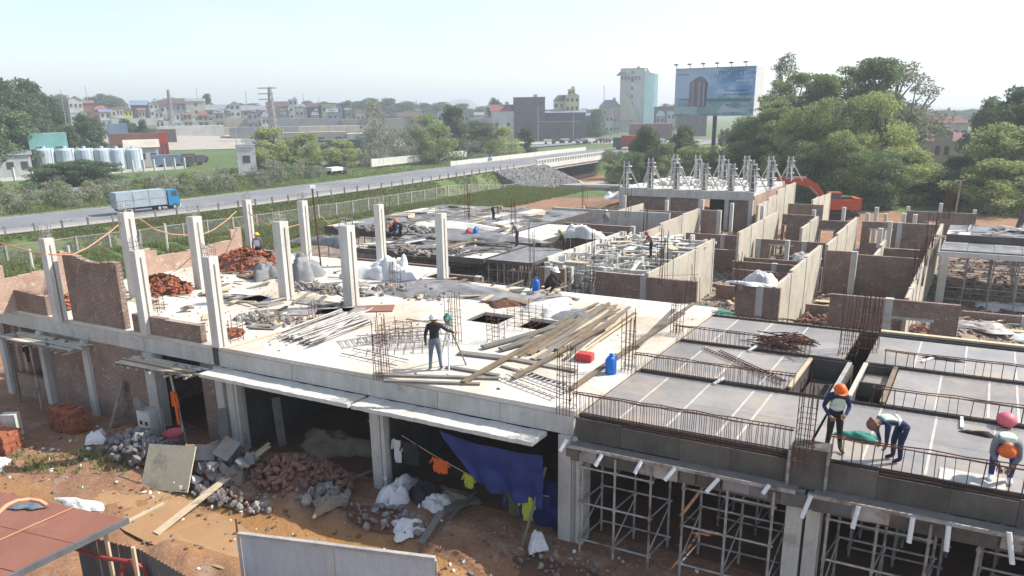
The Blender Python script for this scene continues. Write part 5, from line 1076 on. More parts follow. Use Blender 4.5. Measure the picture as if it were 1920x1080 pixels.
MB().beam(q, q+Vector((.6, 0, 3)), .35, .35).build('arm', 'dark_metal', o); MB().beam(q+Vector((.6, 0, 3)), q+Vector((1.8, 0, 4.4)), .3, .3).build('arm', 'steel', o)
q = at(1792, 398, 0); tag(MB().tube([q, q+Vector((.1, 0, 3.4))], .1, 6).build('post', 'timber_pale'), 'pale wooden post right of the dense rusty bars', 'post'); tag(MB().box((q.x+.1, q.y, 3.45), (1.1, .1, .12)).build('cross_bar', 'timber_pale'), 'crossbar on top of the pale wooden post', 'beam')
# ------------------------------------------------------------------ truck on the road
pt = at(278, 397, -.5); dd, _k = None, None
kk = int(np.argmin(np.hypot(RC[:, 0]-pt.x, RC[:, 1]-pt.y))); dv = RC[kk+1]-RC[kk]; ta = math.atan2(dv[1], dv[0])
tk = thing('lorry', 'grey box lorry with a bright blue cab driving on the road', 'lorry', (0, 0, 0))
exb(MB(), -5.5, 3.0, -1.2, 1.2, .95, 3.2).build('cargo_box', 'truck_box', tk); exb(MB(), -5.6, 3.05, -1.23, 1.23, 2.0, 2.08).build('trim', 'steel', tk)
for x in (-5.45, -2.7, 0, 2.85): exb(MB(), x, x+.1, -1.24, 1.24, .9, 3.22).build('rib', 'steel', tk)
mb = MB(); exb(mb, 3.3, 5.3, -1.15, 1.15, .75, 2.0); mb.hexa([(x, y, z) for z, xs_ in ((2.0, (3.3, 5.3)), (3.0, (3.3, 4.95))) for x, y in ((xs_[0], -1.12), (xs_[1], -1.12), (xs_[1], 1.12), (xs_[0], 1.12))]); kb = mb.build('cab', 'truck_blue', tk)
exb(MB(), 4.0, 4.9, -1.14, 1.14, 2.1, 2.8).build('window', 'glass', kb); mb = MB().hexa([(x, y, z) for z, xs_ in ((2.05, (5.2, 5.33)), (2.85, (4.9, 5.06))) for x, y in ((xs_[0], -1.0), (xs_[1], -1.0), (xs_[1], 1.0), (xs_[0], 1.0))]); mb.build('windscreen', 'glass', kb)
exb(MB(), -5.3, 4.9, -.5, .5, .6, .95).build('chassis', 'dark_metal', tk); exb(MB(), 5.25, 5.42, -1.1, 1.1, .5, .9).build('bumper', 'white', tk)
for y in (-.85, .6): exb(MB(), 5.3, 5.36, y, y+.25, 1.0, 1.2).build('headlight', 'white', kb)
for x in (-4.2, -3.1, 1.6, 4.3):
    for y in (-1.15, .85): wh = MB().tube([(x, y, .5), (x, y+.3, .5)], .5, 14).build('wheel', 'tyre', tk); MB().tube([(x, y-.01, .5), (x, y+.31, .5)], .24, 10).build('rim', 'steel_pale', wh)
tk.location = (pt.x, pt.y, -.5); tk.rotation_euler = (0, 0, ta); tk.scale = (.70, .8, .86)
pm = at(918, 303, -.5); t = thing('motorcycle', 'small blue motorcycle and rider far along the road', 'motorcycle', pm); MB().box((pm.x, pm.y, .1), (1.7, .4, .5), 1).build('body', 'truck_blue', t)
for s_ in (-.6, .6): MB().tube([(pm.x+s_*.54, pm.y+s_*.84, -.2), (pm.x+s_*.54+.08, pm.y+s_*.84, -.2)], .3, 10).build('wheel', 'tyre', t)
MB().tube([(pm.x, pm.y, .3), (pm.x, pm.y, .8), (pm.x+.05, pm.y, 1.1)], [.2, .24, .1], 8).build('rider', 'navy_cloth', t); 
# ------------------------------------------------------------------ cables strung between the columns
def cable(pts, label, m_='hose', r=.028, z=None):
    ws = []
    for (px, py, D) in pts: ws.append(atd(px, py, D))
    out = []
    for i in range(len(ws)-1): out += [ws[i].lerp(ws[i+1], k/4) for k in range(4)]
    out.append(ws[-1]); return tag(MB().tube(out, r, 5).build('cable', m_), label, 'cable')
cable([(-30, 448, 31), (20, 460, 30), (60, 472, 29.5), (85, 477, 29)], 'orange cable sagging to the leftmost column'); cable([(92, 477, 29), (135, 478, 30), (165, 464, 31), (205, 436, 32), (238, 408, 33)], 'orange cable rising to the wide column behind the brick wall')
cable([(262, 410, 33), (290, 430, 34), (320, 439, 35), (352, 441, 36)], 'pale cable dipping between the wide column and its right neighbour'); cable([(378, 440, 36), (400, 431, 37), (425, 413, 38), (443, 396, 39)], 'orange cable rising to the back column')
cable([(466, 399, 40), (485, 413, 39), (505, 423, 38)], 'cable from the back column to the caged column'); cable([(538, 427, 38), (560, 421, 40), (578, 409, 41)], 'short cable between the middle columns'); cable([(600, 405, 42), (618, 420, 38), (634, 430, 35)], 'cable falling from the lamp pole to the caged column')
cable([(820, 470, 47), (900, 480, 44), (985, 500, 40), (1100, 515, 38), (1200, 517, 36), (1310, 515, 35)], 'thin wire running over the shored room', 'steel', .012)
q = P(-24.5, 14.0, 0); q = at(602, 500, S); tag(MB().tube([q, q+Vector((-.12, 0, 4.0))], .04, 6).build('lamp_pole', 'rust'), 'rusty pole with a small white lamp on top', 'pole'); tag(MB().box((q.x-.1, q.y, S+4.05), (.28, .2, .15), .5).build('floodlight', 'white'), 'small white floodlight on the rusty pole', 'lamp')
for i, (x, y, h) in enumerate(((135, 505, 1.9), (315, 470, 2.4), (62, 505, 1.6))): q = at(x, y, 0); q.z = tz(q); tag(MB().tube([q, q+Vector((0, 0, h))], .09, 6).build('post', 'concrete'), ['white post left of the tall broken wall', 'pale post pair by the fence behind the columns', 'fence post behind the leftmost parapet'][i], 'post')
# ------------------------------------------------------------------ vegetation
def leafmesh(name, clumps, nper, ls, m, seed, flat=.8):
    """clumps: list of (x,y,z,r) ; many leaf-sized faces scattered through each clump"""
    rg = np.random.default_rng(seed); V_ = []; tot = 0
    for (x, y, z, r) in clumps:
        n = int(nper*(r**2)); d = rg.normal(size=(n, 3)); d /= np.linalg.norm(d, axis=1)[:, None]; rad = r*rg.random(n)**.38
        c = d*rad[:, None]*np.array([1, 1, flat])+np.array([x, y, z]); u = rg.normal(size=(n, 3)); u /= np.linalg.norm(u, axis=1)[:, None]
        w_ = np.cross(u, rg.normal(size=(n, 3))); w_ /= np.linalg.norm(w_, axis=1)[:, None]; s = ls*rg.uniform(.6, 1.4, n)[:, None]
        V_.append(np.stack([c-u*s, c-w_*s*.45, c+u*s, c+w_*s*.45], 1)); tot += n
    v = np.concatenate(V_).reshape(-1, 3); me = bpy.data.meshes.new(name); f = np.arange(len(v)).reshape(-1, 4)
    me.vertices.add(len(v)); me.vertices.foreach_set('co', v.ravel()); me.loops.add(len(v)); me.loops.foreach_set('vertex_index', f.ravel())
    me.polygons.add(len(f)); me.polygons.foreach_set('loop_start', np.arange(0, len(v), 4)); me.polygons.foreach_set('loop_total', np.full(len(f), 4)); me.update(calc_edges=True)
    me.materials.append(MT[m]); return me
def proto_tree(kind, seed, leaf, h=10.0, w_=4.0, base=.25, ncl=40, cr=1.2, nper=60, ls=.16, bark='bark', lean=0):
    rd = random.Random(seed); t = bpy.data.objects.new('tree', None); C.objects.link(t); t['_org'] = (0, 0, 0); t['proto'] = 1; mb = MB(); cl = []
    tr = [(0, 0, 0)]+[(rd.uniform(-.3, .3)*k, rd.uniform(-.3, .3)*k+lean*k, h*.8*k/5) for k in range(1, 6)]; mb.tube(tr, [h*.022*(1-.15*k) for k in range(6)], 7)
    for i in range(ncl):
        k = rd.random(); zz = h*(base+(1-base)*k)
        prof = {'round': math.sin(math.pi*min(.98, max(.08, k*.9+.08)))**.6, 'tall': (1-k*.55)*(.55+.45*math.sin(math.pi*k)), 'fan': .35+.65*k**.7 if k < .85 else .8, 'wisp': .75*(1-k)**.3+.15}[kind]
        a = rd.uniform(0, 6.283); r_ = w_*prof*rd.uniform(.35, 1.0); c = (math.cos(a)*r_, math.sin(a)*r_, zz-cr*.4); rr = cr*rd.uniform(.6, 1.25)*(1-.3*k); cl.append((*c, rr))
        if i % 3 == 0: j = min(5, max(1, int(5*zz/(h*.85)))); mb.tube([tr[max(0, j-1)], Vector(tr[max(0, j-1)]).lerp(Vector(c), .5)+Vector((0, 0, .2)), c], [h*.009, h*.006, h*.003], 4)
    if w_ < 2.5 or h < 4: pass
    o = bpy.data.objects.new('trunk', mb.mesh('trunk', bark)); o.parent = t; C.objects.link(o); o2 = bpy.data.objects.new('crown', leafmesh('crown', cl, nper, ls, leaf, seed)); o2.parent = t; C.objects.link(o2); t['h'] = h; return t
PR = {
 'euca': [proto_tree('tall', 1, 'leaf_mid', 18, 4.6, .22, 80, 1.35, 150, .19, 'pale_bark'), proto_tree('round', 2, 'leaf_mid', 18, 5.0, .25, 80, 1.4, 150, .19, 'pale_bark'), proto_tree('tall', 8, 'leaf_grey', 18, 4.0, .3, 46, 1.2, 120, .18, 'pale_bark')],
 'bamboo': [proto_tree('wisp', 3, 'leaf_light', 10, 3.8, .05, 70, 1.3, 170, .17), proto_tree('fan', 4, 'leaf_mid', 10, 4.0, .05, 70, 1.3, 170, .17), proto_tree('round', 14, 'leaf_light', 10, 4.4, .0, 80, 1.4, 160, .17)],
 'ball': [proto_tree('round', 5, 'leaf_dark', 8, 3.5, .1, 150, 1.2, 190, .15)],
 'dark': [proto_tree('round', 6, 'leaf_dark', 14, 6, .12, 80, 2.0, 90, .26), proto_tree('tall', 7, 'leaf_dark', 14, 5, .15, 60, 1.8, 90, .26)],
 'shrub': [proto_tree('round', 9, 'leaf_grey', 3, 1.9, .0, 26, .75, 240, .11), proto_tree('fan', 10, 'leaf_grey', 3, 1.7, .0, 24, .7, 240, .11), proto_tree('round', 11, 'leaf_mid', 3, 1.8, .0, 24, .75, 240, .11)],
 'wisp': [proto_tree('wisp', 12, 'leaf_grey', 6, 3.2, .1, 40, 1.0, 120, .14)],
 'thin': [proto_tree('tall', 13, 'leaf_grey', 16, 3.0, .45, 22, 1.5, 55, .2, 'pale_bark')]}
protos = [p for l in PR.values() for p in l]
def tree(kind, px, D, ytop, wpx, label, name='tree', cat='tree', group=None, ybase=None, k=0, seed=0):
    p = PR[kind][k % len(PR[kind])]; q = atd(px, 300, D); q.z = tz(q) if D < 900 else 6; d = fw
    # height so that the top meets ytop
    top = atd(px, ytop, D).z; h = max(1.2, top-q.z); s = h/(p['h']*.97)
    wm = wpx/F*D/math.cos(math.atan((px-960)/F)); W_ = {'euca': 9.6, 'bamboo': 8.6, 'ball': 8.2, 'dark': 12.5, 'shrub': 4.2, 'wisp': 6.8, 'thin': 7}[kind]; sx = wm/W_
    c = copy_tree(p, q-Vector((0, 0, .1)), R.uniform(0, 6.28), (sx, sx, s), label); c.name = name; c['category'] = cat; c['label'] = label
    if 'proto' in c: del c['proto']
    if group: c['group'] = group
    return c
for i, (px, D, yt, wp, lb) in enumerate(((1458, 112, 106, 95, 'tall wispy tree directly right of the billboard'), (1478, 104, 138, 110, 'tall dark tree behind the right edge of the billboard'), (1530, 100, 142, 110, 'tall dark tree second from the billboard side'),
        (1575, 104, 128, 120, 'tree with a broad crown left of the highest crown'), (1628, 98, 112, 150, 'highest broad tree in the right grove'), (1680, 104, 122, 110, 'airy tree right of the highest crown'))): tree('euca', px, D+14, yt, wp, lb, k=(2, 1, 0, 1, 0, 2)[i])
tree('thin', 1712, 122, 150, 90, 'sparse leaning tree at the open sky gap'); tree('euca', 1450, 110, 190, 130, 'dark tree below the billboard right corner', k=1); tree('dark', 1400, 130, 225, 90, 'dark tree directly under the billboard', k=0); tree('euca', 1510, 125, 190, 120, 'tree filling the grove behind the bamboo', k=0); tree('euca', 1600, 128, 185, 120, 'second tree filling the grove behind the bamboo', k=1)
for i, (px, D, yt, wp, lb) in enumerate(((1500, 84, 205, 120, 'feathery bamboo clump behind the excavator arm'), (1560, 82, 185, 120, 'tall bamboo clump left of the grove middle'), (1632, 84, 178, 120, 'tall bamboo clump in the grove middle'), (1590, 76, 245, 110, 'low bamboo clump above the excavator'),
        (1520, 76, 265, 90, 'small green bush clump left of the excavator cab'), (1690, 80, 275, 130, 'wide yellow green clump right of the excavator'), (1735, 84, 300, 70, 'low yellow green clump below the red roofed house'), (1655, 72, 285, 110, 'bright bush at the lot edge right of the excavator'), (1470, 82, 255, 70, 'slender bamboo clump above the block roof'),
        (1900, 80, 232, 150, 'large yellow green clump at the right edge'), (1868, 92, 266, 80, 'light green clump beside the red roofed house'), (1880, 74, 300, 110, 'low green clump at the right edge of the lot'))): tree('bamboo', px, D+17, yt, wp, lb, k=i)
for i, (px, D, yt, wp, lb) in enumerate(((1850, 135, 186, 65, 'dark tree right of the red roofed house'), (1895, 118, 168, 110, 'tall dark tree at the right picture edge'), (1940, 110, 175, 110, 'tall dark tree cut by the right picture edge'), (1800, 105, 292, 90, 'dark bushes in front of the red roofed house'), (1688, 175, 196, 50, 'far dark tree left of the red roofed house'), (1765, 98, 312, 90, 'dark shrub behind the rusty bars'), (1830, 96, 318, 110, 'dark shrub right of the pale wooden post'), (1660, 150, 185, 110, 'dark tree seen between the grove trunks'))): tree('dark', px, D, yt, wp, lb, k=i)
tree('ball', 1209, 136, 239, 78, 'round dark tree left of its twin below the tower building'); tree('ball', 1280, 136, 236, 68, 'round dark tree right of its twin below the billboard')
tree('bamboo', 1250, 130, 268, 60, 'low bush between the two round dark trees', k=2); tree('bamboo', 1185, 128, 285, 60, 'green bush beside the bridge end', k=1); tree('wisp', 1350, 120, 240, 60, 'pale dry tree right of the billboard pole'); tree('bamboo', 1310, 110, 275, 90, 'bushes behind the propped column forms', k=1); tree('dark', 1430, 105, 260, 90, 'dark bushes behind the right column forms')
tree('bamboo', 1390, 112, 268, 80, 'second bush behind the propped column forms', k=0); tree('bamboo', 1165, 150, 310, 60, 'bush at the mouth of the underpass', k=2)
for i, (px, D, yt, wp, lb) in enumerate(((1152, 172, 286, 50, 'bush on the far bank right of the underpass'), (1178, 150, 292, 60, 'bush between the underpass and the block'), (1140, 185, 280, 40, 'small bush behind the bridge end'))): tree('bamboo', px, D, yt, wp, lb, k=1+i)
# mid left group
for i, (px, D, yt, wp, kd, lb) in enumerate(((712, 215, 186, 90, 'wisp', 'wide hazy tree left of the middle distance grove'), (850, 205, 200, 110, 'dark', 'dark tree left of the white house with the red roof'), (900, 215, 228, 90, 'dark', 'low dark tree before the white house'), (800, 220, 215, 80, 'bamboo', 'light tree right of the wide hazy tree'),
        (755, 190, 240, 80, 'wisp', 'grey green tree in front of the wide hazy tree'), (820, 175, 232, 90, 'bamboo', 'mid green tree behind the roadside shrubs'), (945, 190, 238, 80, 'bamboo', 'shrubby tree at the end of the hedge'), (985, 200, 240, 60, 'dark', 'last dark tree left of the green field'), (510, 165, 240, 95, 'bamboo', 'pale green bush tree right of the small hut'),
        (575, 165, 250, 90, 'bamboo', 'pale green bush tree next to the first'), (640, 170, 262, 80, 'bamboo', 'low green bush tree beside the parked trucks'), (700, 170, 262, 80, 'wisp', 'low bush before the wide hazy tree'), (480, 175, 268, 70, 'wisp', 'small bush at the left of the pale green bush trees'),
        (880, 180, 262, 90, 'wisp', 'grey green bush near the road curve'), (930, 330, 186, 40, 'dark', 'round far tree behind the white house'), (1118, 330, 205, 60, 'dark', 'tree between the yellow house and the tower building'), (1250, 420, 196, 60, 'dark', 'far dark tree left of the billboard'))): tree(kd, px, D, yt, wp, lb, k=(2 if kd == 'bamboo' else i))
# left big trees
for i, (px, D, yt, wp, lb) in enumerate(((20, 215, 152, 90, 'big dark tree at the left picture edge'), (70, 235, 152, 90, 'big dark tree second from the left edge'), (108, 240, 178, 42, 'dark tree left of the white gabled house'), (40, 195, 210, 90, 'nearer dark tree below the two big ones'), (172, 215, 216, 52, 'dark tree in front of the white gabled house'), (140, 205, 236, 40, 'small tree right of the teal shed'),
        (245, 270, 224, 34, 'small dark tree left of the red container roof'), (276, 270, 226, 30, 'second small dark tree above the red roof'), (-30, 190, 190, 120, 'dark tree cut by the left picture edge'), (402, 420, 177, 34, 'dark tree between the cream house and the grey house'), (655, 430, 190, 50, 'dark tree right of the green house'), (560, 440, 196, 40, 'tree behind the tall white house'))): tree('dark', px, D, yt, wp, lb, k=i)
for i, (px, yt, wp) in enumerate(((128, 178, 40), (190, 182, 50), (215, 178, 40), (235, 186, 40), (330, 186, 40), (455, 196, 50), (480, 196, 50), (585, 190, 40), (620, 193, 50), (680, 190, 60), (700, 184, 60), (735, 186, 60), (765, 192, 70), (800, 192, 60), (830, 194, 60), (870, 196, 60), (905, 200, 50), (1000, 198, 40), (1100, 205, 50), (1150, 206, 40), (1240, 205, 50), (1500, 200, 60), (1750, 205, 60), (1790, 206, 60), (1820, 206, 50))):
    tree('dark', px, 520, yt+R.uniform(-2, 2), wp*1.3, 'far tree in the hazy tree line on the skyline', group='far trees on the skyline', k=i)
# shrubs of the median, rows parallel to the road
def shrubrow(off, s0, s1, step, h, lab, kind='shrub', group=None):
    for i, (p, d) in enumerate(along(off, step, s0, s1)):
        q = p+np.array([R.uniform(-1, 1), R.uniform(-1, 1)]); pr = PR[kind][i % 3]; s = h*R.uniform(.7, 1.25)/3
        c = copy_tree(pr, Vector((q[0], q[1], tz(q)-.1)), R.uniform(0, 6.28), (s*1.15, s*1.15, s), lab); c.name = 'roadside_shrub'; c['category'] = 'shrub'; c['group'] = group
        if 'proto' in c: del c['proto']
shrubrow(-15, 30, s_b-62, 4.6, 2.6, 'pinkish green oleander shrub in the row nearest the road', group='shrub row nearest the road')
shrubrow(-21, 60, s_b-40, 3.8, 3.2, 'grey green shrub in the middle row of the hedge', group='middle shrub row of the hedge')
shrubrow(-27, 90, s_b-38, 3.8, 3.6, 'taller grey green shrub in the rear row of the hedge', group='rear shrub row of the hedge')
shrubrow(-33, 20, s_b-60, 6, 2.6, 'grey green shrub along the far carriageway', group='shrubs along the far carriageway')
# bush below the tanks
tree('dark', 160, 150, 300, 95, 'dark green bush in front of the water tanks', name='bush', cat='bush', k=0); tree('dark', 110, 150, 304, 90, 'dark bush left of the one in front of the tanks', name='bush', cat='bush', k=0)
# weeds and grass tufts
def tufts(name, fn, n, hgt_, m_, seed, label=None, blades=5):
    rg = np.random.default_rng(seed); pts = fn(rg, n); z = TZ(pts[:, 0], pts[:, 1]); n = len(pts)*blades; P_ = np.repeat(np.stack([pts[:, 0], pts[:, 1], z], 1), blades, 0)+np.concatenate([rg.normal(0, hgt_*.35, (n, 2)), np.zeros((n, 1))], 1)
    h = hgt_*rg.uniform(.4, 1.3, n)[:, None]; a = rg.uniform(0, 6.28, n); s = np.stack([np.cos(a), np.sin(a), np.zeros(n)], 1)*hgt_*.13; t_ = rg.normal(0, .3, (n, 3)); t_[:, 2] = 1
    v = np.stack([P_-s, P_+s, P_+t_*h], 1).reshape(-1, 3); me = bpy.data.meshes.new(name); k = len(v)
    me.vertices.add(k); me.vertices.foreach_set('co', v.ravel()); me.loops.add(k); me.loops.foreach_set('vertex_index', np.arange(k)); me.polygons.add(k//3); me.polygons.foreach_set('loop_start', np.arange(0, k, 3)); me.polygons.foreach_set('loop_total', np.full(k//3, 3)); me.update(calc_edges=True)
    me.materials.append(MT[m_]); o = bpy.data.objects.new(name, me); C.objects.link(o); o['kind'] = 'stuff'; tag(o, label, 'grass', kind='stuff'); return o
def bank(rg, n):
    k = rg.uniform(6, len(RC)*.62, n); off = rg.uniform(9.2, 42, n); o = np.array([offp(a, b)[0] for a, b in zip(k, off)]); f = fbm(o[:, 0]*.2, o[:, 1]*.2, 2); aa = np.linalg.inv(np.stack([Ud, Vd], 1)) @ (o-O[None]).T; return o[(f > .30) & (aa[0] < -35)]
tufts('weeds', bank, 70000, .32, 'grass_leaf', 1, 'tall green weeds on the bank between the road and the site'); tufts('dry_grass', bank, 30000, .36, 'grass_dry', 2, 'dry yellow grass mixed in the weeds below the road')
def med(rg, n):
    k = rg.uniform(6, len(RC)*.62, n); off = -rg.uniform(9, 34, n); return np.array([offp(a, b)[0] for a, b in zip(k, off)])
tufts('grass', med, 12000, .4, 'grass_leaf', 3, 'green grass of the strip beyond the road')
def frontg(rg, n): 
    a = rg.normal(0, 1, n); b = rg.normal(0, 1, n); c = np.where(rg.random(n) < .5, 1, 0); A = np.where(c, -17.1, -15.5)+a*.7; B = np.where(c, -3.6, -2.7)+b*.3; o = O[None]+A[:, None]*Ud+B[:, None]*Vd; return o
tufts('weeds', frontg, 110, .2, 'grass_leaf', 4, 'sparse green weeds growing on the dirt before the brick wall')
for p in protos:
    for c in list(p.children): bpy.data.objects.remove(c)
    bpy.data.objects.remove(p)
# ------------------------------------------------------------------ far town
for nm, c in (('cream', (.55, .50, .40)), ('off_white', (.62, .62, .60)), ('pale_grey', (.36, .37, .38)), ('dark_grey', (.11, .11, .125)), ('house_yellow', (.68, .62, .14)), ('pale_yellow', (.66, .64, .33)), ('house_green', (.42, .52, .30)), ('purple_brown', (.17, .13, .15)), ('roof_red', (.26, .12, .10)), ('roof_blue', (.20, .27, .38)), ('roof_grey', (.27, .27, .29)), ('teal', (.22, .48, .46)), ('beige', (.42, .39, .30)), ('roof_dark', (.12, .09, .085)), ('tank_white', (.50, .58, .65)), ('deep_red', (.42, .07, .05)), ('tile_red', (.25, .13, .105)), ('facade_teal', (.16, .30, .34))): mat(nm, c, None, .3, .8, .1, 3)
win = MB().box((0, 0, 0), (1, .12, 1)).mesh('window', 'window_dark')
def house(px0, px1, yt, yb, D, wall, roof, kind, label, name='house', cat='house', yaw=0.0, floors=2, cols=3, depth=None, side=None, zb=None):
    q0, q1 = atd(px0, yb, D), atd(px1, yb, D); c = (q0+q1)/2; g = zb if zb is not None else tz(c) if D < 500 else atd((px0+px1)/2, yb, D).z; c.z = g; L_ = (q1-q0).length; top = atd((px0+px1)/2, yt, D).z; h = max(2.5, top-g)
    ang = math.atan2((q1-q0).y, (q1-q0).x)+yaw; dp = depth or L_*.8; cw = math.cos(ang); sw = math.sin(ang); c = c+Vector((-sw, cw, 0))*dp/2
    t = thing(name, label, cat, c); rh = {'flat': .3, 'gable': min(h*.28, L_*.3), 'hip': h*.22, 'shed': h*.12, 'gabley': min(h*.28, dp*.35)}[kind]; hw = h-rh
    MB().box((c.x, c.y, g-2+(hw+2)/2), (L_, dp, hw+2), ang).build('wall', wall, t)
    def lp(x, y, z): return (c.x+x*cw-y*sw, c.y+x*sw+y*cw, g+z)
    X, Y = L_/2+.4, dp/2+.4; mb = MB()
    if kind == 'flat': mb.box((c.x, c.y, g+hw+.15), (L_+.3, dp+.3, .3), ang)
    elif kind == 'gable':   # gable end facing the camera
        mb.poly([lp(-X, -Y, hw), lp(0, -Y, h), lp(0, Y, h), lp(-X, Y, hw)]); mb.poly([lp(0, -Y, h), lp(X, -Y, hw), lp(X, Y, hw), lp(0, Y, h)]); g2 = MB(); g2.poly([lp(-X+.4, -dp/2, hw), lp(X-.4, -dp/2, hw), lp(0, -dp/2, h-.1)]); g2.build('gable', wall, t)
    elif kind == 'gabley':
        mb.poly([lp(-X, -Y, hw), lp(X, -Y, hw), lp(X, 0, h), lp(-X, 0, h)]); mb.poly([lp(-X, 0, h), lp(X, 0, h), lp(X, Y, hw), lp(-X, Y, hw)]); g2 = MB(); g2.poly([lp(X-.4, -dp/2, hw), lp(X-.4, dp/2, hw), lp(X-.4, 0, h-.1)]); g2.poly([lp(-X+.4, -dp/2, hw), lp(-X+.4, dp/2, hw), lp(-X+.4, 0, h-.1)]); g2.build('gable', wall, t)
    elif kind == 'hip':
        k = X*.45; mb.poly([lp(-X, -Y, hw), lp(X, -Y, hw), lp(k, 0, h), lp(-k, 0, h)]); mb.poly([lp(X, Y, hw), lp(-X, Y, hw), lp(-k, 0, h), lp(k, 0, h)]); mb.poly([lp(X, -Y, hw), lp(X, Y, hw), lp(k, 0, h)]); mb.poly([lp(-X, Y, hw), lp(-X, -Y, hw), lp(-k, 0, h)])
    else: mb.poly([lp(-X, -Y, hw), lp(X, -Y, hw), lp(X, Y, h), lp(-X, Y, h)])
    mb.build('roof', roof, t)
    if floors and int(px0) % 2: MB().box(lp(L_*.2, 0, hw+rh+.5), (1.6, 1.2, 1.3), ang).build('roof_tank', 'tank_white', t)
    if floors:
        fh = hw/floors; MB().box((c.x+sw*(dp/2+.1), c.y-cw*(dp/2+.1), g+fh), (L_+.1, .2, .25), ang).build('cornice', wall, t)
        for f in range(floors):
            for i in range(cols):
                p = lp(-L_/2+L_*(i+.5)/cols, -dp/2, fh*(f+.55)); inst('window', win, p, (0, 0, ang), (min(1.4, L_/cols*.5), 1, min(1.5, fh*.48)), t)
            sd_ = 1 if px0 < 960 else -1
            for i in range(2): p = lp(sd_*L_/2, -dp/2+dp*(i+.5)/2, fh*(f+.55)); inst('window', win, p, (0, 0, ang+math.pi/2), (min(1.3, dp*.22), 1, min(1.4, fh*.45)), t)
    return t
def lowbox(px0, px1, yt, yb, D, m_, label, name='shed', cat='shed', depth=8, rise=0):
    q0, q1 = atd(px0, yb, D), atd(px1, yb, D); c = (q0+q1)/2; zt_ = atd((px0+px1)/2, yt, D).z; zb_ = min(atd((px0+px1)/2, yb, D).z, tz(c)-.2); ang = math.atan2((q1-q0).y, (q1-q0).x); L_ = (q1-q0).length
    t = thing(name, label, cat, (c.x, c.y, zb_)); MB().box((c.x-math.sin(ang)*depth/2, c.y+math.cos(ang)*depth/2, (zb_+zt_)/2), (L_, depth, zt_-zb_), ang).build('wall', m_, t)
    n = max(2, int(L_/5)) if D < 300 else 0
    for i in range(n): p = q0.lerp(q1, (i+.5)/n); inst('window', win, (p.x, p.y, zb_+(zt_-zb_)*.5), (0, 0, ang), (L_/n*.35, 1, (zt_-zb_)*.35), t)
    return t
house(134, 160, 180, 228, 400, 'off_white', 'roof_red', 'gable', 'white gabled house with dark windows at the left'); house(160, 180, 188, 228, 402, 'tile_red', 'roof_red', 'shed', 'red sided annex beside the white gabled house', floors=1, cols=1)
house(204, 228, 200, 228, 395, 'cream', 'roof_red', 'gable', 'cream house left of the yellow house'); house(228, 250, 200, 226, 395, 'house_yellow', 'roof_dark', 'hip', 'bright yellow house on the left skyline'); house(178, 206, 198, 226, 420, 'tile_red', 'roof_red', 'hip', 'low red house between white and yellow houses', floors=1)
house(248, 283, 188, 224, 400, 'dark_grey', 'roof_blue', 'gabley', 'dark walled house with a pale blue roof'); house(283, 300, 189, 224, 400, 'off_white', 'roof_dark', 'gable', 'narrow white gable house with stacked windows', cols=2, floors=3); house(300, 314, 188, 222, 408, 'off_white', 'roof_dark', 'hip', 'small white house right of the narrow gable house', cols=1)
house(312, 352, 184, 224, 410, 'pale_grey', 'roof_dark', 'gabley', 'long grey house with a dark red roof', cols=4); house(352, 388, 184, 222, 400, 'cream', 'roof_grey', 'shed', 'tall cream blank walled building', cols=1, floors=3); house(388, 432, 196, 222, 400, 'pale_grey', 'roof_grey', 'gabley', 'low grey workshop left of the white gable'); house(432, 453, 190, 222, 400, 'off_white', 'roof_dark', 'gable', 'white three storey house with a dark gable', cols=2, floors=3)
house(455, 500, 197, 226, 410, 'cream', 'roof_grey', 'gabley', 'grey roofed house behind the pylon'); house(502, 542, 190, 224, 400, 'pale_grey', 'roof_dark', 'gabley', 'grey house left of the tall white house', cols=2); house(543, 560, 186, 220, 396, 'off_white', 'off_white', 'flat', 'narrow tall white house with square windows', cols=2, floors=4); house(560, 576, 195, 220, 400, 'pale_grey', 'roof_grey', 'shed', 'small grey house beside the tall white house', cols=1)
house(576, 604, 193, 220, 400, 'dark_grey', 'roof_dark', 'gabley', 'dark grey house left of the green house', floors=1); house(604, 632, 193, 219, 395, 'house_green', 'roof_dark', 'flat', 'lime green house front on the skyline', cols=3); house(632, 642, 196, 219, 398, 'roof_blue', 'roof_dark', 'flat', 'narrow blue house right of the green house', cols=1)
house(745, 800, 208, 232, 350, 'beige', 'roof_dark', 'hip', 'low brown house among the trees'); house(820, 848, 202, 225, 330, 'off_white', 'roof_red', 'gable', 'small white house with a steep red roof'); house(780, 810, 218, 240, 300, 'beige', 'roof_red', 'gabley', 'beige house with a white pillar among the trees', floors=1)
house(921, 964, 196, 232, 300, 'off_white', 'roof_red', 'gabley', 'long white building with a red tiled roof', floors=1, cols=2); house(963, 1022, 182, 240, 300, 'purple_brown', 'purple_brown', 'flat', 'purple brown three storey building with balconies', cols=4, floors=4); house(1022, 1098, 205, 225, 320, 'dark_grey', 'roof_blue', 'shed', 'dark shed with a pale blue metal roof', cols=4, floors=1)
house(1038, 1068, 178, 205, 330, 'pale_yellow', 'roof_dark', 'hip', 'pale yellow villa wing left of the gable', zb=6.0); house(1060, 1086, 172, 206, 328, 'pale_yellow', 'roof_dark', 'gable', 'pale yellow villa gable with a roof tower', floors=3, zb=6.0); house(1065, 1078, 167, 176, 331, 'pale_yellow', 'off_white', 'flat', 'small roof pavilion on the yellow villa', floors=1, cols=2, zb=17)
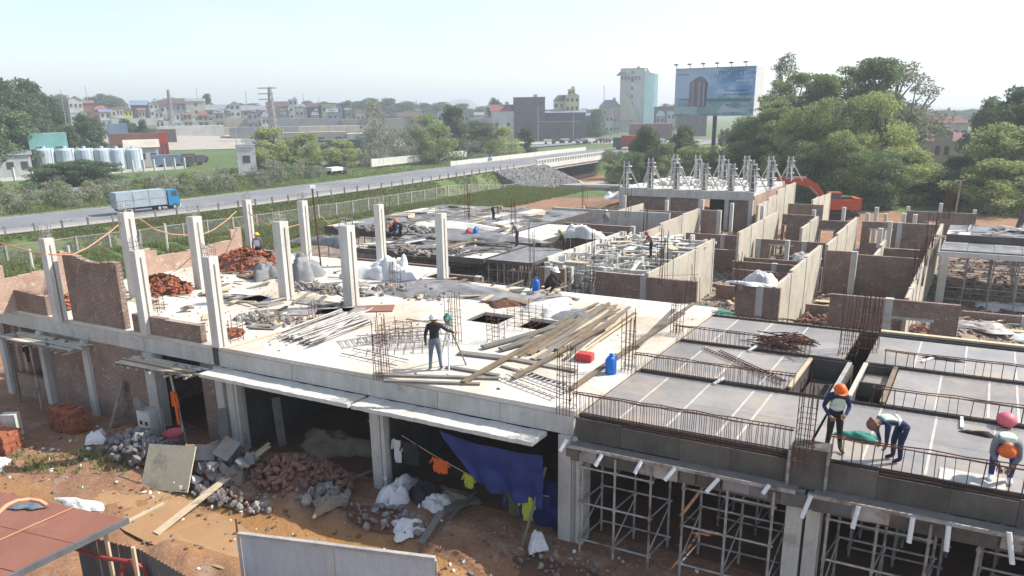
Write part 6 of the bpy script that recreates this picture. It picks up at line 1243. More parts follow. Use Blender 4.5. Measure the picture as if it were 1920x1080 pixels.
house(1098, 1125, 212, 236, 330, 'roof_blue', 'roof_blue', 'shed', 'blue shed right of the yellow villa', floors=1); house(1123, 1163, 187, 226, 400, 'beige', 'roof_grey', 'hip', 'beige building left of the tall tower block', cols=2); house(1225, 1262, 200, 232, 380, 'dark_grey', 'roof_dark', 'flat', 'dark low building right of the tower block'); house(1270, 1325, 214, 236, 330, 'dark_grey', 'roof_grey', 'flat', 'dark low building under the billboard', cols=4)
house(1385, 1410, 222, 238, 300, 'off_white', 'roof_grey', 'flat', 'white kiosk under the billboard right end', floors=1)
rh_ = random.Random(12); SPOT = ['beside the pylon', 'left of the tall mast', 'behind the tree line', 'near the white gables', 'under the skyline trees', 'by the long sheds', 'on the low rise', 'between the grey houses']
for i in range(34):
    px = [150, 190, 222, 262, 292, 322, 345, 372, 405, 425, 465, 478, 492, 508, 528, 555, 585, 615, 648, 668, 690, 722, 748, 775, 806, 838, 866, 890, 905, 1105, 1135, 1150, 1230, 1250][i]; wd = rh_.uniform(9, 20); yt = rh_.uniform(200, 211) if px < 700 else rh_.uniform(207, 215)
    house(px, px+wd, yt, 232, rh_.uniform(330, 385), rh_.choice(['off_white', 'cream', 'pale_grey', 'off_white', 'beige', 'pale_grey']), rh_.choice(['roof_red', 'roof_grey', 'roof_dark', 'roof_grey', 'tile_red', 'roof_blue']), rh_.choice(['gable', 'gabley', 'flat', 'hip', 'shed']), 'small %s house %s on the far skyline' % (['pale', 'low', 'narrow', 'squat', 'plain'][i % 5], SPOT[i % 8]), floors=2, cols=2)
def yard(name, px0, px1, D0, D1, m_, dz=.12):
    mb = MB()
    def fn(u, v):
        q = atd(px0+(px1-px0)*u, 300, D0+(D1-D0)*v); return (q.x, q.y, tz(q)+dz)
    o = mb.sheet(fn, 24, 12).build(name, m_); o['kind'] = 'structure'
yard('paved_yard', 200, 760, 268, 330, 'shoulder'); yard('paved_yard', 900, 1330, 262, 282, 'shoulder')
for a_ in ((300, 420, 236, 243, 325, 'off_white', 'long white shed roof in the paved yard'), (430, 560, 238, 246, 315, 'roof_grey', 'grey shed roof in the paved yard'), (560, 700, 236, 243, 320, 'cream', 'cream shed roof in the paved yard'), (250, 330, 243, 250, 300, 'roof_dark', 'dark stack of goods in the paved yard'), (480, 600, 250, 257, 290, 'roof_grey', 'low grey roof in front of the paved yard')): lowbox(*a_)
# tower block with glass corner
tb = house(1161, 1206, 128, 226, 400, 'off_white', 'roof_grey', 'flat', 'tall white tower block with a teal glass corner and green roof', name='tower_block', cat='tower block', floors=8, cols=1, depth=9, yaw=-.12)
q0, q1 = atd(1206, 226, 399), atd(1224, 226, 405); zt = atd(1206, 134, 400).z; zg = tb.location.z
MB().hexa([(q0.x, q0.y-.2, zg), (q1.x, q1.y, zg), (q1.x+4, q1.y+9, zg), (q0.x, q0.y+9, zg), (q0.x, q0.y-.2, zt), (q1.x, q1.y, zt-1), (q1.x+4, q1.y+9, zt-1), (q0.x, q0.y+9, zt)]).build('glass_front', 'facade_teal', tb)
q2, q3, q4 = atd(1163, 226, 398.6), atd(1163, 150, 398.6), atd(1200, 226, 398.6); MB().prism([(0, 0)], 0, 0) if False else None
mb = MB(); mb.poly([q2, q4, q3]); mb.poly([q2+Vector((0, .3, 0)), q3+Vector((0, .3, 0)), q4+Vector((0, .3, 0))]); mb.build('tan_triangle', 'cream', tb)
a0, a1 = atd(1161, 140, 399), atd(1222, 140, 402); r0, r1 = atd(1170, 128, 402), atd(1214, 128, 404); mb = MB(); mb.poly([a0, a1, r1, r0]); mb.poly([r0, r1, a1+Vector((0, 12, 0)), a0+Vector((0, 12, 0))]); mb.build('sloping_roof', 'roof_grey', tb)
for i in range(6): p = atd(1166+i*6.5, 146, 398.4); inst('window', win, p, (0, 0, 0), (1.2, 1, 1.8), tb)
# red roofed house on the right
hh = house(1722, 1812, 218, 262, 165, 'off_white', 'tile_red', 'hip', 'white house with red tiled roof and a row of dark windows among the trees', cols=6, floors=1, zb=3.0); house(1700, 1840, 250, 300, 150, 'beige', 'tile_red', 'hip', 'lower red roofed wing in front of the white house', cols=3, floors=1)
house(1748, 1782, 240, 290, 143, 'beige', 'tile_red', 'gable', 'small gabled porch of the red roofed house', cols=2, floors=1)
# low pale walls, greenhouse roofs, tanks
for a_ in ((200, 300, 222, 231, 380, 'off_white', 'long low white wall below the yellow house'), (300, 400, 227, 234, 370, 'off_white', 'white greenhouse roof strip below the cream building'), (400, 500, 222, 236, 360, 'cream', 'long cream row of sheds left of the pylon'), (330, 480, 240, 247, 330, 'shoulder', 'pale low row behind the green field'), (510, 640, 222, 232, 340, 'pale_grey', 'grey roofed row right of the pylon'), (640, 760, 223, 232, 335, 'shoulder', 'tan low row below the trees'),
           (520, 650, 248, 255, 270, 'shoulder', 'flat pale roof above the parked trucks'), (650, 735, 250, 256, 265, 'off_white', 'white low roof right of the flat pale roof'), (600, 680, 262, 268, 230, 'dark_grey', 'dark open shed behind the hedge'), (200, 240, 232, 246, 260, 'roof_blue', 'blue shed behind the red container roof'), (1000, 1090, 228, 240, 290, 'dark_grey', 'dark shops row below the blue roof'), (1180, 1260, 232, 242, 290, 'tile_red', 'brown stalls below the tower block'), (880, 922, 222, 236, 290, 'pale_grey', 'pale shed left of the long white building')): lowbox(*a_)
lowbox(205, 300, 250, 262, 205, 'tile_red', 'long red container shed behind the water tanks', 'container', 'container', 3); lowbox(300, 316, 248, 272, 200, 'deep_red', 'red container end beside the parked truck', 'container', 'container', 3)
lowbox(55, 128, 250, 275, 190, 'teal', 'teal metal shed at the left', depth=6); house(238, 300, 262, 302, 196, 'off_white', 'cream', 'gabley', 'white pump house with a pale tin roof beside the tanks', cols=3, floors=1); house(445, 480, 272, 300, 158, 'off_white', 'roof_grey', 'flat', 'small white hut with a dark door in the field', floors=1, cols=1, depth=4)
house(-20, 62, 285, 322, 180, 'off_white', 'roof_grey', 'shed', 'white open shed at the left edge by the tanks', floors=1, cols=3, depth=5)
for i, (px, yb) in enumerate(((87, 312), (126, 311), (162, 310), (195, 309), (222, 308), (252, 307))):
    q = atd(px, yb, 190); q.z = tz(q); t = thing('water_tank', ['leftmost pale blue water tank', 'second pale blue water tank from the left', 'middle pale blue water tank in the row', 'fourth pale blue water tank from the left', 'fifth pale blue water tank from the left', 'water tank right beside the pump house'][i], 'tank', q, 'pale blue water tanks in a row')
    r_ = 2.05; h = atd(px, 278, 190).z-q.z; MB().tube([q, q+Vector((0, 0, h*.93)), q+Vector((0, 0, h))], [r_, r_, r_*.85], 20).build('shell', 'tank_white', t, False); MB().tube([q+Vector((0, 0, h)), q+Vector((0, 0, h+.5))], .4, 8).build('hatch', 'tank_white', t); MB().tube([q+Vector((r_, -.5, 0)), q+Vector((r_, -.5, h))], .12, 6).build('pipe', 'white', t)
w0, w1, w2 = atd(-10, 328, 172), atd(185, 314, 178), atd(345, 300, 184)
t = thing('compound_wall', 'low white wall with posts in front of the water tanks', 'wall', (w1.x, w1.y, -1))
for a_, b_, n in ((w0, w1, 6), (w1, w2, 8)):
    for i in range(n+1): p = a_.lerp(b_, i/n); z = tz(p); MB().box((p.x, p.y, z+1.3), (.4, .4, 2.6)).build('post', 'off_white', t)
    MB().beam((a_.x, a_.y, tz(a_)+.35), (b_.x, b_.y, tz(b_)+.35), .2, .7).build('plinth', 'off_white', t)
def vehicle(px, py, D, L_, h, m_, label, cat='lorry', name='parked_lorry', yaw=0.0):
    q = atd(px, py, D); q.z = tz(q); t = thing(name, label, cat, (0, 0, 0)); exb(MB(), -L_/2, L_*.2, -1.1, 1.1, .9, h).build('body', m_, t); exb(MB(), L_*.22, L_/2, -1.05, 1.05, .6, h*.85).build('cab', 'dark_grey', t); exb(MB(), L_*.3, L_/2+.02, -.95, .95, h*.5, h*.75).build('window', 'glass', t)
    for x in (-L_*.3, L_*.33):
        for y in (-1.1, .85): MB().tube([(x, y, .45), (x, y+.25, .45)], .45, 10).build('wheel', 'tyre', t)
    t.location = q; t.rotation_euler = (0, 0, yaw); return t
vehicle(322, 285, 190, 9, 3.2, 'roof_blue', 'dark blue lorry parked right of the pump house', yaw=.4); vehicle(350, 283, 195, 8, 3, 'dark_grey', 'dark lorry parked at the field edge', yaw=.6); vehicle(370, 280, 205, 5, 1.8, 'white', 'white car parked above the lorries', 'car', 'parked_car', .3)
vehicle(1178, 262, 215, 9, 4.2, 'deep_red', 'red and white lorry beside the left round tree', yaw=2.6)
vehicle(630, 303, 150, 4.2, 1.6, 'white', 'white car on the far carriageway behind the shrubs', 'car', 'car', .9)
for i, px in enumerate((1030, 1045, 1062, 1090, 1110, 1135, 1200, 1240, 1285)): vehicle(px, 243, 262+3*(i % 3), 4.3, 1.7, ['white', 'dark_grey', 'off_white', 'roof_blue'][i % 4], ['white car below the purple brown building', 'dark car next to the white one by the shops', 'pale car before the blue roofed shed', 'blue car before the blue roofed shed', 'white car left of the beige building', 'dark car before the beige building', 'pale car below the tower block', 'blue car right of the tower block', 'white car under the billboard left edge'][i], 'car', 'parked_car', .1*i)
# pylon and masts
def pylon(px, yb, yt, D, label, arms=3, w_=1.0):
    q = atd(px, yb, D); q.z = tz(q) if D < 500 else q.z; h = atd(px, yt, D).z-q.z; t = thing('power_pylon', label, 'pylon', q); mb = MB()
    for s in ((-1, -1), (1, -1), (1, 1), (-1, 1)): mb.beam((q.x+s[0]*w_, q.y+s[1]*w_, q.z), (q.x+s[0]*w_*.25, q.y+s[1]*w_*.25, q.z+h), .22*w_, .22*w_)
    n = 9
    for i in range(n):
        for s0, s1 in (((-1, -1), (1, -1)), ((1, -1), (1, 1)), ((1, 1), (-1, 1)), ((-1, 1), (-1, -1))):
            k0, k1 = w_*(1-.75*i/n), w_*(1-.75*(i+1)/n); mb.beam((q.x+s0[0]*k0, q.y+s0[1]*k0, q.z+h*i/n), (q.x+s1[0]*k1, q.y+s1[1]*k1, q.z+h*(i+1)/n), .12*w_, .12*w_)
    mb.build('lattice', 'steel', t)
    for k in range(arms): MB().beam((q.x-w_*3.2, q.y, q.z+h*(.98-.1*k)), (q.x+w_*(.8 if k else 1.8), q.y, q.z+h*(.98-.1*k)), .25*w_, .25*w_).build('arm', 'steel', t)
pylon(513, 245, 163, 300, 'grey lattice power pylon with three arms in the town', 3, 1.5); pylon(325, 245, 168, 330, 'lattice mast in front of the long grey house', 0, 1.1)
for i, (px, yb, yt, D) in enumerate(((127, 250, 168, 230), (296, 250, 205, 300), (372, 200, 165, 420), (443, 265, 210, 260), (463, 200, 170, 420), (560, 262, 200, 260), (570, 200, 176, 420), (600, 215, 180, 430), (660, 230, 186, 400), (782, 220, 186, 400), (168, 215, 162, 420), (1132, 215, 160, 400), (1009, 240, 200, 280), (1075, 240, 205, 285), (480, 262, 215, 250), (618, 262, 225, 250))):
    q = atd(px, yb, D); q.z = tz(q) if D < 500 else q.z; tp = atd(px, yt, D).z; o = MB().tube([q, (q.x, q.y, tp)], .16*D/300, 5, r2=.1*D/300); tag(o.build('utility_pole', 'steel'), ['tall pole before the big left trees', 'pole above the red shed', 'thin mast behind the cream building', 'pole at the field corner', 'thin mast behind the white gabled house row', 'pole behind the pale green bushes', 'thin mast right of the tall white house', 'thin mast above the green house', 'pole above the dark skyline trees', 'pole above the red roofed small house', 'thin mast above the white gabled house', 'thin mast left of the tower block', 'lamp pole before the purple brown building', 'lamp pole before the blue shed', 'pole left of the pylon base', 'pole right of the pylon base'][i], 'pole')
for i in range(5):
    px = 900+i*70; q = atd(px, 246, 250); q.z = tz(q)
# distant hill
def hillf(name, px0, px1, yt, D, m_, seed):
    mb = MB(); n = 40; 
    for i in range(n):
        pass
    q0, q1 = atd(px0, 215, D), atd(px1, 215, D); h = atd((px0+px1)/2, yt, D).z
    def fn(u, v):
        p = q0.lerp(q1, u); k = math.sin(math.pi*u)**1.5*(.8+.4*float(fbm(np.array([u*6.]), np.array([seed*1.]), seed)[0])); return (p.x, p.y+v*D*.25, -3+(h+3)*k*math.sin(math.pi*min(1, v*1.2+.02)) if v < .83 else -3)
    mb.sheet(fn, 50, 10); o = mb.build(name, m_, None, True); o['kind'] = 'structure'; return o
mat('hill', (.07, .11, .06), (.05, .08, .045), .01, .9, 0); hillf('hill', 770, 930, 184, 2200, 'hill', 3); hillf('hill', 1700, 1950, 203, 2500, 'hill', 6)
# ------------------------------------------------------------------ billboard
bq = at(1335, 318, -.9); dist = math.hypot(bq.x, bq.y); t = thing('billboard', 'large blue billboard showing a tower block, on a single dark pole', 'billboard', bq)
l0, l1 = atd(1263.5, 217, dist), atd(1412, 217, dist-3.5); z0 = l0.z; z1 = atd(1263.5, 128.5, dist).z; z1b = atd(1412, 126, dist-3.5).z; z1 = (z1+z1b)/2; d = (l1-l0); d.z = 0; Wb = d.length; d.normalize(); nrm = Vector((d.y, -d.x, 0)); bang = math.atan2(d.y, d.x)
def bp(u, v, o_=0.0): return Vector((l0.x+d.x*Wb*u+nrm.x*o_, l0.y+d.y*Wb*u+nrm.y*o_, z0+(z1-z0)*v))
Hb = z1-z0
mm, N, L, bs = nodes('billboard_print'); tc = N.new('ShaderNodeUVMap'); sx = N.new('ShaderNodeSeparateXYZ'); L.new(tc.outputs[0], sx.inputs[0])
nz = noise(N, L, tc.outputs[0], 3.2, 4); colr = mixc(N, L, ramp(N, L, nz, .42, .62), (.09, .24, .46), (.42, .55, .74))
colr = mixc(N, L, ramp(N, L, sx.outputs[0], .25, .6), (.42, .52, .66), colr); low = ramp(N, L, sx.outputs[1], .20, .40); colr = mixc(N, L, low, mixc(N, L, ramp(N, L, noise(N, L, tc.outputs[0], 6, 5), .4, .6), (.10, .23, .22), (.32, .45, .52)), colr)
L.new(colr, bs.inputs['Base Color']); bs.inputs['Roughness'].default_value = .5
mb = MB(); mb.v = [tuple(bp(u, v, .0)) for u, v in ((0, 0), (1, 0), (1, 1), (0, 1))]; mb.f = [[0, 1, 2, 3]]; mb.m = [0]; pn = mb.build('printed_face', 'billboard_print', t); uv = pn.data.uv_layers.new(name='UVMap')
for i, c in enumerate(((0, 0), (1, 0), (1, 1), (0, 1))): uv.data[i].uv = c
thk = 2.1; bk = Vector((-nrm.x, -nrm.y, 0))*thk
q5 = atd(1427, 217, dist-1.2)
MB().hexa([bp(0, 0, -.03), bp(1, 0, -.03), Vector((q5.x, q5.y, z0)), bp(0, 0, -.6), bp(0, 1, -.03), bp(1, 1, -.03), Vector((q5.x, q5.y, z1)), bp(0, 1, -.6)]).build('box_body', 'white', t)
def pr(name, u0, u1, v0, v1, m_, o_=.02, pts=None):
    mb = MB(); mb.poly([bp(*c, o_) for c in (pts or ((u0, v0), (u1, v0), (u1, v1), (u0, v1)))]); return mb.build(name, m_, t)
for nm, c in (('print_mauve', (.27, .22, .26)), ('print_grey', (.42, .43, .47)), ('print_dark', (.11, .13, .19)), ('print_green', (.13, .25, .20)), ('print_pale', (.52, .60, .66)), ('print_blue', (.02, .07, .26)), ('print_white', (.75, .78, .82)), ('print_teal', (.30, .48, .48))): mat(nm, c, None, .5, .5, 0)
pr('printed_ground', .0, .3, .03, .2, 'print_pale', .012); pr('printed_ground', .05, 1, .30, .355, 'print_green', .014, ((.05, .34), (.4, .30), (.95, .28), (.97, .355), (.45, .36), (.06, .36))); pr('printed_ground', 0, 0, 0, 0, 'print_teal', .016, ((.3, .04), (.55, .04), (.62, .26), (.42, .24), (.33, .12))); pr('printed_ground', 0, 0, 0, 0, 'print_pale', .018, ((.55, .05), (.95, .08), (.66, .19), (.64, .26), (.60, .19)))
pr('printed_tower', 0, 0, 0, 0, 'print_mauve', .02, ((.185, .2), (.40, .18), (.425, .68), (.395, .76), (.33, .84), (.27, .8), (.19, .7)))
for u0, u1, m_ in ((.228, .243, 'print_grey'), (.305, .325, 'print_grey'), (.365, .38, 'print_grey'), (.385, .412, 'print_dark'), (.262, .268, 'print_dark'), (.345, .352, 'print_dark'), (.205, .21, 'print_grey')): pr('printed_stripe', u0, u1, .2, .72, m_, .026)
def text(s, u, v, h, m_, ital=0):
    cu = bpy.data.curves.new('lettering', 'FONT'); cu.body = s; cu.size = h; cu.shear = ital; o = bpy.data.objects.new('lettering', cu); C.objects.link(o); bpy.context.view_layer.update()
    me = bpy.data.meshes.new_from_object(o.evaluated_get(bpy.context.evaluated_depsgraph_get())); bpy.data.objects.remove(o); me.materials.clear(); me.materials.append(MT[m_]); o = bpy.data.objects.new('lettering', me); C.objects.link(o); o.parent = t; p = bp(u, v, .05)
    o.location = p-Vector(t['_org']); o.rotation_euler = (math.pi/2, 0, bang); return o
text('PROJECT', .55, .83, 1.25, 'print_blue'); 
for u, v, n, w_, m_ in ((.03, .865, 7, .018, 'print_dark'), (.77, .705, 5, .024, 'print_white'), (.64, .505, 14, .018, 'print_blue'), (.61, .42, 15, .018, 'print_blue')):
    for i in range(n): rd = random.Random(i*7+n); k = rd.uniform(.5, .95); pr('lettering', u+i*(w_+.004), u+i*(w_+.004)+w_*k, v, v+.022+.012*rd.random(), m_, .03)
pr('logo', .935, .965, .70, .745, 'print_white', .03)
MB().tube([bq, (bq.x, bq.y, z0-.02)], .42, 14).build('pole', 'dark_metal', t)
for i in range(6):
    u = .02+i*.172; p = bp(u, 1, .05); la = MB().tube([p, p+nrm*.9+Vector((0, 0, .75))], .06, 4).build('lamp_arm', 'dark_metal', t); c = p+nrm*1.0+Vector((0, 0, .8)); MB().box(c, (.7, .45, .25), bang).build('lamp_head', 'dark_metal', la)
MB().beam(bp(0, 1, .06)+Vector((0, 0, .05)), bp(1, 1, .06)+Vector((0, 0, .05)), .12, .1).build('top_frame', 'steel', t); MB().beam(bp(0, 0, .06)-Vector((0, 0, .06)), bp(1, 0, .06)-Vector((0, 0, .06)), .12, .1).build('bottom_frame', 'steel', t)
# ------------------------------------------------------------------ people
def person(label, loc, yaw, J, shirt, legs, boots, helmet, vest=None, big=False, vcol='vest_lime', sc=1.0):
    """J overrides joints given in local metres (x right, y forward, z up)"""
    D = dict(pel=(0, 0, .96), sp=(0, .01, 1.15), ch=(0, .0, 1.36), nk=(0, .0, 1.50), hd=(0, .02, 1.60), tp=(0, .01, 1.70), shL=(-.18, 0, 1.42), elL=(-.24, -.03, 1.13), wrL=(-.25, .06, .88), haL=(-.25, .1, .79),
             shR=(.18, 0, 1.42), elR=(.24, -.03, 1.13), wrR=(.25, .06, .88), haR=(.25, .1, .79), hpL=(-.09, 0, .9), knL=(-.11, .03, .5), anL=(-.12, -.02, .09), toL=(-.13, .17, .04), hpR=(.09, 0, .9), knR=(.11, .03, .5), anR=(.12, -.02, .09), toR=(.13, .17, .04))
    D.update(J); FC = D.pop('face', (0, 1, 0)); keys = list(D)
    R_ = dict(pel=.15, sp=.135, ch=.155, nk=.06, hd=.105, tp=.085, shL=.075, elL=.052, wrL=.036, haL=.042, shR=.075, elR=.052, wrR=.036, haR=.042, hpL=.105, knL=.068, anL=.05, toL=.04, hpR=.105, knR=.068, anR=.05, toR=.04)
    E = [('pel', 'sp'), ('sp', 'ch'), ('ch', 'nk'), ('nk', 'hd'), ('hd', 'tp'), ('ch', 'shL'), ('shL', 'elL'), ('elL', 'wrL'), ('wrL', 'haL'), ('ch', 'shR'), ('shR', 'elR'), ('elR', 'wrR'), ('wrR', 'haR'), ('pel', 'hpL'), ('hpL', 'knL'), ('knL', 'anL'), ('anL', 'toL'), ('pel', 'hpR'), ('hpR', 'knR'), ('knR', 'anR'), ('anR', 'toR')]
    t = thing('person', label, 'person', loc)
    def skin(names, rad, edges, sub=2):
        me = bpy.data.meshes.new('tmp'); me.from_pydata([D[k] for k in names], [(names.index(a), names.index(b)) for a, b in edges], []); o = bpy.data.objects.new('tmp', me); C.objects.link(o); o.modifiers.new('s', 'SKIN')
        for i, k in enumerate(names): me.skin_vertices[0].data[i].radius = (rad[k], rad[k]*(.72 if k in ('ch', 'sp', 'pel') else 1)); me.skin_vertices[0].data[i].use_root = i == 0
        s_ = o.modifiers.new('d', 'SUBSURF'); s_.levels = sub; bpy.context.view_layer.update(); m_ = bpy.data.meshes.new_from_object(o.evaluated_get(bpy.context.evaluated_depsgraph_get())); bpy.data.objects.remove(o); return m_
    me = skin(keys, R_, E); mats_ = [shirt, legs, boots, 'skin']; me.materials.clear()
    for m_ in mats_: me.materials.append(MT[m_])
    bone = {('pel', 'sp'): 0, ('sp', 'ch'): 0, ('ch', 'nk'): 0, ('nk', 'hd'): 3, ('hd', 'tp'): 3}
    for a, b in E:
        if (a, b) in bone: continue
        bone[(a, b)] = 0 if a[:2] in ('ch', 'sh', 'el') else 3 if a[:2] == 'wr' else 2 if a[:2] == 'an' else 1
    segs = [(np.array(D[a]), np.array(D[b]), k) for (a, b), k in bone.items()]; boots_z = .3
    for p in me.polygons:
        c = np.array(p.center); best = 9; mi = 0
        for a, b, k in segs:
            d = b-a; tt = np.clip(np.dot(c-a, d)/max(1e-6, d@d), 0, 1); q = np.linalg.norm(c-a-tt*d)
            if q < best: best, mi = q, k
        if mi == 1 and boots == 'olive_cloth' and c[2] < boots_z: mi = 2
        if mi == 0 and np.linalg.norm(c-np.array(D['pel'])) < .13: mi = 1
        p.material_index = mi; p.use_smooth = True
    def add(name, m_, mn=None):
        if mn: m_.materials.clear(); m_.materials.append(MT[mn])
        o = bpy.data.objects.new(name, m_); C.objects.link(o); o.parent = t; return o
    add('body', me)
    up_ = (Vector(D['tp'])-Vector(D['nk'])).normalized(); face = Vector(FC); face = (face-up_*face.dot(up_)).normalized(); sd_ = up_.cross(face); hc = Vector(D['hd'])+up_*.02
    mb = MB(); mb.sheet(lambda u, v: hc+up_*(.02+.145*math.cos(v*1.62))+(face*math.cos(u*6.2832)*1.12+sd_*math.sin(u*6.2832))*(.132*math.sin(v*1.62)), 16, 6)
    mb.sheet(lambda u, v: hc+up_*.022+(face*math.cos(u*6.2832)*1.15+sd_*math.sin(u*6.2832))*(.130+v*(.025+.035*max(0, math.cos(u*6.2832)))), 16, 1)
    if helmet: add('helmet', mb.mesh('helmet', helmet, smooth=True))
    mb = MB(); mb.rock(hc+face*.105-up_*.03, .035, random.Random(1)); add('nose', mb.mesh('nose', 'skin'))
    for s in (-1, 1):
        mb = MB(); mb.rock(hc+sd_*s*.1-up_*.02, .045, random.Random(2)); add('ear', mb.mesh('ear', 'skin'))
        mb = MB(); mb.rock(hc+face*.098+sd_*s*.035+up_*.005, .02, random.Random(3)); add('eye', mb.mesh('eye', 'hair'))
    if vest:
        Rv = {'pel': .165, 'sp': .165, 'ch': .185, 'shL': .09, 'shR': .09}; D2 = dict(D); o_ = D['pel']; D['pel'] = tuple(Vector(D['pel']).lerp(Vector(D['sp']), .35)); s1 = Vector(D['ch']).lerp(Vector(D['shL']), .75); s2 = Vector(D['ch']).lerp(Vector(D['shR']), .75); D['shL'] = tuple(s1); D['shR'] = tuple(s2)
        vm = skin(['pel', 'sp', 'ch', 'shL', 'shR'], Rv, [('pel', 'sp'), ('sp', 'ch'), ('ch', 'shL'), ('ch', 'shR')]); add('safety_vest', vm, vcol)
        ax = (Vector(D['ch'])-Vector(D['pel'])).normalized(); mid = Vector(D['sp']); x_ = Vector((1, 0, 0)); x_ = (x_-ax*x_.dot(ax)).normalized(); y_ = ax.cross(x_); mb = MB()
        mb.sheet(lambda u, v: mid+ax*(v*.06-.03)+x_*math.cos(u*6.2832)*.172+y_*math.sin(u*6.2832)*.128, 20, 1); add('reflective_band', mb.mesh('reflective_band', 'reflect'))
    if big:
        for s, w_, h_ in (('L', 'wrL', 'haL'), ('R', 'wrR', 'haR')):
            a, b = Vector(D[w_]), Vector(D2[h_] if vest and False else D[h_]); d = (b-a).normalized(); x_ = d.cross(Vector((0, 1, .2))).normalized(); n_ = x_.cross(d); hb = bpy.data.objects.new('hand', None)
            mb = MB()
            for k in range(4):
                o_ = b+x_*(.03-.02*k); L_ = (.062, .072, .068, .052)[k]; mb.tube([o_-d*.01, o_+d*L_*.5, o_+d*L_*.85+n_*.02, o_+d*L_+n_*.045], [.011, .01, .009, .007], 6)
            mb.tube([b-d*.05+x_*.035, b-d*.01+x_*.065, b+d*.025+x_*.06+n_*.02], [.013, .011, .008], 6); add('fingers', mb.mesh('fingers', 'skin'))
            bpy.data.objects.remove(hb)
    t.rotation_euler = (0, 0, yaw); t.scale = (sc,)*3; return t
# surveyor (seen from behind)
person('worker in a black shirt, jeans and white helmet seen from behind beside a tripod', at(817, 694, S), .12, dict(shR=(.18, 0, 1.42), elR=(.38, .05, 1.24), wrR=(.58, .16, 1.12), haR=(.65, .2, 1.09), elL=(-.27, -.04, 1.14), wrL=(-.27, .03, .9), haL=(-.27, .05, .82), knL=(-.13, .02, .5), anL=(-.16, -.03, .09), toL=(-.17, .16, .04), anR=(.17, -.03, .09), toR=(.19, .15, .04), knR=(.13, .03, .5)), 'black_cloth', 'denim', 'black_cloth', 'helmet_white', big=True)
q = at(850, 690, S); t = thing('tripod', 'surveying tripod with a green level on top beside the man in black', 'tripod', q); hd_ = q+Vector((-.12, .15, 1.35))
for dx, dy, m_ in ((-.0, -.35, 'white'), (.5, .1, 'timber_grey'), (-.35, .5, 'white')): MB().tube([hd_, q+Vector((-.12+dx, .15+dy, 0))], .028, 6).build('leg', m_, t)
MB().box(hd_+Vector((0, 0, .05)), (.16, .16, .08)).build('head_plate', 'steel', t); MB().tube([hd_+Vector((-.02, 0, .09)), hd_+Vector((-.02, 0, .24)), hd_+Vector((-.02, 0, .36))], [.1, .13, .03], 10).build('level', 'green_net', t)
MB().tube([hd_+Vector((-.02, -.16, .2)), hd_+Vector((-.02, .14, .2))], .05, 8).build('telescope', 'steel_pale', t)
# standing worker facing the camera, looking down
person('worker in orange helmet and lime vest standing upright behind the front bars', at(1560, 846, Z), math.pi-.15, dict(hd=(0, .1, 1.575), tp=(0, .1, 1.68), nk=(0, .03, 1.49), elL=(-.27, .02, 1.16), wrL=(-.14, .2, 1.02), haL=(-.08, .24, .97), elR=(.29, -.02, 1.14), wrR=(.2, .17, .98), haR=(.13, .22, .93), face=(0, 1, -.6), anL=(-.17, 0, .09), toL=(-.2, .18, .04), anR=(.14, 0, .09), toR=(.17, .18, .04)), 'navy_cloth', 'black_cloth', 'olive_cloth', 'helmet_orange', True, True, sc=.98)
# bent worker, side on
bend = dict(pel=(0, -.05, .90), sp=(0, .15, 1.0), ch=(0, .36, 1.02), nk=(0, .5, .98), hd=(0, .6, .93), tp=(0, .7, .91), shL=(-.17, .4, 1.0), elL=(-.2, .42, .7), wrL=(-.12, .36, .47), haL=(-.1, .37, .38), shR=(.17, .4, 1.0), elR=(.2, .42, .7), wrR=(.12, .36, .47), haR=(.1, .37, .38), hpL=(-.09, -.06, .86), hpR=(.09, -.06, .86), knL=(-.1, .02, .47), knR=(.1, .05, .47), anL=(-.1, -.02, .09), anR=(.1, .02, .09), toL=(-.11, .16, .04), toR=(.11, .2, .04), face=(0, .3, -1))
person('worker in pale blue shirt and vest bending over the front bars, side on', at(1680, 864, Z), UA+math.pi/2+.5, bend, 'navy_cloth', 'navy_cloth', 'black_cloth', 'dusty_brick', True, True, sc=1.0)
cr = dict(pel=(0, -.3, .78), sp=(0, -.1, .93), ch=(0, .1, .97), nk=(0, .25, .93), hd=(0, .35, .86), tp=(0, .46, .83), shL=(-.18, .14, .95), elL=(-.22, .2, .65), wrL=(-.1, .3, .48), haL=(-.06, .33, .4), shR=(.18, .14, .95), elR=(.22, .2, .65), wrR=(.1, .3, .48), haR=(.06, .33, .4), hpL=(-.1, -.3, .74), hpR=(.1, -.3, .74), knL=(-.16, .04, .48), knR=(.16, .02, .48), anL=(-.15, -.06, .09), anR=(.15, -.04, .09), toL=(-.17, .13, .04), toR=(.17, .15, .04), face=(0, .4, -1))
person('rightmost worker in orange helmet and blue trousers crouching at the bars', at(1874, 903, Z), math.pi+.35-.9, cr, 'grey_cloth', 'royal_cloth', 'white', 'helmet_orange', True, True, sc=1.08)
sq_ = dict(pel=(0, -.2, .32), sp=(0, -.12, .5), ch=(0, .02, .68), nk=(0, .1, .8), hd=(0, .14, .88), tp=(0, .15, .98), shL=(-.18, .03, .73), elL=(-.25, .2, .5), wrL=(-.15, .4, .42), haL=(-.1, .46, .38), shR=(.18, .03, .73), elR=(.25, .2, .5), wrR=(.15, .4, .42), haR=(.1, .46, .38), hpL=(-.1, -.18, .3), hpR=(.1, -.18, .3), knL=(-.17, .22, .5), knR=(.17, .22, .5), anL=(-.15, .0, .09), anR=(.15, .0, .09), toL=(-.16, .19, .04), toR=(.16, .19, .04))
person('worker in dark clothes and white helmet squatting beside the blue can', at(1033, 551, S), -1.9, sq_, 'black_cloth', 'black_cloth', 'black_cloth', 'helmet_white', sc=1.12)
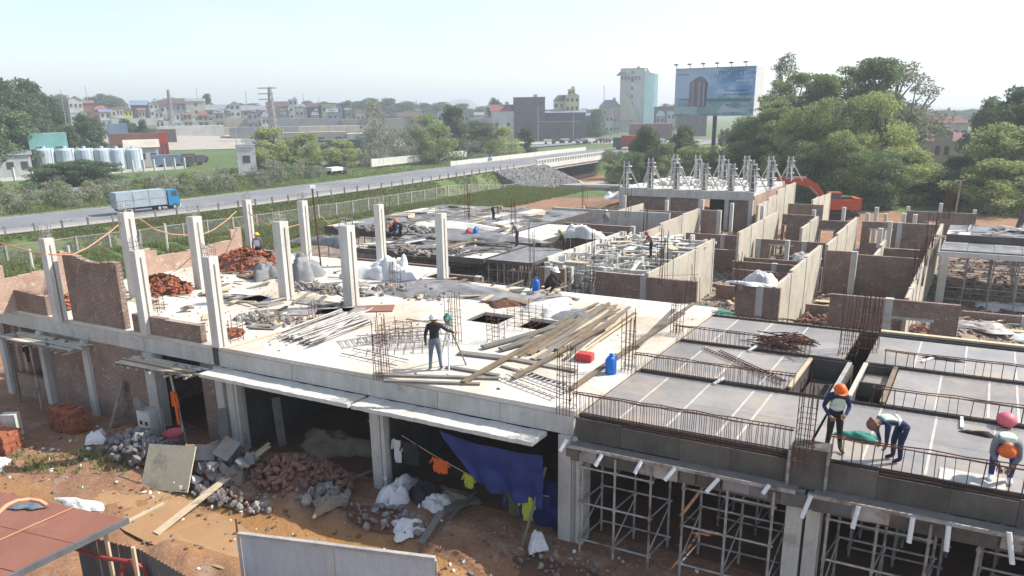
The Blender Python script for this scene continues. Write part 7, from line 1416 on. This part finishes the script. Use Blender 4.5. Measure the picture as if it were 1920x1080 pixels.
person('worker in a white vest standing by the low brick wall at the back', at(487, 500, S), 0, {}, 'grey_cloth', 'black_cloth', 'black_cloth', 'helmet_yellow', True, vcol='reflect')
lean = dict(pel=(0, -.1, .93), sp=(0, .02, 1.1), ch=(0, .14, 1.28), nk=(0, .22, 1.4), hd=(0, .28, 1.47), tp=(0, .31, 1.57), shL=(-.18, .15, 1.32), elL=(-.24, .25, 1.05), wrL=(-.15, .42, .95), haL=(-.1, .48, .92), shR=(.18, .15, 1.32), elR=(.24, .25, 1.05), wrR=(.15, .42, .95), haR=(.1, .48, .92))
person('worker walking on the middle of the back deck in pale shirt', at(970, 462, 3.3), 1.3, lean, 'grey_cloth', 'black_cloth', 'black_cloth', 'helmet_white', sc=.98)
person('worker bending among the sheets left of the lone column', at(752, 446, 3.3), 2.0, bend, 'black_cloth', 'black_cloth', 'black_cloth', 'helmet_orange'); person('second worker crouching at the left of the back deck', at(738, 441, 3.3), -1.7, sq_, 'royal_cloth', 'navy_cloth', 'black_cloth', 'helmet_orange', sc=1.1)
person('farthest worker bending at the back of the deck in yellow helmet', at(925, 412, 3.3), -1.2, bend, 'tan_cloth', 'black_cloth', 'black_cloth', 'helmet_yellow'); person('worker with a red helmet and plaid shirt at the shored room', at(1220, 484, 3.1), 1.6, lean, 'dusty_brick', 'black_cloth', 'black_cloth', 'red', sc=.95)
person('worker in dark clothes half hidden between the shored walls', at(1058, 478, 2.9), 1.2, lean, 'olive_cloth', 'black_cloth', 'black_cloth', 'helmet_yellow', sc=.95)
person('worker crouching left of the yellow helmeted one in the far props', at(1138, 418, 2.6), .4, sq_, 'tan_cloth', 'grey_cloth', 'black_cloth', 'helmet_white', sc=1.0)
# ------------------------------------------------------------------ foreground shed, tin fence, hoarding
zr = 2.25
c0, c1, c2 = at(238, 973, zr), at(10, 1083, zr-.0), at(-60, 920, zr)
pr_ = thing('shed_roof', 'rusty red sheet metal shed roof at the lower left corner', 'roof', (c0.x, c0.y, 0))
d1 = (c1-c0).normalized(); d2 = (at(0, 922, zr)-c0).normalized(); e0 = c0; A_ = e0+d1*7; B_ = e0+d2*6; 
for k in range(6):
    p0 = e0+d1*(k*1.15); p1 = e0+d1*(k*1.15+1.13); z_ = .004*(k % 2)
    MB().prism([p0, p0+d2*6, p1+d2*6, p1][::1], zr-.03+z_, zr+z_).build('roof_sheet', 'rust_sheet', pr_)
MB().beam(e0+Vector((0, 0, -.03))-d2*.04, e0+d1*7-d2*.04-Vector((0, 0, .03)), .07, .14).build('eaves_trim', 'tin', pr_); MB().beam(e0-d1*.9-Vector((0, 0, .06)), e0+d1*1.2-Vector((0, 0, .08)), .07, .05).build('batten', 'timber_pale', pr_)
MB().beam(e0+d2*1.6+Vector((0, 0, .03)), e0+d2*1.6+d1*7+Vector((0, 0, .03)), .03, .02).build('ridge_strip', 'hose', pr_)
for i, (x, y) in enumerate(((40, 908), (62, 925))): pass
cable([(-10, 968, 14.2), (12, 948, 14.6), (30, 940, 14.8), (55, 937, 14.9), (75, 940, 14.8), (88, 948, 14.7)], 'pink hose looped on the rusty shed roof', 'hose', .045)
heap_cloth('cloth_heap', 'small blue rag under the hose on the shed roof', 'cloth', 'denim', (*at(55, 946, zr+.05).xy, zr+.03), .35, .18, .08, 91, 0)
for i, x in enumerate((198, 249)):
    q = at(x, 1002 if i == 0 else 1026, zr-.25); tag(MB().beam((q.x, q.y, 0), (q.x, q.y, q.z), .07, .07).build('post', 'timber_pale'), ['pale timber post under the shed roof edge', 'pale timber post right of the shed roof'][i], 'post')
fe = thing('tin_fence', 'grey corrugated tin fence running out of the lower left corner', 'fence', at(260, 1060, 1.0)); F0, F1, F2 = at(140, 1000, 1.5), at(262, 1030, 1.5), at(400, 1110, 1.5)
def corr(p, q, z0, z1, n):
    for k in range(n):
        a_, b_ = p.lerp(q, k/n), p.lerp(q, (k+.985)/n); d = (b_-a_).normalized(); nn = Vector((d.y, -d.x, 0)); mb = MB()
        mb.sheet(lambda u, v: a_.lerp(b_, u)+nn*(.018*math.sin(u*6.2832*5))+Vector((0, 0, (z0+(z1-z0)*v)-a_.z)), 30, 1); mb.build('tin_sheet', 'tin', fe)
corr(F0, F1, 0, 1.5, 3); corr(F1, F2, 0, 1.5, 4)
for i, pts in enumerate((((145, 1022, 1.45), (200, 1040, 1.45), (255, 1048, 1.4), (275, 1058, 1.2), (290, 1100, .6)), ((245, 1045, 1.4), (232, 1065, 1.1), (228, 1110, .5)), ((250, 1042, 1.5), (262, 1070, 1.1), (268, 1110, .5)))): tag(MB().tube([at(*p)-Vector((0, .12, 0)) for p in pts], .05, 8).build('pipe', 'red_pipe'), ['dark red pipe along the top of the tin fence', 'red hose dropping left of the fence post', 'red hose dropping right of the fence post'][i], 'pipe')
ho = thing('hoarding', 'large pale metal hoarding panel at the bottom of the picture', 'hoarding', at(620, 1040, 1.5)); zt = 2.1; h0, h1 = at(446, 1001, zt), at(816, 1047, zt-.0); dh = (h1-h0); Lh = dh.length; dh.normalize(); nh = Vector((dh.y, -dh.x, 0))
mat('panel_face', (.52, .55, .60), (.46, .49, .54), .8, .5, .05, 6, stain=(.40, .42, .44), ssc=.7)
for u0, u1 in ((.012, .485), (.495, .99)): MB().hexa([h0+dh*Lh*u+nh*o_+Vector((0, 0, z-zt)) for z in (0, zt-.06) for u, o_ in ((u0, .0), (u1, .0), (u1, -.03), (u0, -.03))]).build('panel', 'panel_face', ho)
MB().beam(h0, h1, .09, .08).build('top_rail', 'steel_pale', ho)
for u in (.0, .49, 1.0): MB().beam(h0+dh*Lh*u+Vector((0, 0, -zt)), h0+dh*Lh*u-Vector((0, 0, .045)), .06, .06).build('stile', 'steel_pale', ho)
q = h0-dh*.03; tag(MB().tube([(q.x, q.y, 0), (q.x, q.y+.05, 2.45)], .022, 6).build('pipe_post', 'rust'), 'thin rusty pipe beside the left end of the hoarding', 'pole')
# small litter on the dirt
lt = [MB().rock((0, 0, 0), 1, R).mesh('litter', m_) for m_ in ('white_cloth', 'concrete', 'rubble', 'tan_cloth')]
litter = MB(); rd = random.Random(99)
for i in range(1500):
    a = rd.uniform(-19, 13); b = rd.gauss(-2.6, 1.5) if a < 1 else rd.gauss(-1.5, 1); q = P(a, b)
    if b > -.15 and not (a > .3 and b < 8): continue
    litter.rock((q.x, q.y, tz(q)+.01), rd.choice([.02, .03, .05, .09])*rd.uniform(.5, 1.2), rd, rd.choice([0, 1, 1, 2, 2, 2]))
tag(litter.build('gravel', ['white_cloth', 'rubble', 'dusty_brick']), 'stones, crumbs and scraps scattered on the muddy ground in front', 'rubble', kind='stuff')
lit2 = MB()
for i in range(900):
    a, b = rd.uniform(-30, 0), rd.uniform(.4, 12)
    if a > -8 and rd.random() < .75: continue
    q = P(a, b, S); lit2.rock((q.x, q.y, S+.01), rd.uniform(.015, .06), rd, rd.choice([0, 0, 1, 2]))
tag(lit2.build('slab_crumbs', ['rubble', 'dusty_brick', 'timber_grey']), 'crumbs of mortar and brick scattered over the white slab', 'rubble', kind='stuff')
lit3 = MB()
for i in range(5200):
    a, b = rd.uniform(-12, 14), rd.uniform(11.5, 48); q = P(a, b)
    if -11.8 < a < -5.5 and b < 30: continue
    lit3.rock((q.x, q.y, tz(q)+.02), rd.uniform(.05, .22)*rd.random()+.04, rd, rd.choice([0, 1, 1, 2, 3]))
tag(lit3.build('rubble_scatter', ['rubble', 'dusty_brick', 'timber_grey', 'steel']), 'rubble scattered on the dirt between the rear walls', 'rubble', kind='stuff')
# ------------------------------------------------------------------ haze
HZ = True
if HZ:
    hb = MB().box((0, 1700, 30), (5200, 4000, 90)); me = hb.mesh('haze', 'white'); me.materials.clear(); hm = bpy.data.materials.new('haze'); hm.use_nodes = True; n = hm.node_tree; n.nodes.clear(); o_ = n.nodes.new('ShaderNodeOutputMaterial'); pv = n.nodes.new('ShaderNodeVolumePrincipled')
    pv.inputs['Density'].default_value = .0007; pv.inputs['Color'].default_value = (.86, .93, 1, 1); pv.inputs['Anisotropy'].default_value = .2; n.links.new(pv.outputs[0], o_.inputs['Volume']); me.materials.append(hm)
    o = bpy.data.objects.new('haze', me); C.objects.link(o); o['kind'] = 'stuff'; tag(o, 'thin pale haze over the plain towards the skyline', 'haze', kind='stuff')
for o in list(bpy.data.objects):
    for k in ('_org', 'proto', 'h'):
        if k in o: del o[k]
